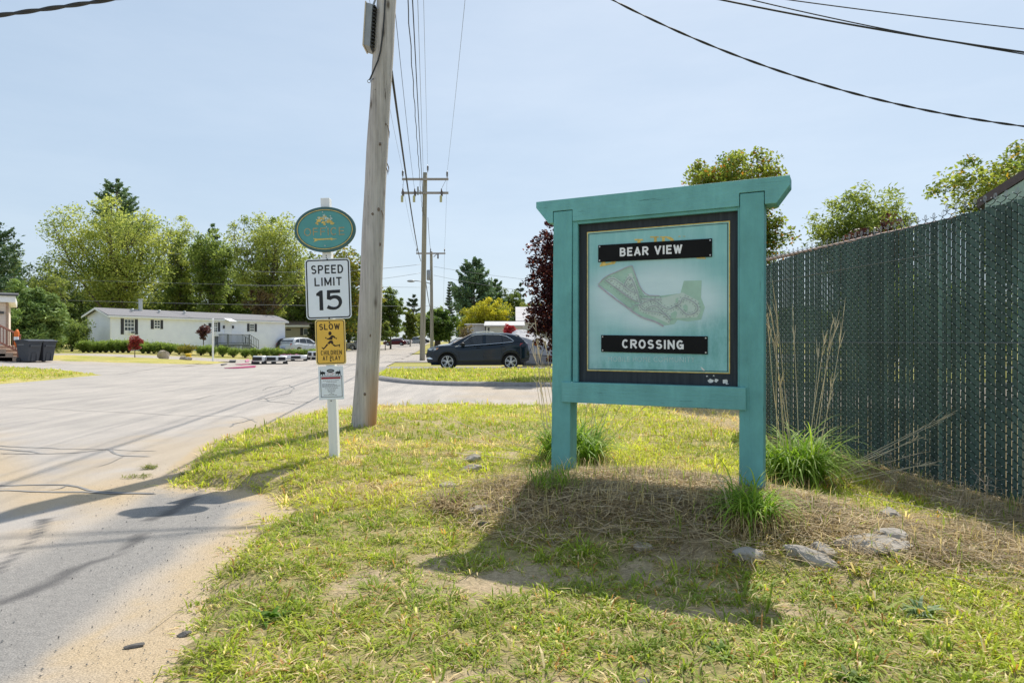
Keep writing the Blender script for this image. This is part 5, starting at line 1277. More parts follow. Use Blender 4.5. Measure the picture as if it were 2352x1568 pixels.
# sheds and pale barn at the right of the car
MAT_SHED = M('pale_shed_board', (.50, .485, .46), .8, vs=3, var=.1, stretch=(8, 8, .4)); MAT_SHED2 = M('cream_shed_board', (.49, .48, .39), .8, vs=3, var=.1, stretch=(8, 8, .4)); MAT_TIN = M('white_tin', (.52, .51, .50), .85, vs=3, var=.08)
MAT_TINR = siding('ribbed_tin', (.62, .59, .58), .3, .5)
def shed(lab, pxa, pxb, Y, ytop, yeave, mat, roofm, dep=4., ridge=True):
    xa, xb = PX(pxa, Y), PX(pxb, Y); z1 = CAMH+(784-yeave)/FV*Y; zr = CAMH+(784-ytop)/FV*Y; z0 = g(xa, Y)-.2
    o = thing('shed', lab, 'shed', (xa, Y, z0))
    w = G().box2((xa, Y, z0), (xb, Y+dep, z1)).build('wall', mat, o)
    gg = G()
    gg.prism([(xa-.2, Y-.25, z1), (xa-.2, Y+dep/2, zr), (xa-.2, Y+dep/2, zr+.08), (xa-.2, Y-.25, z1+.08)], (xb-xa+.4, 0, 0)).prism([(xa-.2, Y+dep/2, zr), (xa-.2, Y+dep+.25, z1), (xa-.2, Y+dep+.25, z1+.08), (xa-.2, Y+dep/2, zr+.08)], (xb-xa+.4, 0, 0))
    gg.build('roof', roofm, o)
    G().prism([(xa, Y, z1), (xa, Y+dep, z1), (xa, Y+dep/2, zr)], (.05, 0, 0)).prism([(xb-.05, Y, z1), (xb-.05, Y+dep, z1), (xb-.05, Y+dep/2, zr)], (.05, 0, 0)).build('gable', mat, o)
    return o, w
shed('low pale grey shed with a flat looking roof behind the bonnet of the dark car', 1072, 1114, 58, 744, 746, MAT_SHED, MAT_TIN)
o, w = shed('cream shed with a pale tin roof behind the cab of the dark car', 1117, 1200, 56, 738.5, 749, MAT_SHED2, MAT_TIN)
Y = 56; G().box2((PX(1121, Y), Y-.04, 1.6), (PX(1124, Y), Y-.001, CAMH+(784-752)/FV*Y)).build('corner_post', MAT_SHUT, o)
YB = 64; xa, xb = PX(1189, YB), PX(1300, YB); zb = lambda py: CAMH+(784-py)/FV*YB
o = thing('barn', 'pale barn with a ribbed white tin roof between the yellow tree and the purple maple', 'barn', (xa, YB, 0))
G().box2((xa, YB, -.1), (xb, YB+7, zb(737))).build('wall', MAT_SHED2, o)
gg = G().prism([(xa, YB, zb(737)), (xa, YB+7, zb(737)), (xa, YB+3.5, zb(703))], (.06, 0, 0)); gg.build('gable', MAT_SHED2, o)
gg = G().prism([(xa-.2, YB-.3, zb(739.5)), (xa-.2, YB+3.5, zb(703)), (xa-.2, YB+3.5, zb(703)+.12), (xa-.2, YB-.3, zb(739.5)+.12)], (xb-xa, 0, 0)); gg.build('roof', MAT_TINR, o)
# tarpaulin-covered boat behind the car tail
MAT_TARP = M('grey_tarp', (.36, .36, .39), .6, vs=2.5, var=.15, bump=.5, bs=3, bdist=.08)
YT = 34.0; o = thing('covered_boat', 'boat under a grey tarpaulin behind the tail of the dark car', 'boat', (PX(1225, YT), YT, 0))
st = [(1176, 764, 800), (1186, 757, 815), (1205, 757, 832), (1225, 765, 834), (1245, 776, 834), (1262, 783, 834), (1278, 792, 833)]
V_ = []; 
for px, yt, yb in st:
    x = PX(px, YT); zt = CAMH+(784-yt)/FV*YT; zb_ = CAMH+(784-yb)/FV*YT; w = .95
    for (n, f) in ((-w*.85, 0), (-w, .35), (-w*.8, .75), (-w*.25, 1), (w*.25, 1), (w*.8, .75), (w, .35), (w*.85, 0)):
        V_.append((x+R.normal(0, .03), YT+n+R.normal(0, .03), zb_+(zt-zb_)*f))
i = np.arange(len(V_)).reshape(-1, 8); gg = G().add(V_, np.concatenate([np.stack([i[:-1, :-1], i[:-1, 1:], i[1:, 1:], i[1:, :-1]], -1).reshape(-1, 4)]))
gg.f.setdefault(8, []).append(np.array([list(i[0]), list(i[-1][::-1])])); gg.build('tarpaulin', MAT_TARP, o)
gg = G(); 
for px in (1205, 1235): x = PX(px, YT); gg.tube([(x, YT-.96, .1), (x+.2, YT-.97, .75), (x+.5, YT-.8, 1.2)], .012, 4)
gg.tube([(PX(1184, YT), YT-.99, .72), (PX(1272, YT), YT-1.0, .5)], .012, 4); gg.build('tie_rope', MAT_CABLE, o)
G().box2((PX(1200, YT), YT-.5, .02), (PX(1265, YT), YT+.5, .18)).build('trailer_frame', MAT_GALV, o)

# green house with a gable roof behind the fence
MAT_GHS = siding('sage_siding', (.19, .28, .24), .16, .8); MAT_GTRIM = M('sage_trim', (.34, .46, .40), .6, vs=5, var=.08); MAT_DEAVE = M('brown_roof_edge', (.10, .08, .082), .7, vs=9, var=.2)
YH = 10.0; TA = .63
o = local_thing('green_house', 'sage green house with a steep gable showing above the right end of the fence', 'house', (PX(2262, YH), YH, 0), (0, 0, rad(-42)))
ez = CAMH+(784-466)/FV*YH; hw_ = 3.6; zr = ez+TA*hw_; ww = .62
G().box2((ww, .3, -.1), (2*hw_-ww, 9, ez-.05)).build('wall', MAT_GHS, o)
G().prism([(ww, .3, ez-.06), (2*hw_-ww, .3, ez-.06), (2*hw_-ww, .3, ez+TA*ww-.35), (hw_, .3, zr-.35), (ww, .3, ez+TA*ww-.35)], (0, 8.7, 0)).build('gable', MAT_GHS, o)
gg = G()
for sg in (0, 1):
    fx = (lambda x: x) if sg == 0 else (lambda x: 2*hw_-x)
    gg.prism([(fx(-.1), 0, ez-TA*.1), (fx(hw_), 0, zr), (fx(hw_), 0, zr+.13), (fx(-.1), 0, ez-TA*.1+.13)], (0, 9.4, 0))
gg.build('roof', MAT_DEAVE, o)
gg = G()
gg.prism([(0, .02, ez-.30), (hw_, .02, zr-.30), (hw_, .02, zr-.02), (0, .02, ez-.02)], (0, .04, 0))
gg.prism([(2*hw_, .02, ez-.30), (hw_, .02, zr-.30), (hw_, .02, zr-.02), (2*hw_, .02, ez-.02)], (0, .04, 0)); gg.build('bargeboard', MAT_GTRIM, o)

# ------------------------------------------------------------------ cars
def paint(name, col, rough=.22):
    m, N, L, B = mk(name); f = noise_node(N, L, 2.5, 3)
    L.new(ramp(N, L, f, [(.3, C(col, .9)), (.7, C(col, 1.1))]), B.inputs['Base Color'])
    B.inputs['Roughness'].default_value = rough; B.inputs['Specular IOR Level'].default_value = .32
    B.inputs['Coat Weight'].default_value = .3; B.inputs['Coat Roughness'].default_value = .06; return m
MAT_TYRE = M('tyre_rubber', (.018, .018, .019), .8, vs=20, bump=.2); MAT_RIM = M('alloy_rim', (.78, .79, .80), .3, metal=.25, vs=8, var=.1)
MAT_CHR = M('chrome_trim', (.75, .76, .78), .15, metal=.95, vs=4, var=.04); MAT_CGL = glassm('car_glass', (.012, .014, .017), .04); MAT_PLA = M('black_plastic', (.02, .02, .022), .55, vs=12, var=.2)
MAT_RED = M('tail_lamp_red', (.45, .03, .03), .15, vs=20, var=.25, spec=.7); MAT_HL = M('head_lamp', (.62, .64, .66), .12, vs=25, var=.3, spec=.8); MAT_AMB = M('amber_lens', (.65, .25, .05), .2, vs=9)
def interp(pts, x): p = np.array(pts); return np.interp(x, p[:, 0], p[:, 1])
def make_car(name, lab, cat, S, parent_mats, detail=True, group=None):
    """side profile in metres, front at x=0; y=0 is the centre line, near side is -y"""
    body_m = parent_mats
    o = local_thing(name, lab, cat, (0, 0, 0), (0, 0, 0), group)
    L_, W = S['L'], S['W']/2
    wx, wr, ar = S['wheels'], S['wr'], S['ar']
    xs = set(np.linspace(0, L_, 60).tolist())
    for c in wx: xs |= set((c+ar*np.cos(np.linspace(0, math.pi, 17))).tolist()) | {c-ar-.001, c+ar+.001}
    xs = np.array(sorted(xs)); xs = xs[(xs >= 0) & (xs <= L_)]
    top = interp(S['hood'], xs); bot = interp(S['sill'], xs); arch = bot.copy()
    for c in wx:
        k = np.abs(xs-c) <= ar; arch[k] = np.maximum(arch[k], wr*.98+np.sqrt(np.maximum(ar**2-(xs[k]-c)**2, 0)))
    plan = W*(1-.30*np.clip((.55-xs)/.55, 0, 1)**2.2-.20*np.clip((xs-(L_-.5))/.5, 0, 1)**2.2)
    V_ = []; nr = 11
    for k, x in enumerate(xs):
        zb, zt, w = arch[k], top[k], plan[k]
        hgt = zt-zb
        ring = [(0, zb), (-w*.93, zb), (-w*.985, zb+.05*min(1, hgt)), (-w*1.0, zb+hgt*.24), (-w*.968, zb+hgt*.45), (-w*1.0, zb+hgt*.72), (-w*.975, zb+hgt*.88), (-w*.90, zt-.03*hgt), (-w*.78, zt), (-w*.4, zt+.015), (0, zt+.02)]
        V_ += [(x, y, z) for y, z in ring]
    V_ = np.array(V_); i = np.arange(len(V_)).reshape(-1, nr)
    gg = G(); q = np.stack([i[:-1, :-1], i[1:, :-1], i[1:, 1:], i[:-1, 1:]], -1).reshape(-1, 4)
    gg.add(V_, q); gg.add(V_*[1, -1, 1], q[:, ::-1])
    for e in (0, -1):
        gg.f.setdefault(nr, []).append(np.array([list(i[e])])); gg.f.setdefault(nr, []).append(np.array([list(i[e]+len(V_))]))
    # greenhouse
    roof = S['roof']; rx = np.linspace(roof[0][0], roof[-1][0], 40); rz = interp(roof, rx); bz = interp(S['hood'], rx)-.02
    def gside(x, z):
        zb = interp(S['hood'], x); f = (z-zb)/(S['H']-S['belt']); return W*(.925-.20*np.clip(f, -.1, 1.2))
    V2 = []
    for k, x in enumerate(rx):
        zt = max(rz[k], bz[k]+.001); wt = gside(x, zt); wb = gside(x, bz[k])
        ec = 1-.10*np.clip((roof[0][0]+.4-x)/.4, 0, 1)-.08*np.clip((x-roof[-1][0]+.3)/.3, 0, 1)
        V2 += [(x, -wb*ec, bz[k]), (x, -(wb*.4+wt*.6)*ec, bz[k]*.4+zt*.6), (x, -wt*ec, zt-.035*min(1, (zt-bz[k])*3)), (x, -wt*.86*ec, zt+.0), (x, -wt*.45, zt+.022), (x, 0, zt+.03)]
    V2 = np.array(V2); j = np.arange(len(V2)).reshape(-1, 6); q = np.stack([j[:-1, :-1], j[1:, :-1], j[1:, 1:], j[:-1, 1:]], -1).reshape(-1, 4)
    gg.add(V2, q); gg.add(V2*[1, -1, 1], q[:, ::-1])
    body = gg.build('body', body_m, o, smooth=True)
    def surf(x, z, off=.012): return -(gside(x, z)+off)
    for s in (1, -1):
        for pl in S['glass']:
            p = [(x, s*surf(x, z), z) for x, z in pl]; G().add(p, [tuple(range(len(p)))]).build('side_window', MAT_CGL, o)
    if 'trimline' in S:
        for s in (1, -1):
            t = [(x, s*surf(x, z, .018), z) for x, z in S['trimline']]; G().tube(t, .013, 5).build('chrome_trim', MAT_CHR, o)
    # screens
    for nm, (x0, z0, x1, z1) in S['screens'].items():
        gg = G(); n = 8; V3 = []
        for k in range(n+1):
            t = k/n; x = x0+(x1-x0)*t; z = z0+(z1-z0)*t+.035+.03*math.sin(math.pi*t)*0; w = gside(x, z)*.90
            for u in np.linspace(-1, 1, 7): V3.append((x+(-.02 if nm == 'windscreen' else .02), u*w, z+.02*(1-u*u)))
        m_ = np.arange(len(V3)).reshape(-1, 7); gg.add(V3, np.stack([m_[:-1, :-1], m_[1:, :-1], m_[1:, 1:], m_[:-1, 1:]], -1).reshape(-1, 4)); gg.build(nm, MAT_CGL, o, smooth=True)
    # under body and wells
    gg = G().box2((.25, -W*.86, .20), (L_-.25, W*.86, .62)).box2((.30, -W*.72, .6), (L_-.35, W*.72, .84)); gg.build('underbody', MAT_PLA, o)
    if detail:
        xk = np.linspace(wx[0]+ar, wx[1]-ar, 10)
        for s in (1, -1): G().prism([(xk[0], s*W*1.0, interp(S['sill'], xk[0])-.02), (xk[-1], s*W*1.0, interp(S['sill'], xk[-1])-.02), (xk[-1], s*W*1.005, interp(S['sill'], xk[-1])+.15), (xk[0], s*W*1.005, interp(S['sill'], xk[0])+.15)], (0, -.03*s, 0)).build('sill_cladding', MAT_PLA, o)
        for c in wx:
            for s in (1, -1):
                a = np.linspace(-.05, math.pi+.05, 22); p = np.stack([c+(ar+.028)*np.cos(a), np.full(22, s*W*1.005), wr*.98+(ar+.028)*np.sin(a)], 1)
                G().tube(p, .032, 6).build('arch_trim', MAT_PLA, o, smooth=True)
    for c in wx:
        for s in (1, -1):
            y1, y0 = s*W*.985, s*W*.74
            wh = G(); a = np.linspace(0, 2*math.pi, 33)[:-1]
            pr = [(y0, wr*.6), (y0, wr*.95), (y0+(y1-y0)*.15, wr), (y0+(y1-y0)*.85, wr), (y1, wr*.95), (y1+.01*s, wr*.80), (y1-.01*s, wr*.755)]
            V4 = [(c+r*math.cos(t), y, wr+r*math.sin(t)) for y, r in pr for t in a]; n = len(a); m_ = np.arange(len(V4)).reshape(-1, n)
            wh.add(V4, np.stack([m_[:-1], np.roll(m_[:-1], -1, 1), np.roll(m_[1:], -1, 1), m_[1:]], -1).reshape(-1, 4))
            ty = wh.build('wheel', MAT_TYRE, o, smooth=True)
            gg = G(); yf = y1-.015*s; gg.tube([(c, yf-.10*s, wr), (c, yf-.09*s, wr)], wr*.75, 28); gg.build('brake_disc', MAT_PLA, ty)
            gg = G(); rr = wr*.75
            ra = np.array([(c+rr*.965*math.cos(t), yf, wr+rr*.965*math.sin(t)) for t in a]); gg.tube(np.concatenate([ra, ra[:1]]), rr*.055, 6, False)
            for k in range(5):
                for d in (-.17, .17):
                    t = 2*math.pi*k/5+.3; p0 = np.array([c+rr*.16*math.cos(t+d*1.5), yf-.005*s, wr+rr*.16*math.sin(t+d*1.5)]); p1 = np.array([c+rr*.95*math.cos(t+d), yf, wr+rr*.95*math.sin(t+d)])
                    gg.tube([p0, p1], rr*.062, 5)
            gg.cyl((c, yf-.03*s, wr), (c, yf+.012*s, wr), rr*.22, 14); gg.build('rim', MAT_RIM, ty)
    for nm, mt, pls in S['lamps']:
        for s in (1, -1):
            gg = G()
            for pl in pls:
                c_ = []
                for x, z in pl:
                    w = interp(np.stack([xs, plan], 1), x); zt = interp(S['hood'], x); zb = interp(S['sill'], x); f = (z-zb)/(zt-zb)
                    yy = w*np.interp(f, [0, .24, .45, .72, .88, .97, 1], [.96, 1, .968, 1, .975, .92, .8])
                    c_.append((x-.012 if x < 1 else x+.012, -s*(yy+.012), z))
                gg.add(c_, [tuple(range(len(c_)))])
            gg.build(nm, mt, o)
    if 'mirror' in S:
        x, z = S['mirror']
        for s in (1, -1):
            gg = G().ell((x, -s*(gside(x, z)+.13), z), (.10, .11, .075), 14, 8).tube([(x+.03, -s*(gside(x, z)-.02), z-.05), (x+.01, -s*(gside(x, z)+.1), z-.03)], .03, 6); gg.build('mirror', S.get('mirror_mat', MAT_PLA), o, smooth=True)
    if 'handles' in S:
        for (x, z) in S['handles']:
            for s in (1, -1): G().ell((x, -s*W*1.0, z), (.11, .028, .02), 12, 6).build('door_handle', body_m, o, smooth=True)
    if 'gaps' in S:
        gg = G()
        for pl in S['gaps']:
            for s in (1, -1): 
                t = []
                for x, z in pl:
                    w = interp(np.stack([xs, plan], 1), x); zt = interp(S['hood'], x); zb = interp(S['sill'], x); f = (z-zb)/(zt-zb)
                    t.append((x, -s*(w*np.interp(f, [0, .24, .45, .72, .88, .97, 1], [.96, 1, .968, 1, .975, .905, .8])+.001), z))
                gg.tube(t, .006, 4)
        gg.build('panel_gap', MAT_PLA, body)
    if 'rails' in S:
        for s in (1, -1):
            x0, x1 = S['rails']; t = [(x, -s*W*.66, interp(roof, x)+.03+.045*math.sin(math.pi*min(1, max(0, (x-x0)/(x1-x0))))**.4) for x in np.linspace(x0, x1, 12)]; G().tube(t, .016, 5).build('roof_rail', MAT_CHR if S.get('crail') else MAT_PLA, o)
    if 'grille' in S:
        z0, z1 = S['grille']; gg = G()
        for k in range(4): zz = z0+(z1-z0)*k/3; gg.box((.02+.09*(k/3), 0, zz), (.06, W*1.05, .035))
        gg.build('grille', MAT_CHR, o); G().box((.09, 0, (z0+z1)/2), (.09, W*1.1, z1-z0)).build('grille_back', MAT_PLA, o)
    return o
SUV = dict(L=4.76, W=1.90, H=1.66, belt=1.12, wheels=(1.007, 3.90), wr=.355, ar=.425,
  hood=[(0, .66), (.05, .90), (.10, .965), (.23, 1.01), (.64, 1.085), (1.16, 1.12), (1.6, 1.09), (2.8, 1.16), (3.9, 1.25), (4.3, 1.27), (4.56, 1.255), (4.68, 1.19), (4.72, .95), (4.76, .62)],
  sill=[(0, .60), (.06, .36), (.3, .24), (.6, .21), (1.5, .21), (3.4, .215), (4.3, .26), (4.66, .36), (4.76, .58)],
  roof=[(1.10, 1.10), (1.5, 1.33), (2.06, 1.605), (2.3, 1.645), (2.7, 1.665), (3.2, 1.665), (3.7, 1.64), (4.0, 1.60), (4.18, 1.56), (4.40, 1.40), (4.58, 1.24)],
  glass=[[(1.56, 1.105), (1.85, 1.34), (2.12, 1.52), (2.38, 1.575), (2.60, 1.582), (2.60, 1.165), (2.0, 1.12)], [(2.76, 1.175), (2.76, 1.582), (3.30, 1.575), (3.46, 1.54), (3.50, 1.235), (3.2, 1.205)], [(3.54, 1.24), (3.50, 1.53), (3.66, 1.50), (3.85, 1.41), (3.98, 1.30), (3.90, 1.265)]],
  trimline=[(1.30, 1.035), (1.50, 1.09), (1.75, 1.29), (2.10, 1.535), (2.35, 1.592), (2.66, 1.605), (3.35, 1.597), (3.68, 1.53), (3.90, 1.41), (4.03, 1.30), (3.98, 1.268), (3.5, 1.215), (2.78, 1.155), (1.7, 1.075), (1.30, 1.035)],
  screens=dict(windscreen=(1.22, 1.17, 2.03, 1.585), rear_window=(4.22, 1.535, 4.52, 1.28)),
  lamps=[('head_lamp', MAT_HL, [[(.09, .93), (.20, .88), (.42, .865), (.50, .90), (.62, .985), (.40, .975), (.15, .955)]]), ('amber_lens', MAT_AMB, [[(.50, .895), (.56, .92), (.64, .99), (.52, .982)]]), ('fog_lamp', MAT_CHR, [[(.04, .55), (.22, .56), (.36, .48), (.20, .47), (.05, .50)]]),
         ('tail_lamp', MAT_RED, [[(4.22, 1.19), (4.40, 1.20), (4.66, 1.20), (4.70, 1.10), (4.55, 1.085), (4.30, 1.09)]]), ('lower_bumper', MAT_PLA, [[(.04, .45), (.5, .40), (.55, .27), (.12, .30)], [(4.36, .50), (4.70, .56), (4.72, .42), (4.36, .30)]])],
  mirror=(1.70, 1.165), handles=[(2.42, 1.0), (3.52, 1.045)], gaps=[[(1.58, 1.06), (1.52, .8), (1.56, .4)], [(2.67, 1.14), (2.67, .7), (2.68, .38)], [(3.72, 1.2), (3.66, .95), (3.45, .7)], [(.5, .88), (.42, .72), (.5, .55)]], rails=(2.2, 3.1), crail=True, grille=(.62, .93))
MAT_SUVP = paint('midnight_green_paint', (.004, .013, .026), .10)
suv = make_car('parked_car', 'dark blue green SUV parked side-on across the driveway, nose to the left', 'car', SUV, MAT_SUVP)
YS = 29.75
suv.location = (PX(976.5, YS), YS+.95, gz(PX(1100, YS), YS)+.0)
gg = G().prism([(4.02, -.62, 1.60), (4.28, -.60, 1.565), (4.30, -.6, 1.535), (4.1, -.62, 1.56)], (0, 1.24, 0)); gg.build('spoiler', MAT_SUVP, suv)
# other vehicles, far off
WAG = dict(L=4.6, W=1.85, H=1.66, belt=1.05, wheels=(.95, 3.65), wr=.34, ar=.39, hood=[(0, .62), (.06, .86), (.25, .96), (1.1, 1.05), (2, 1.04), (3.6, 1.12), (4.4, 1.14), (4.55, .9), (4.6, .6)], sill=[(0, .5), (.1, .28), (.6, .2), (4, .22), (4.5, .34), (4.6, .55)],
  roof=[(1.0, 1.0), (1.75, 1.5), (2.1, 1.62), (2.9, 1.66), (3.7, 1.62), (4.15, 1.55), (4.48, 1.12)], glass=[[(1.45, 1.06), (1.95, 1.48), (2.5, 1.56), (2.5, 1.1)], [(2.58, 1.1), (2.58, 1.56), (3.4, 1.54), (3.5, 1.16)], [(3.58, 1.17), (3.5, 1.52), (3.9, 1.45), (4.15, 1.22)]],
  screens=dict(windscreen=(1.1, 1.06, 1.85, 1.53), rear_window=(4.1, 1.52, 4.4, 1.2)), lamps=[('head_lamp', MAT_HL, [[(.06, .82), (.5, .78), (.62, .93), (.2, .9)]]), ('tail_lamp', MAT_RED, [[(4.2, 1.1), (4.54, 1.08), (4.56, .85), (4.3, .9)], [(4.35, .6), (4.58, .62), (4.58, .5), (4.35, .48)]])], mirror=(1.55, 1.1), handles=[(2.3, .98), (3.3, 1.0)])
SED = dict(L=4.75, W=1.82, H=1.43, belt=.95, wheels=(.95, 3.7), wr=.33, ar=.38, hood=[(0, .55), (.06, .72), (.3, .80), (1.2, .92), (2, .94), (3.7, .99), (4.5, .98), (4.7, .85), (4.75, .55)], sill=[(0, .48), (.1, .25), (.6, .19), (4.2, .2), (4.65, .3), (4.75, .5)],
  roof=[(1.15, .92), (1.95, 1.33), (2.4, 1.42), (3.0, 1.43), (3.5, 1.36), (4.2, .99)], glass=[[(1.6, .97), (2.1, 1.3), (2.6, 1.36), (2.6, .99)], [(2.68, 1.0), (2.68, 1.36), (3.3, 1.32), (3.75, 1.06)]],
  screens=dict(windscreen=(1.25, .94, 2.05, 1.35), rear_window=(3.5, 1.34, 4.1, 1.03)), lamps=[('head_lamp', MAT_HL, [[(.06, .68), (.5, .66), (.6, .8), (.25, .76)]]), ('tail_lamp', MAT_RED, [[(4.3, .93), (4.68, .86), (4.7, .72), (4.35, .76)]])], mirror=(1.65, 1.0))
MAT_SIL = paint('silver_paint', (.50, .53, .57), .3); MAT_MAR = paint('maroon_paint', (.10, .012, .018), .3); MAT_WHT = paint('white_paint', (.72, .72, .72), .3); MAT_DRK = paint('black_paint', (.012, .013, .016), .25); MAT_GRYP = paint('grey_paint', (.25, .27, .29), .3)
GC = 'vehicles parked far along the road'
def place(o, px, Y, rz): o.location = (PX(px, Y), Y, g(PX(px, Y), Y)+.01); o.rotation_euler = (0, 0, rad(rz))
c = make_car('parked_car', 'silver wagon seen partly behind the right end of the white mobile home', 'car', WAG, MAT_SIL, False); place(c, 730, 68, 245)
c = make_car('parked_car', 'black wagon mostly hidden behind the silver wagon and the amber sign', 'car', WAG, MAT_DRK, False); place(c, 735, 73, 190)
c = make_car('parked_car', 'maroon sedan parked far down the road on the left verge', 'car', SED, MAT_MAR, False, GC); place(c, 881, 132, 0)
c = make_car('parked_car', 'white wagon parked just behind the far maroon sedan', 'car', WAG, MAT_WHT, False, GC); place(c, 899, 146, 4)
c = make_car('parked_car', 'grey wagon farther off, right of the maroon sedan', 'car', WAG, MAT_GRYP, False, GC); place(c, 929, 150, 12)
c = make_car('parked_car', 'farthest dark sedan in the row down the road', 'car', SED, MAT_DRK, False, GC); place(c, 944, 168, 8)
c = make_car('parked_car', 'white wagon behind the bonnet of the dark SUV, under the round tree', 'car', WAG, MAT_WHT, False); place(c, 1004, 62, 8)
c = make_car('parked_car', 'grey wagon showing between the white post and the nearest utility pole', 'car', WAG, MAT_GRYP, False); place(c, 797, 92, 0)

# severed car bumpers and scraps lying on the road
MAT_BUMP = M('white_bumper', (.70, .70, .70), .35, vs=6, var=.08, coat=.4); MAT_MAG = M('magenta_plastic', (.40, .03, .13), .4, vs=6, var=.3); MAT_PINK = M('pink_plastic', (.62, .25, .36), .4, vs=6, var=.2)
def bumper(lab, pxa, pxb, ytop, ybot, Y, rz=0., opens=((.03, .17), (.24, .62), (.72, .97))):
    w = (pxb-pxa)/FV*Y; z0 = CAMH+(784-ybot)/FV*Y; z1 = CAMH+(784-ytop)/FV*Y; h = z1-z0
    xc = PX((pxa+pxb)/2, Y); gz_ = g(xc, Y)
    o = local_thing('car_bumper', lab, 'car part', (xc, Y, gz_), (0, 0, rad(rz)), 'severed car bumpers lying on the road')
    n = 25; u = np.linspace(-1, 1, n); gg = G(); prof = [(.0, .30), (-.05, .36), (-.07, .55), (-.05, .8), (.02, 1.0), (.12, 1.0)]
    V_ = [(ui*w/2, .30*abs(ui)**3+py, h*pz) for ui in u for py, pz in prof]; m_ = np.arange(len(V_)).reshape(n, -1)
    q = np.stack([m_[:-1, :-1], m_[1:, :-1], m_[1:, 1:], m_[:-1, 1:]], -1).reshape(-1, 4); gg.add(V_, q); gg.add(np.array(V_)+[0, .03, 0], q[:, ::-1]); gg.build('shell', MAT_BUMP, o, smooth=True)
    gg = G()
    for a, b in opens:
        for k in range(8):
            u0, u1 = (a+(b-a)*k/8)*2-1, (a+(b-a)*(k+1)/8)*2-1
            gg.add([(x*w/2, .30*abs(x)**3-.078, h*z) for x, z in ((u0, .46), (u1, .46), (u1, .86), (u0, .86))], [(0, 1, 2, 3)])
    gg.build('grille_mesh', MAT_PLA, o)
    gg = G(); 
    gg.tube([(-w*.47, .25, h*.02), (-w*.3, .06, .03), (0, .03, .03), (w*.3, .06, .03), (w*.47, .25, h*.02)], .03, 5)
    for s in (-.44, 0, .44): gg.prism([(s*w-.14, .04+abs(s)*.4, 0), (s*w+.14, .04+abs(s)*.4, 0), (s*w+.10, .04+abs(s)*.4, h*.42), (s*w-.10, .04+abs(s)*.4, h*.42)], (0, .10, 0))
    gg.build('lower_lip', MAT_PLA, o); return o
bumper('white car bumper with black mesh openings, largest and leftmost lying on the road', 600, 655, 817, 836, 36.8, 3)
bumper('white car bumper lying on the road just behind the largest one', 642, 702, 815, 829, 42.5, 6, ((.05, .3), (.45, .8)))
bumper('smaller white car bumper, farthest of those on the road, beside the amber sign', 703, 735, 806, 826, 45.5, -4, ((.08, .42), (.55, .92)))
b_ = bumper('short white car bumper end turned toward the camera between the other bumpers', 573, 604, 817, 837, 36.4, -12, ((.1, .9),))
o = local_thing('car_grille', 'dark winged car grille lying on the grass verge behind the white bumpers', 'car part', (PX(605, 45), 45, g(PX(605, 45), 45)))
gg = G(); 
gg.prism([(-.52, 0, .16), (-.45, 0, .02), (-.1, 0, .03), (0, 0, .0), (.1, 0, .03), (.43, 0, .02), (.5, 0, .16)][::-1], (0, .08, 0)); gg.build('frame', MAT_DECK, o)
G().prism([(-.52, -.02, .23), (-.48, -.02, .16), (-.1, -.02, .15), (0, -.02, .12), (.1, -.02, .15), (.5, -.02, .16), (.52, -.02, .21), (.12, -.02, .19), (0, -.02, .20), (-.15, -.02, .18)][::-1], (0, .05, 0)).build('upper_bar', MAT_GRYP, o)
def scrap(lab, pl, Y0, mat, z=.0, t=.025):
    p = []
    for px, py in pl: x, y = PG(px, py, .03); p.append((x, y, z))
    o = G().prism(p, (0, 0, t)).build('plastic_scrap', mat); return label(o, lab, 'debris', 'coloured scraps on the road')
scrap('long magenta blade of plastic lying on the road, nearest of the scraps', [(515, 844.8), (545, 842.2), (584, 839.2), (588, 840), (586, 842.6), (550, 844.6)], 35, MAT_MAG, .006)
scrap('small black tipped scrap on the road, leftmost of the scraps', [(507, 836.0), (522, 835.0), (509.5, 838.6)], 36, MAT_PLA, .006)
scrap('thin dark pink sliver of plastic on the road left of the largest bumper', [(540, 836), (575, 834.5), (576, 835.5), (555, 837)], 37, MAT_MAG, .006)
scrap('black trapezoid scrap on the road beneath the verge', [(527, 828.3), (542, 828.0), (541, 831.6), (529, 831.6)], 41, MAT_PLA, .02, .05)
scrap('small pink scrap beside the left end of the largest bumper', [(564, 826.5), (572, 825), (572, 830), (564, 831)], 41, MAT_PINK, .02, .05)

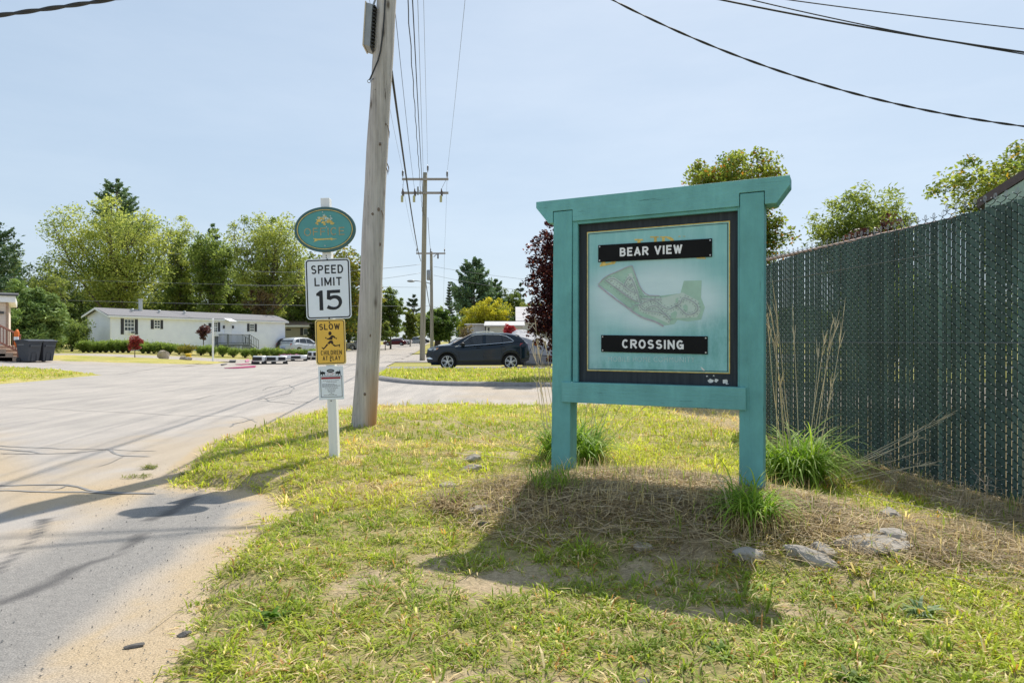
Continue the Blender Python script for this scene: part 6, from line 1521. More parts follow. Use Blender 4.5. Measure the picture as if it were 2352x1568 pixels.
# ------------------------------------------------------------------ trees and shrubs
MAT_LEAF = leafm('leaf', (1.1, 1.08, .8), .55, .5); MAT_NEEDLE = leafm('needle', (1.1, 1.1, .8), .22, .55); MAT_PURP = leafm('purple_leaf', (1.25, .9, .85), .28, .4)
MAT_BARK = M('bark', (.13, .105, .085), .9, vs=4, var=.3, stretch=(3, 3, .5)); MAT_BARK2 = M('pale_bark', (.22, .19, .16), .9, vs=4, var=.3, stretch=(3, 3, .5))
def leaves(gg, c, size, col, elong=1.0, up=.55, out=None, star=False):
    n = len(c); nrm = R.normal(0, 1, (n, 3)); nrm[:, 2] = np.abs(nrm[:, 2])+up; nrm /= np.linalg.norm(nrm, axis=1)[:, None]
    a = R.normal(0, 1, (n, 3)) if out is None else out+R.normal(0, .45, (n, 3))
    a -= nrm*(a*nrm).sum(1)[:, None]; a /= np.linalg.norm(a, axis=1)[:, None]+1e-9; b = np.cross(nrm, a)
    s = size*.88*R.uniform(.6, 1.25, n); sa = (s*elong/2)[:, None]; sb = (s/2)[:, None]
    v = np.empty((n, 4, 3)); v[:, 0] = c-a*sa; v[:, 1] = c+b*sb*.8+a*sa*.1+nrm*sb*.25; v[:, 2] = c+a*sa; v[:, 3] = c-b*sb*.8+a*sa*.1+nrm*sb*.25
    k = np.arange(n)*4; gg.add(v.reshape(-1, 3), np.stack([k, k+1, k+2, k+3], 1), np.repeat(np.clip(col, 0, 1), 4, 0))
def limb(gg, a, b, r0, r1, bend=.12, n=6, seg=5):
    a = np.array(a, float); b = np.array(b, float); t = np.linspace(0, 1, n)[:, None]; d = np.linalg.norm(b-a)
    off = R.normal(0, bend*d*.5, 3)*np.array([1, 1, .5]); p = a*(1-t)+b*t+off*np.sin(t*math.pi)+np.array([0, 0, -bend*d*.35])*np.sin(t*math.pi)
    gg.tube(p, np.linspace(r0, r1, n), seg, False); return p
def tree(name, lab, box, Y, c1, c2, leaf=.28, ncl=110, per=60, prof='round', depth=.9, zbase=None, cr=.16, mat=None, bark=None, trunk_px=None, trunk_r=None, elong=1.25, group=None, cat='tree', density=1.0, trunk_mult=1, c3=None):
    pxl, pyt, pxr, pyb = box; k = FV/Y; cx = PX((pxl+pxr)/2, Y); rx = (pxr-pxl)/2/k; zt = CAMH+(784-pyt)/k; zb = CAMH+(784-pyb)/k
    rz = (zt-zb)/2; cz = (zt+zb)/2; z0 = (g(cx, Y) if zbase is None else zbase)-.05
    o = thing(name, lab, cat, (cx if trunk_px is None else PX(trunk_px, Y), Y, z0), 0, group)
    # clump centres in a lumpy volume
    th = R.uniform(0, 6.283, ncl*4); u = R.uniform(-1, 1, ncl*4); rr = R.random(ncl*4)**.42
    f1, f2 = R.uniform(0, 6.28, 2)
    lump = .80+.16*np.sin(th*3+f1+u*2)+.12*np.sin(th*5-u*4+f2)+.10*np.sin(u*7+f1)
    w = np.sqrt(np.clip(1-u*u, 0, 1))
    if prof == 'vase': w = w*np.clip(.62+.5*u, .25, 1.0)*1.08
    if prof == 'cone': w = np.clip((1-u)/2, 0, 1)**.8*(u > -1)+.05
    if prof == 'column': w = np.clip(w*1.25, 0, .85)
    x = cx+np.cos(th)*w*rr*lump*rx; y = Y+np.sin(th)*w*rr*lump*rx*depth; z = cz+u*(rr if prof != 'cone' else 1)*rz*np.clip(lump+.12, 0, 1.02)
    cc = np.stack([x, y, z], 1)
    keep = []; md = (4*rx*rx*depth*2*rz/ncl)**(1/3)*.42
    for p in cc:
        if all(np.sum((p-q)**2) > md*md for q in keep): keep.append(p)
        if len(keep) >= ncl: break
    cc = np.array(keep); n = len(cc)
    C_ = rx*cr; gg = G()
    per = int(per*1.35); ci = np.repeat(np.arange(n), per); m_ = len(ci)
    crr = (C_*R.uniform(.65, 1.35, n))[ci]
    off = R.normal(0, 1, (m_, 3)); off /= np.linalg.norm(off, axis=1)[:, None]; off *= (R.random(m_)**.5)[:, None]*np.array([1.15, 1.15, .8])
    pos = cc[ci]+off*crr[:, None]; pos[:, 2] -= (off[:, 0]**2+off[:, 1]**2)*crr*.25
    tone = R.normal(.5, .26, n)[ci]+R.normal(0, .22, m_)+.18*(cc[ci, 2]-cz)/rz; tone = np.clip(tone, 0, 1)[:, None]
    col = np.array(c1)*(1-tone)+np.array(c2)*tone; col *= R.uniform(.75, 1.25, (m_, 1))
    if c3 is not None: sel = R.random((m_, 1)) < .10; col = np.where(sel, np.array(c3), col)
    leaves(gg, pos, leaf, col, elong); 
    gt = G(); tr = trunk_r or max(.05, rx*.055)
    for q in range(trunk_mult):
        bx = (cx if trunk_px is None else PX(trunk_px, Y))+(q-(trunk_mult-1)/2)*tr*2.6
        top = np.array([cx+(q-(trunk_mult-1)/2)*rx*.3, Y, cz+rz*.35]); fork = np.array([bx*.5+cx*.5, Y, max(zb+rz*.25, z0+.4)])
        p0 = np.array([bx, Y, z0]); gt.tube([p0, p0*.6+fork*.4+[R.normal(0, tr*.3), 0, 0], fork], [tr*1.25, tr, tr*.85], 8)
        mainp = limb(gt, fork, top, tr*.85, tr*.25, .08, 8, 6)
        sel = R.permutation(n)[:min(n, 26 // trunk_mult+6)]
        for s_ in sel:
            t = R.uniform(0, .75); a = mainp[int(t*7)]
            if cc[s_, 2] < a[2]-rz*.2: a = mainp[0]
            pth = limb(gt, a, cc[s_], tr*.42*(1-t*.5), tr*.07, .12, 6, 5)
            d = np.linalg.norm(cc-cc[s_], axis=1)
            for j in np.argsort(d)[1:3]: limb(gt, pth[3], cc[j], tr*.16, tr*.04, .12, 4, 4)
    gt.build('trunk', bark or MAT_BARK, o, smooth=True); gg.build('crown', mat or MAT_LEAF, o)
    return o
def pine(name, lab, box, Y, c1, c2, nwh=15, per=26, leaf=.30, prof=1.0, flat=.5, zbase=None, trunk_px=None, gap=.0, cat='tree', group=None, nb=6, drop=.0):
    pxl, pyt, pxr, pyb = box; k = FV/Y; cx = PX((pxl+pxr)/2 if trunk_px is None else trunk_px, Y); rx = (pxr-pxl)/2/k; zt = CAMH+(784-pyt)/k; zb = CAMH+(784-pyb)/k
    z0 = (g(cx, Y) if zbase is None else zbase)-.1; o = thing(name, lab, cat, (cx, Y, z0), 0, group)
    gt = G(); H = zt-z0; tr = max(.06, H*.016); gt.tube([(cx, Y, z0), (cx+.02*H*.3, Y, z0+H*.5), (cx, Y, zt-.02*H)], [tr, tr*.65, tr*.1], 8)
    gg = G(); pos = []; out = []; cl = []
    for i in range(nwh):
        f = i/(nwh-1); z = zb+(zt-zb)*f*.985
        ln0 = rx*((1-f)**prof*.97+.06)*(1 if f > .12 else .6+f*3)
        for b in range(nb if f < .9 else 4):
            if R.random() < gap: continue
            az = R.uniform(0, 6.283); ln = ln0*R.uniform(.62, 1.12); d = np.array([math.cos(az), math.sin(az), 0]); rise = ln*(.12+.45*f-drop)
            p0 = np.array([cx, Y, z-rise*.1]); t = np.linspace(0, 1, 6); p = p0+d*ln*t[:, None]; p[:, 2] += rise*(t**1.6)-ln*.10*np.sin(t*3.14)
            gt.tube(p, np.linspace(tr*.30*(1-f*.6), tr*.04, 6), 4, False)
            m_ = int(per*(.45+ln/rx)); tt = R.uniform(.22, 1.04, m_)**.75
            q = p0+d*ln*tt[:, None]; q[:, 2] += rise*tt**1.6-ln*.10*np.sin(tt*3.14)+R.normal(0, .10*rx*flat*.5, m_)+.03*rx
            side = np.array([-d[1], d[0], 0]); q += side*(R.normal(0, .20, m_)*ln*(.35+tt*.5))[:, None]
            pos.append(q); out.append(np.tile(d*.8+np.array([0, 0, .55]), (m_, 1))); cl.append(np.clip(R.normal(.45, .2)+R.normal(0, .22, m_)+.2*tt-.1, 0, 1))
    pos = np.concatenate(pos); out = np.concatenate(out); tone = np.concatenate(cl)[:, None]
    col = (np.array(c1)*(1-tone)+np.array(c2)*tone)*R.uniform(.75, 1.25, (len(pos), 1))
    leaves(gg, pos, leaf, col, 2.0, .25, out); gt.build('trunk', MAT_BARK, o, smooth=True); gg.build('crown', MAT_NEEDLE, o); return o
LG1, LG2 = (.21, .29, .075), (.60, .64, .19)       # light maple
MG1, MG2 = (.15, .225, .065), (.42, .51, .15)       # mid green
DG1, DG2 = (.075, .13, .045), (.25, .33, .11)      # dark understorey
YG1, YG2 = (.26, .30, .03), (.68, .62, .06)            # yellow
PN1, PN2 = (.07, .145, .08), (.26, .37, .18)      # pine
# --- behind the mobile home
GT = 'trees standing behind the mobile home'
pine('pine_tree', 'dark pine whose flat top rises above the big light green maple', (205, 416, 335, 560), 98, PN1, PN2, 13, 80, .34, .55, .5, None, 268, .1, nb=7)
tree('maple_tree', 'broad light green maple, the largest tree behind the left end of the mobile home', (92, 462, 448, 790), 78, LG1, LG2, .27, 270, 92, 'vase', .8, cr=.15, bark=MAT_BARK, trunk_r=.42, trunk_mult=2, group=GT)
tree('maple_tree', 'narrow light green tree right behind the right shoulder of the big maple', (352, 492, 480, 730), 90, MG1, LG2, .28, 105, 80, 'round', .8, cr=.2, group=GT)
tree('maple_tree', 'mid green tree with an upright crown behind the middle of the mobile home', (418, 520, 560, 760), 86, MG1, MG2, .28, 140, 80, 'vase', .8, cr=.18, trunk_mult=2, group=GT)
pine('pine_tree', 'small dark pine tip showing between the two mid green trees', (455, 518, 520, 620), 105, PN1, PN2, 8, 22, .5, .7, .5, nb=6)
tree('maple_tree', 'tall yellowish green tree behind the grey deck', (500, 490, 735, 780), 80, LG1, LG2, .27, 210, 84, 'vase', .8, cr=.16, trunk_mult=2, group=GT)
tree('maple_tree', 'yellow tipped tree behind the speed limit sign', (690, 563, 872, 765), 88, MG1, (.34, .34, .05), .38, 130, 62, 'round', .8, cr=.18, c3=(.42, .27, .04), trunk_px=792, group=GT)
tree('plum_tree', 'dull purplish tree half hidden behind the roof of the mobile home', (560, 660, 640, 745), 76, (.09, .055, .03), (.28, .22, .09), .24, 46, 40, 'round', .8, cr=.2, mat=MAT_PURP)
for k_, (a, b, c_, y_, lab) in enumerate([(60, 575, 215, 84, 'dark tree left of the big maple, above the bushy pine'), (-60, 560, 90, 88, 'dark tree at the left edge behind the layered pine'), (150, 640, 330, 92, 'dark undergrowth tree behind the left gable of the mobile home'), (300, 640, 470, 95, 'dark undergrowth tree behind the chimney of the mobile home'),
        (322, 575, 505, 91, 'full green tree filling the gap right of the big maple'), (470, 588, 625, 93, 'full green tree filling the gap left of the yellowish green tree'), (625, 585, 770, 95, 'full green tree behind the speed limit sign and the yellowish green tree'), (180, 585, 345, 90, 'full green tree low behind the big maple and the chimney'),
        (440, 640, 640, 97, 'dark undergrowth tree behind the middle of the mobile home roof'), (600, 635, 760, 99, 'dark undergrowth tree behind the right end of the mobile home'), (720, 640, 880, 104, 'dark undergrowth tree behind the amber sign')]):
    tree('tree', lab, (a, b, c_, 800), y_, *((DG1, DG2) if 'full' not in lab else (MG1, MG2)), .30, 125, 74, 'round', .6, cr=.22, group='trees filling the background')
pine('pine_tree', 'layered white pine cut by the left edge of the photo', (-125, 524, 66, 720), 62, PN1, (.10, .15, .06), 11, 100, .24, .35, .3, None, -32, .12, nb=7)
tree('pine_bush', 'bushy soft green young pine beside the tan cottage', (-40, 655, 138, 812), 46, (.13, .22, .06), (.33, .44, .14), .15, 150, 170, 'round', .9, cr=.19, mat=MAT_NEEDLE, elong=3.2, cat='pine')
tree('sapling', 'pale leafed sapling between the bushy pine and the big maple', (68, 618, 160, 760), 58, MG1, (.36, .40, .11), .18, 54, 50, 'round', .8, cr=.26)
tree('bush', 'light green low bush at the dark thicket left of the mobile home', (120, 728, 210, 800), 54, MG1, (.30, .38, .11), .15, 54, 80, 'round', .8, cr=.26, cat='bush')
tree('bush', 'yellowish leaved bush behind the grey bins', (70, 755, 140, 812), 47, MG1, (.36, .38, .08), .13, 40, 60, 'round', .8, cr=.26, cat='bush')
pine('cypress', 'narrow dark evergreen at the left corner of the mobile home', (183, 712, 210, 800), 60, DG1, DG2, 10, 30, .2, .5, .4, nb=6)
tree('bush', 'grey green shrub in front of the beige ranch house', (706, 744, 736, 786), 88, (.06, .08, .04), (.16, .19, .10), .3, 30, 36, 'round', .8, cr=.3, cat='bush')
# --- along the road, centre
pine('pine_tree', 'distant pine beyond the trees left of the second pole', (924, 680, 976, 770), 175, (.05, .08, .05), (.11, .16, .085), 9, 26, .7, .6, .6, nb=6)
tree('maple_tree', 'rounded dark green maple just right of the nearest pole', (862, 662, 932, 785), 100, MG1, (.25, .32, .07), .27, 120, 90, 'round', .9, cr=.2)
tree('birch_tree', 'slim yellow green tree standing at the far verge', (922, 708, 962, 785), 122, (.10, .14, .03), (.26, .30, .07), .42, 50, 44, 'column', .9, cr=.28)
tree('bush', 'light yellow green bush at the foot of the rounded maple', (868, 740, 902, 787), 92, MG1, (.28, .32, .06), .3, 30, 40, 'round', .9, cr=.3, cat='bush')
tree('birch_tree', 'pale green tree close behind the second pole', (950, 715, 985, 785), 135, MG1, LG2, .42, 40, 40, 'round', .9, cr=.28)
tree('willow_tree', 'dark rounded small tree with drooping foliage behind the third pole', (958, 708, 1052, 785), 72, (.055, .11, .028), (.18, .27, .06), .17, 110, 100, 'round', .9, cr=.18, trunk_mult=3, elong=2.0)
tree('tree', 'faint tall tree between the third pole and the spruce', (985, 700, 1035, 790), 140, MG1, (.20, .26, .07), .5, 40, 40, 'round', .8, cr=.28)
pine('spruce_tree', 'thin dark spruce left of the large pine', (1014, 648, 1050, 770), 112, (.06, .10, .06), (.17, .22, .12), 20, 40, .28, .9, .3, nb=6, drop=.12)
pine('pine_tree', 'large dark pine above the yellow green tree', (1022, 597, 1162, 775), 96, (.055, .12, .07), (.22, .33, .17), 18, 110, .34, .55, .6, None, 1088, .05, nb=8)
pine('pine_tree', 'lower dark pine at the right shoulder of the large pine', (1095, 645, 1182, 770), 104, (.05, .11, .05), (.2, .3, .13), 13, 80, .34, .6, .6, nb=8)
tree('maple_tree', 'bright yellow green tree behind the pale sheds', (1056, 680, 1186, 790), 68, YG1, YG2, .17, 150, 100, 'round', .9, cr=.18, trunk_mult=2)
tree('tree', 'dark green tree right of the yellow green tree', (1142, 662, 1212, 780), 118, MG1, (.14, .19, .05), .3, 90, 80, 'round', .9, cr=.22)
pine('pine_tree', 'distant bluish pine near the purple maple', (1172, 653, 1218, 760), 160, (.04, .07, .045), (.10, .15, .085), 9, 26, .6, .6, .6, nb=6)
tree('tree', 'yellowish tree far behind the barn roof', (1185, 690, 1260, 780), 105, MG1, (.30, .33, .08), .42, 50, 44, 'round', .9, cr=.25)
tree('tree', 'dark bush row behind the pale sheds', (1050, 725, 1110, 795), 84, DG1, DG2, .35, 45, 46, 'round', .9, cr=.25)
tree('red_shrub', 'bright red shrub behind the roof of the dark car', (1147, 743, 1190, 798), 48, (.38, .03, .045), (.62, .07, .08), .11, 50, 50, 'vase', .8, cr=.26, mat=MAT_PURP, cat='shrub')
tree('shrub', 'thin brownish shrub before the pale sheds', (1052, 742, 1092, 795), 52, (.16, .12, .07), (.28, .23, .12), .14, 30, 22, 'round', .8, cr=.3, cat='shrub')
def maple_leaves_tree(*a, **k): return tree(*a, **k)
tree('purple_maple', 'dark purple leaved maple behind the left post of the green sign', (1202, 502, 1350, 842), 21.5, (.030, .010, .014), (.095, .026, .028), .115, 190, 62, 'column', .95, cr=.25, mat=MAT_PURP, c3=(.32, .09, .05), trunk_r=.07, elong=1.1, zbase=0)
# --- right, behind the fence
tree('maple_tree', 'upright maple rising above the green sign beam', (1566, 342, 1806, 690), 15.5, (.11, .19, .035), (.36, .42, .08), .085, 280, 84, 'column', .9, cr=.20, c3=(.42, .20, .03), trunk_r=.08, elong=1.1, zbase=0)
tree('willow_tree', 'fine leaved airy tree above the middle of the fence', (1842, 428, 2130, 760), 21, (.15, .22, .05), (.38, .44, .11), .085, 180, 72, 'vase', .8, cr=.19, elong=2.4, trunk_mult=2, zbase=0)
tree('purple_plum', 'dull purple tree whose top just shows over the fence', (1900, 500, 2120, 760), 18.5, (.05, .022, .022), (.16, .085, .07), .10, 110, 46, 'round', .8, cr=.18, mat=MAT_PURP, zbase=0)
tree('ash_tree', 'yellow green ash with sprays of leaves beside the green house gable', (2162, 312, 2560, 720), 16.5, (.12, .20, .04), (.38, .44, .09), .095, 200, 74, 'vase', .85, cr=.17, c3=(.46, .32, .04), elong=1.7, zbase=0, trunk_mult=2)
tree('bush', 'light green bush glimpsed through the slats of the fence', (1840, 640, 2400, 830), 12.5, MG1, (.24, .30, .05), .10, 110, 60, 'round', .5, cr=.22, zbase=0, cat='bush')

# ------------------------------------------------------------------ clipped hedge and small planting by the lane
def shrub_proto(seed, c1, c2, w=1.0, h=.75, n=30, per=80, leaf=.06):
    gg = G(); gt = G(); cc = []
    for k in range(n):
        az = R.uniform(0, 6.28); r = R.random()**.5; f = R.uniform(.1, 1)
        p = np.array([math.cos(az)*r*w/2*(.45+.55*f), math.sin(az)*r*w/2*(.45+.55*f), h*(.18+.8*f*(1-.25*r*r))]); cc.append(p); gt.tube([(p[0]*.12, p[1]*.12, -.05), p*.6+[0, 0, .02], p], [.014, .009, .004], 4, False)
    cc = np.array(cc); ci = np.repeat(np.arange(n), per); pos = cc[ci]+R.normal(0, .085, (len(ci), 3))*[w, w, h*1.3]; pos[:, 2] = np.maximum(pos[:, 2], .03)
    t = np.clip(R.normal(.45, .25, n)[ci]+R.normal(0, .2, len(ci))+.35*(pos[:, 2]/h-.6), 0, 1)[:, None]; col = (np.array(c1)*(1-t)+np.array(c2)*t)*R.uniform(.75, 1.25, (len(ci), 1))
    leaves(gg, pos, leaf, col, 2.0, .2, np.tile([0, 0, 1.], (len(ci), 1))+cc[ci]*[1, 1, 0]); return gg, gt
HEDGE = []
for s_ in range(3):
    o = local_thing('hedge_shrub', None, None, (0, 0, 0)); gg, gt = shrub_proto(s_, (.12, .20, .04), (.40, .52, .12)); gt.build('stems', MAT_BARK, o); gg.build('foliage', MAT_LEAF, o); HEDGE.append(o)
used = [False]*3
def put_shrub(px, Y, s, lab, grp, zoff=0., wide=1.):
    k = random.randrange(3); o = HEDGE[k] if not used[k] else copy_tree(HEDGE[k]); used[k] = True
    o.location = (PX(px, Y), Y, g(PX(px, Y), Y)+zoff); o.rotation_euler = (0, 0, random.uniform(0, 6.28)); o.scale = (s*wide, s*wide, s)
    label(o, lab, 'shrub', grp); return o
HB = 'clipped shrubs of the hedge before the mobile home'
hx_ = [0, 62, 128, 195, 262, 330, 395, 460, 520, 690, 750, 815, 875, 935, 995, 1110, 1360, 1480, 1610, 1735, 1872, 1980, 2105, 2225, 2320, 2420, 2510, 2600, 2680]
nm_ = {0: 'leftmost shrub of the hedge, at the left corner of the mobile home', 520: 'hedge shrub just left behind the red leaved sapling', 690: 'hedge shrub just right of the red leaved sapling', 995: 'hedge shrub behind the pale boulder', 1110: 'hedge shrub between the boulder and the yellow box', 1360: 'separate shrub left of the white post, right of the yellow box', 1480: 'separate shrub directly behind the thin white post',
       1610: 'separate shrub at the left end of the grey deck', 1735: 'separate shrub before the middle of the grey deck', 1872: 'separate shrub before the lattice and deck stairs', 1980: 'separate shrub just right of the deck stairs', 2105: 'separate shrub between the deck stairs and the right end of the mobile home'}
ordn = ['second', 'third', 'fourth', 'fifth', 'sixth', 'seventh', 'eighth']; c1_ = 0; c2_ = 0; c3_ = 0
for x in hx_:
    px = 191.4+.1986*x
    if x in nm_: lab = nm_[x]
    elif x < 520: lab = ordn[c1_]+' shrub from the left end of the hedge'; c1_ += 1
    elif x < 995: lab = ['first', 'second', 'third', 'fourth'][c2_]+' full shrub between the red sapling and the boulder, counting from the sapling'.replace('first', ''); c2_ += 1
    else: lab = ['first', 'second', 'third', 'fourth', 'fifth', 'sixth', 'seventh'][c3_]+' shrub of the hedge right of the mobile home end, counted from the left'; c3_ += 1
    sc_ = (1.02 if x < 1000 else .92)*random.uniform(.92, 1.1)*(1.0 if x < 2200 else .95)
    put_shrub(px, 50+random.uniform(-.25, .25), sc_*1.05, lab, HB, 0, 1.12 if x < 1000 else .98)
o = local_thing('barberry_shrub', 'yellowish loose shrub behind the yellow box in the hedge line', 'shrub', (PX(429, 49), 49, g(PX(429, 49), 49))); gg, gt = shrub_proto(5, (.12, .13, .02), (.34, .30, .05), 1.5, .75); gt.build('stems', MAT_BARK, o); gg.build('foliage', MAT_LEAF, o)
tree('red_sapling', 'small red leaved sapling before the hedge', (293, 769, 327, 806), 42.3, (.24, .03, .03), (.48, .10, .09), .10, 46, 30, 'round', .9, cr=.26, mat=MAT_PURP, trunk_r=.03)
tree('purple_sapling', 'small dark purple tree just left of the thin white post', (450, 743, 485, 779), 51.5, (.05, .018, .018), (.20, .08, .07), .12, 46, 30, 'round', .9, cr=.28, mat=MAT_PURP, trunk_r=.04)
# pink phlox before the right hedge
MAT_PETAL = leafm('pink_petal', (1.2, .8, 1.0), .3, .5)
for k_, (px, lab) in enumerate([(650, 'pink flowers at the left of the two groups before the hedge'), (668, 'pink flowers in the middle of the right group before the hedge'), (681, 'pink flowers at the right end of the group before the hedge')]):
    Y = 46.5; o = local_thing('pink_flowers', lab, 'flowers', (PX(px, Y), Y, g(PX(px, Y), Y)), group='pink flower clumps before the hedge'); gg = G(); gt = G(); gs = G()
    n = 42; p = np.stack([R.normal(0, .13, n), R.normal(0, .1, n), .10+R.random(n)*.26], 1)
    for q in p: gs.tube([(q[0]*.4, q[1]*.4, -.02), q], .006, 3, False)
    ci = np.repeat(np.arange(n), 6); leaves(gg, p[ci]+R.normal(0, .025, (len(ci), 3)), .055, np.where(R.random((len(ci), 1)) < .35, np.array([.40, .03, .22]), np.array([.80, .32, .60])), 1, .3)
    gs.build('stems', MAT_BARK, o); gg.build('blooms', MAT_PETAL, o)
# white pole, boulder, yellow box and stones by the lane
Y = 41.6; o = thing('marker_post', 'thin tall white post standing on the verge before the mobile home', 'post', (PX(489, Y), Y, g(PX(489, Y), Y)))
G().cyl((PX(489, Y), Y, g(PX(489, Y), Y)-.1), (PX(489, Y), Y, CAMH+(784-733)/FV*Y), .055, 14).build('shaft', MAT_TRIM, o, smooth=False); G().ell((PX(489, Y), Y, CAMH+(784-733)/FV*Y+.01), (.065, .065, .04), 12, 6).build('cap', MAT_TRIM, o)
MAT_ROCK = M('grey_stone', (.36, .325, .28), .9, vs=7, var=.3, bump=.8, bs=25, bdist=.02); MAT_ROCK2 = M('warm_stone', (.40, .34, .27), .9, vs=5, var=.25, bump=.8, bs=16, bdist=.03)
def rock(lab, loc, r, mat=None, rz=0., tilt=0., seed=1, group=None, cut=.55, name='stone'):
    nu, nv = 26, 16; th = np.linspace(0, math.pi, nv+1); ph = np.arange(nu)*2*math.pi/nu; V_ = []
    rg = np.random.default_rng(seed); pl = rg.normal(0, 1, (11, 3)); pl /= np.linalg.norm(pl, axis=1)[:, None]; dd = rg.uniform(cut, .9, 11)
    for t in th:
        for p in ph:
            d = np.array([math.sin(t)*math.cos(p), math.sin(t)*math.sin(p), math.cos(t)]); rr = 1.0
            for q, e in zip(pl, dd):
                s_ = float(np.dot(q, d))
                if s_ > 1e-3: rr = min(rr, e/s_)
            rr *= 1+.05*math.sin(7*d[0]+seed)*math.sin(9*d[1]+3*d[2]); V_.append(d*rr)
    V_ = np.array(V_)*np.array(r); Mx = np.array(Matrix.Rotation(tilt, 3, 'Y')); Mz = np.array(Matrix.Rotation(rz, 3, 'Z')); V_ = V_ @ Mx.T @ Mz.T
    i = np.arange(len(V_)).reshape(nv+1, nu); q = np.stack([i[:-1], i[1:], np.roll(i[1:], -1, 1), np.roll(i[:-1], -1, 1)], -1).reshape(-1, 4)
    o = G().add(V_, q).build(name, mat or MAT_ROCK, smooth=False); o.location = loc; label(o, lab, 'stone', group); return o
Y = 42.2; rock('pale brown boulder sitting on the verge before the hedge', (PX(375, Y), Y, g(PX(375, Y), Y)+.22), (.36, .32, .46), MAT_ROCK2, .4, .35, 4, name='boulder')
rock('small pale stone left of the yellow box', (PX(420, Y), Y, g(PX(420, Y), Y)+.10), (.26, .2, .17), MAT_ROCK2, .2, 0, 6); rock('small grey stone right of the yellow box', (PX(433, Y), Y-.1, g(PX(433, Y), Y)+.08), (.30, .2, .13), MAT_ROCK, .9, 0, 7)
MAT_YEL = M('yellow_plastic', (.72, .48, .02), .5, vs=9, var=.15)
o = local_thing('yellow_box', 'small yellow plastic box on the stones of the verge', 'box', (PX(431, Y), Y+.15, g(PX(431, Y), Y)+.18)); G().box2((-.15, -.1, -.1), (.13, .1, .18)).build('box', MAT_YEL, o, bevel=.02); G().prism([(-.2, -.14, .18), (.16, -.14, .18), (.16, .14, .22), (-.2, .14, .22)], (0, 0, .03)).build('lid', MAT_YEL, o)

# ------------------------------------------------------------------ stones and tall grass round the sign
GSN = 'stones edging the mound under the green sign'
def gp(px, py, z=.12):
    for _ in range(6): x, y = PG(px, py, z); z = lz(x, y)
    return x, y, z
for k_, (px, py, r, rz, tl, mt, cu, lab) in enumerate([(1087, 1058, (.10, .07, .065), .3, .2, MAT_ROCK, .6, 'upright grey stone at the left end of the mound, behind a flat one'), (1090, 1080, (.15, .09, .05), .1, .0, MAT_ROCK2, .6, 'flat pale stone at the left end of the mound, below the grey one'), (1030, 1116, (.09, .06, .04), .2, 0, MAT_ROCK2, .6, 'small half buried stone left of the mound in dry grass'),
        (1106, 1172, (.09, .06, .035), .5, 0, MAT_ROCK2, .6, 'small pale stone in the straw left of the sign shadow'), (1862, 1288, (.165, .065, .06), -.55, .22, MAT_ROCK, .5, 'tilted grey slab of stone leaning out of the straw, nearest the camera'), (1888, 1268, (.09, .07, .06), .3, .0, MAT_ROCK, .6, 'rounded stone just behind the tilted slab'),
        (1998, 1250, (.25, .12, .045), .12, .0, MAT_ROCK, .6, 'long flat stone right of the tilted slab'), (2045, 1238, (.13, .11, .06), .9, .05, MAT_ROCK, .6, 'broken flat stone at the corner of the stone row'), (2040, 1195, (.11, .10, .085), .5, .1, MAT_ROCK, .55, 'blocky grey stone at the right end of the stone row'), (1718, 1268, (.10, .06, .05), .2, 0, MAT_ROCK, .6, 'pale stone half in the sign shadow below the right post'), (1480, 1240, (.07, .05, .03), .2, 0, MAT_ROCK2, .6, 'small pale stone inside the sign shadow')]):
    x, y, z = gp(px, py); rock(lab, (x, y, z+r[2]*.12), r, mt, rz, tl, 20+k_, GSN, cu)
def arcs(gg, base, n, L0, spread, w, c1, c2, droop=.8, seg=7, el0=1.0, lift=0.):
    az = R.uniform(0, 6.283, n); L_ = L0*R.uniform(.45, 1.15, n); el = np.clip(el0+R.normal(0, .22, n), .25, 1.5); r0 = spread*np.sqrt(R.random(n)); a0 = R.uniform(0, 6.28, n)
    p = np.stack([base[0]+r0*np.cos(a0), base[1]+r0*np.sin(a0), np.full(n, base[2])], 1); t_ = R.random(n)[:, None]; col = (np.array(c1)*(1-t_)+np.array(c2)*t_)*R.uniform(.8, 1.2, (n, 1))
    V_ = np.empty((n, seg+1, 2, 3)); dr = droop*R.uniform(.6, 1.4, n); tw = R.normal(0, .25, n)
    for j in range(seg+1):
        t = j/seg; d = np.stack([np.cos(az+tw*t)*np.cos(el), np.sin(az+tw*t)*np.cos(el), np.sin(el)], 1); s = np.stack([-np.sin(az), np.cos(az), 0*az], 1)
        ww = w*(1-.15*abs(t-.35))*(1-max(0, t-.55)/.45*.95)*.5; V_[:, j, 0] = p-s*ww; V_[:, j, 1] = p+s*ww
        p = p+d*(L_/seg)[:, None]; el = el-dr/seg*(1+t); 
    V_[..., 2] = np.maximum(V_[..., 2], base[2]-.06)
    i = np.arange(n)[:, None]*(seg+1)*2+np.arange(seg)[None]*2; i = i.ravel(); gg.add(V_.reshape(-1, 3), np.stack([i, i+1, i+3, i+2], 1), np.repeat(col, (seg+1)*2, 0))
def stalk(gg, a, b, r=.004, bend=.05, head=True, col=(.80, .68, .47)):
    a = np.array(a, float); b = np.array(b, float); t = np.linspace(0, 1, 9)[:, None]; d = b-a; off = np.array([R.normal(0, bend), R.normal(0, bend), 0])*np.linalg.norm(d); p = a+d*t+off*np.sin(t*math.pi*.5)*0+off*(t*t-t)
    c = np.array(col)*R.uniform(.8, 1.15); gg.tube(p, np.linspace(r, r*.45, 9), 4, False, c)
    if head:
        for k in range(5):
            q = p[-1]-(p[-1]-p[-2])*R.uniform(0, 1.6); e = q+(p[-1]-p[-2])*R.uniform(.5, 1.2)+R.normal(0, .022, 3); gg.tube([q, (q+e)/2, e], [.0012, .0030, .0008], 3, False, c*1.05)
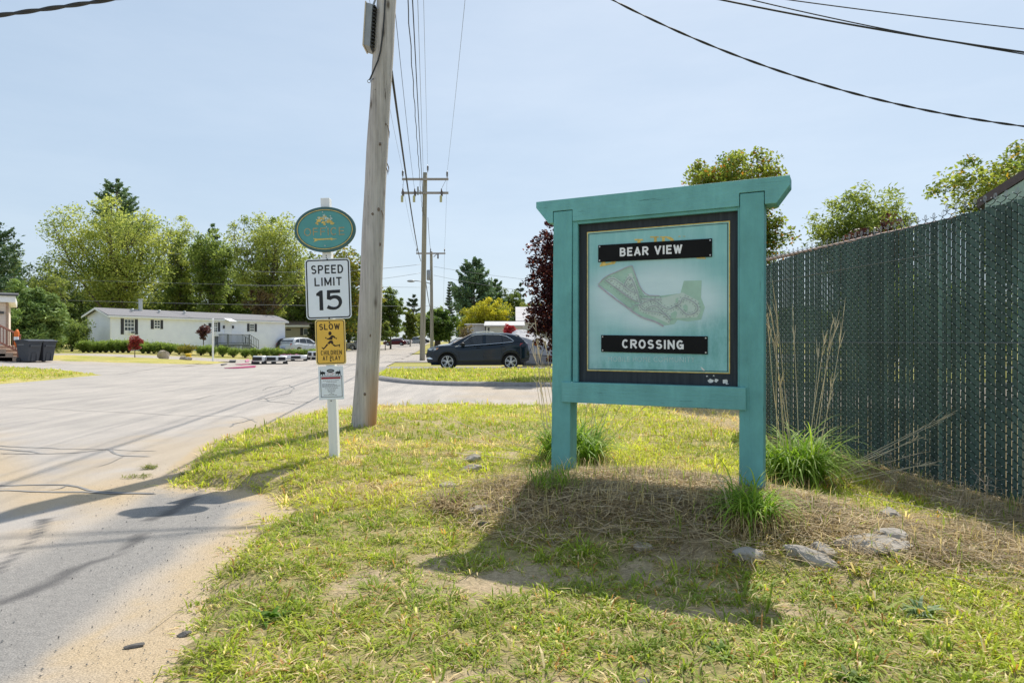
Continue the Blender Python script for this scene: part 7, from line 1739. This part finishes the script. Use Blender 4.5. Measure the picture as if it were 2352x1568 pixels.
def fpt(px, py, Y): return np.array(P(px, py, Y))
MAT_STALK = leafm('dry_stalk', (1, .95, .85), .15, .7)
TG = 'tufts of tall ornamental grass by the sign posts'
def clump(lab, base, blades_, stalks, dead, L0=.5, w=.013, sp_=.10):
    o = thing('ornamental_grass', lab, 'grass tuft', tuple(base), 0, TG)
    gg = G(); arcs(gg, base, blades_, L0, sp_, w, (.16, .30, .03), (.40, .54, .08), 1.7, 8, 1.25); gg.build('blades', MAT_BLADE, o)
    gg = G(); arcs(gg, np.array(base)+[0, 0, .0], dead, L0*.62, max(.16, sp_*1.1), .006, (.30, .21, .10), (.50, .38, .19), 2.4, 6, .75); gg.build('dead_blades', MAT_STRAW, o)
    if stalks:
        gg = G()
        for a, b in stalks: stalk(gg, a, b)
        gg.build('dry_stalks', MAT_STALK, o)
    return o
def bb(px, py, z=.2): x, y, z = gp(px, py, z); return np.array([x, y, z])
bl = bb(1316, 1062); bY = bl[1]
S_ = []
for (px, py) in ((1222, 790), (1232, 760), (1238, 800), (1246, 842), (1252, 780), (1260, 850), (1300, 900), (1380, 905), (1400, 915), (1390, 900), (1412, 900), (1350, 920), (1365, 910), (1425, 930), (1230, 860), (1241, 880)):
    S_.append((bl+[R.normal((px-1330)/FV*bY*.45, .03), R.normal(0, .08), 0], fpt(px, py, bY+R.normal(0, .12))))
S_.append((bl+[.15, 0, .05], fpt(1485, 930, bY)))
S_ += [(bl+[-.2, -.05, .06], fpt(1035, 963, bY-.1)), (bl+[-.25, -.1, .05], fpt(1030, 995, bY-.2)), (bl+[-.2, -.1, .02], fpt(1050, 1040, bY-.25)), (bl+[-.2, -.15, .03], fpt(960, 1104, bY-.5))]
clump('clump of arching green grass with dry stalks behind the left sign post', bl, 620, S_, 760, .72, .013, .27)
br = bb(1830, 1108); bY = br[1]; S_ = []
for (px, py) in ((1763, 720), (1768, 750), (1775, 735), (1782, 700), (1787, 722), (1795, 800), (1800, 745), (1822, 745), (1828, 760), (1838, 740), (1880, 800), (1895, 770), (1910, 745), (1928, 712), (1936, 735), (1900, 790), (1885, 830), (1772, 820), (1860, 850), (1910, 880), (1945, 868), (1790, 860), (1778, 900)):
    if random.random() < .28: continue
    S_.append((br+[R.normal((px-1830)/FV*bY*.35, .035), R.normal(0, .07), 0], fpt(px, py, bY+R.normal(0, .15))))
for (px, py) in ((2185, 945), (2175, 958), (2120, 1003), (2182, 1053), (2160, 962), (2095, 1010), (2110, 1040), (2150, 1062)): S_.append((br+[R.uniform(.15, .4), R.normal(0, .05), .02], fpt(px, py, bY+R.normal(.1, .15))))
clump('bright green grass clump with many tall dry stalks right of the right sign post', br, 560, S_, 420, .74, .014, .20)
b3 = bb(1722, 1190); S_ = [(b3+[-.1, 0, .02], fpt(1645, 1085, b3[1])), (b3+[-.12, 0, .02], fpt(1660, 1100, b3[1]-.05))]
clump('dark shaded grass tuft in front of the right sign post', b3, 230, S_, 560, .44, .009, .12)
b4 = bb(1262, 1125); clump('matted straw tuft in front of the left sign post', b4, 110, [], 700, .36, .006, .16)
b5 = bb(1050, 1160); clump('tan dry grass tuft left of the sign shadow', b5, 20, [], 520, .32, .005, .14)
# weeds at the edge of the road, seedlings on the lawn
GW_ = 'weed tufts rooted in the road edge'
for k_, (px, py, n, L0, lab) in enumerate([(345, 1071, 90, .09, 'flat green weed tuft alone out on the asphalt'), (428, 1089, 120, .11, 'weed tuft at the sandy edge left of the grass corner'), (462, 1069, 110, .11, 'weed tuft just outside the grass edge, above the other'), (300, 1092, 40, .06, 'tiny weed in the asphalt crack, left of two'), (328, 1091, 46, .06, 'tiny weed in the asphalt crack, right of two'), (598, 1008, 120, .14, 'weed tuft at the grass corner near the white post'), (630, 990, 90, .12, 'weed tuft on the kerb stub near the white post')]):
    x, y = PG(px, py, .02); o = local_thing('weed', lab, 'weed', (x, y, .0), group=GW_); gg = G(); arcs(gg, (0, 0, .01), n, L0, .07, .006, (.14, .2, .035), (.36, .34, .09), 1.6, 5, .7); gg.build('leaves', MAT_BLADE, o)
for px, py, n, L0, c1, c2, w, lab in [(628, 1422, 26, .11, (.10, .22, .02), (.22, .36, .05), .022, 'broad leaved green weed in the bare sandy patch at lower left'), (2115, 1408, 60, .10, (.22, .32, .16), (.38, .47, .27), .016, 'pale grey green leafy weed at lower right'), (1655, 1500, 20, .08, (.12, .22, .03), (.24, .34, .05), .016, 'small green weed near the bottom right of the shadow'), (1960, 1560, 24, .09, (.12, .22, .03), (.24, .34, .05), .016, 'small green weed at the bottom edge under the sign')]:
    x, y, z = gp(px, py); o = local_thing('weed', lab, 'weed', (x, y, z-.005)); gg = G(); arcs(gg, (0, 0, 0), n, L0, .03, w, c1, c2, 1.3, 5, .8); gg.build('leaves', MAT_BLADE, o)
MAT_CHAR = M('charred_bark', (.13, .12, .11), .9, vs=20, var=.4, bump=.8)
for px, py, r, lab in ((425, 1465, (.035, .022, .010), 'dark lump of bark on the grass edge at lower left'), (312, 1496, (.05, .02, .007), 'flat dark chip of asphalt on the sand at lower left'), (1112, 1202, (.06, .03, .03), 'black charred scrap in dry grass left of the shadow'), (1470, 1578-10, (.05, .03, .012), 'dark chip at the bottom edge of the lawn')):
    x, y, z = gp(px, py, .02); rock(lab, (x, y, max(z, .005)+r[2]*.3), r, MAT_CHAR, .4, 0, int(px), 'dark scraps on the ground', .5, 'scrap')['category'] = 'scrap'
gg = G(); a = gp(345, 1462); b = gp(600, 1238); stalk(gg, (a[0], a[1], a[2]+.03), (b[0], b[1], b[2]+.06), .0018, .06, col=(.5, .4, .24)); o = gg.build('fallen_stalk', MAT_STALK); label(o, 'long fallen dry stalk lying across the edge of the lawn', 'stalk', 'fallen stalks')
gg = G(); a = gp(1960, 1165); b = gp(2340, 1225); stalk(gg, (a[0], a[1], a[2]+.10), (b[0], b[1], b[2]+.05), .003, .02); o = gg.build('fallen_stalk', MAT_STALK); label(o, 'long fallen dry stalk arching over the stones at the right', 'stalk', 'fallen stalks')
gg = G()
for k in range(26):
    x, y = R.uniform(2.75, 3.35), R.uniform(3.6, 5.2); z = lz(x, y); p = np.array([x, y, z]); e = p+[R.normal(0, .10), R.normal(0, .10), R.uniform(.2, .42)]; gg.tube([p, (p+e)/2, e], [.0014, .0012, .0008], 3, False, (.33, .29, .22))
    for q in range(9): f = p+(e-p)*R.uniform(.5, 1); h = f+R.normal(0, .05, 3)*[1, 1, .6]; gg.tube([f, h], [.0008, .0006], 3, False, (.36, .31, .25))
o = gg.build('wispy_grass', MAT_STALK); label(o, 'wispy purplish grass seed heads at the foot of the fence', 'grass', kind='stuff')
# far-off wood closing the horizon
gg = G(); n = 52000
x = R.uniform(-210, 210, n); y = 215+R.uniform(-9, 9, n)+12*np.sin(x*.02); hh = 7.5+5.5*fbm(x, x*0+3, .06, 301)+2.5*fbm(x, x*0, .3, 302)
ok = np.abs(x-XL(y)/2-XR(y)/2) > 13; x, y, hh = x[ok], y[ok], hh[ok]; n = len(x)
z = gz(x, y)+hh*R.random(n)**.8; tn = np.clip(fbm(x, z, .35, 303)*1.5-.3+R.normal(0, .15, n), 0, 1)[:, None]
leaves(gg, np.stack([x, y, z], 1), 1.05, (np.array([.06, .11, .04])*(1-tn)+np.array([.23, .30, .11])*tn)*R.uniform(.8, 1.2, (n, 1)), 1.2)
o = gg.build('distant_wood', MAT_LEAF); label(o, 'far-off green wood closing the horizon behind everything', 'wood', kind='stuff')
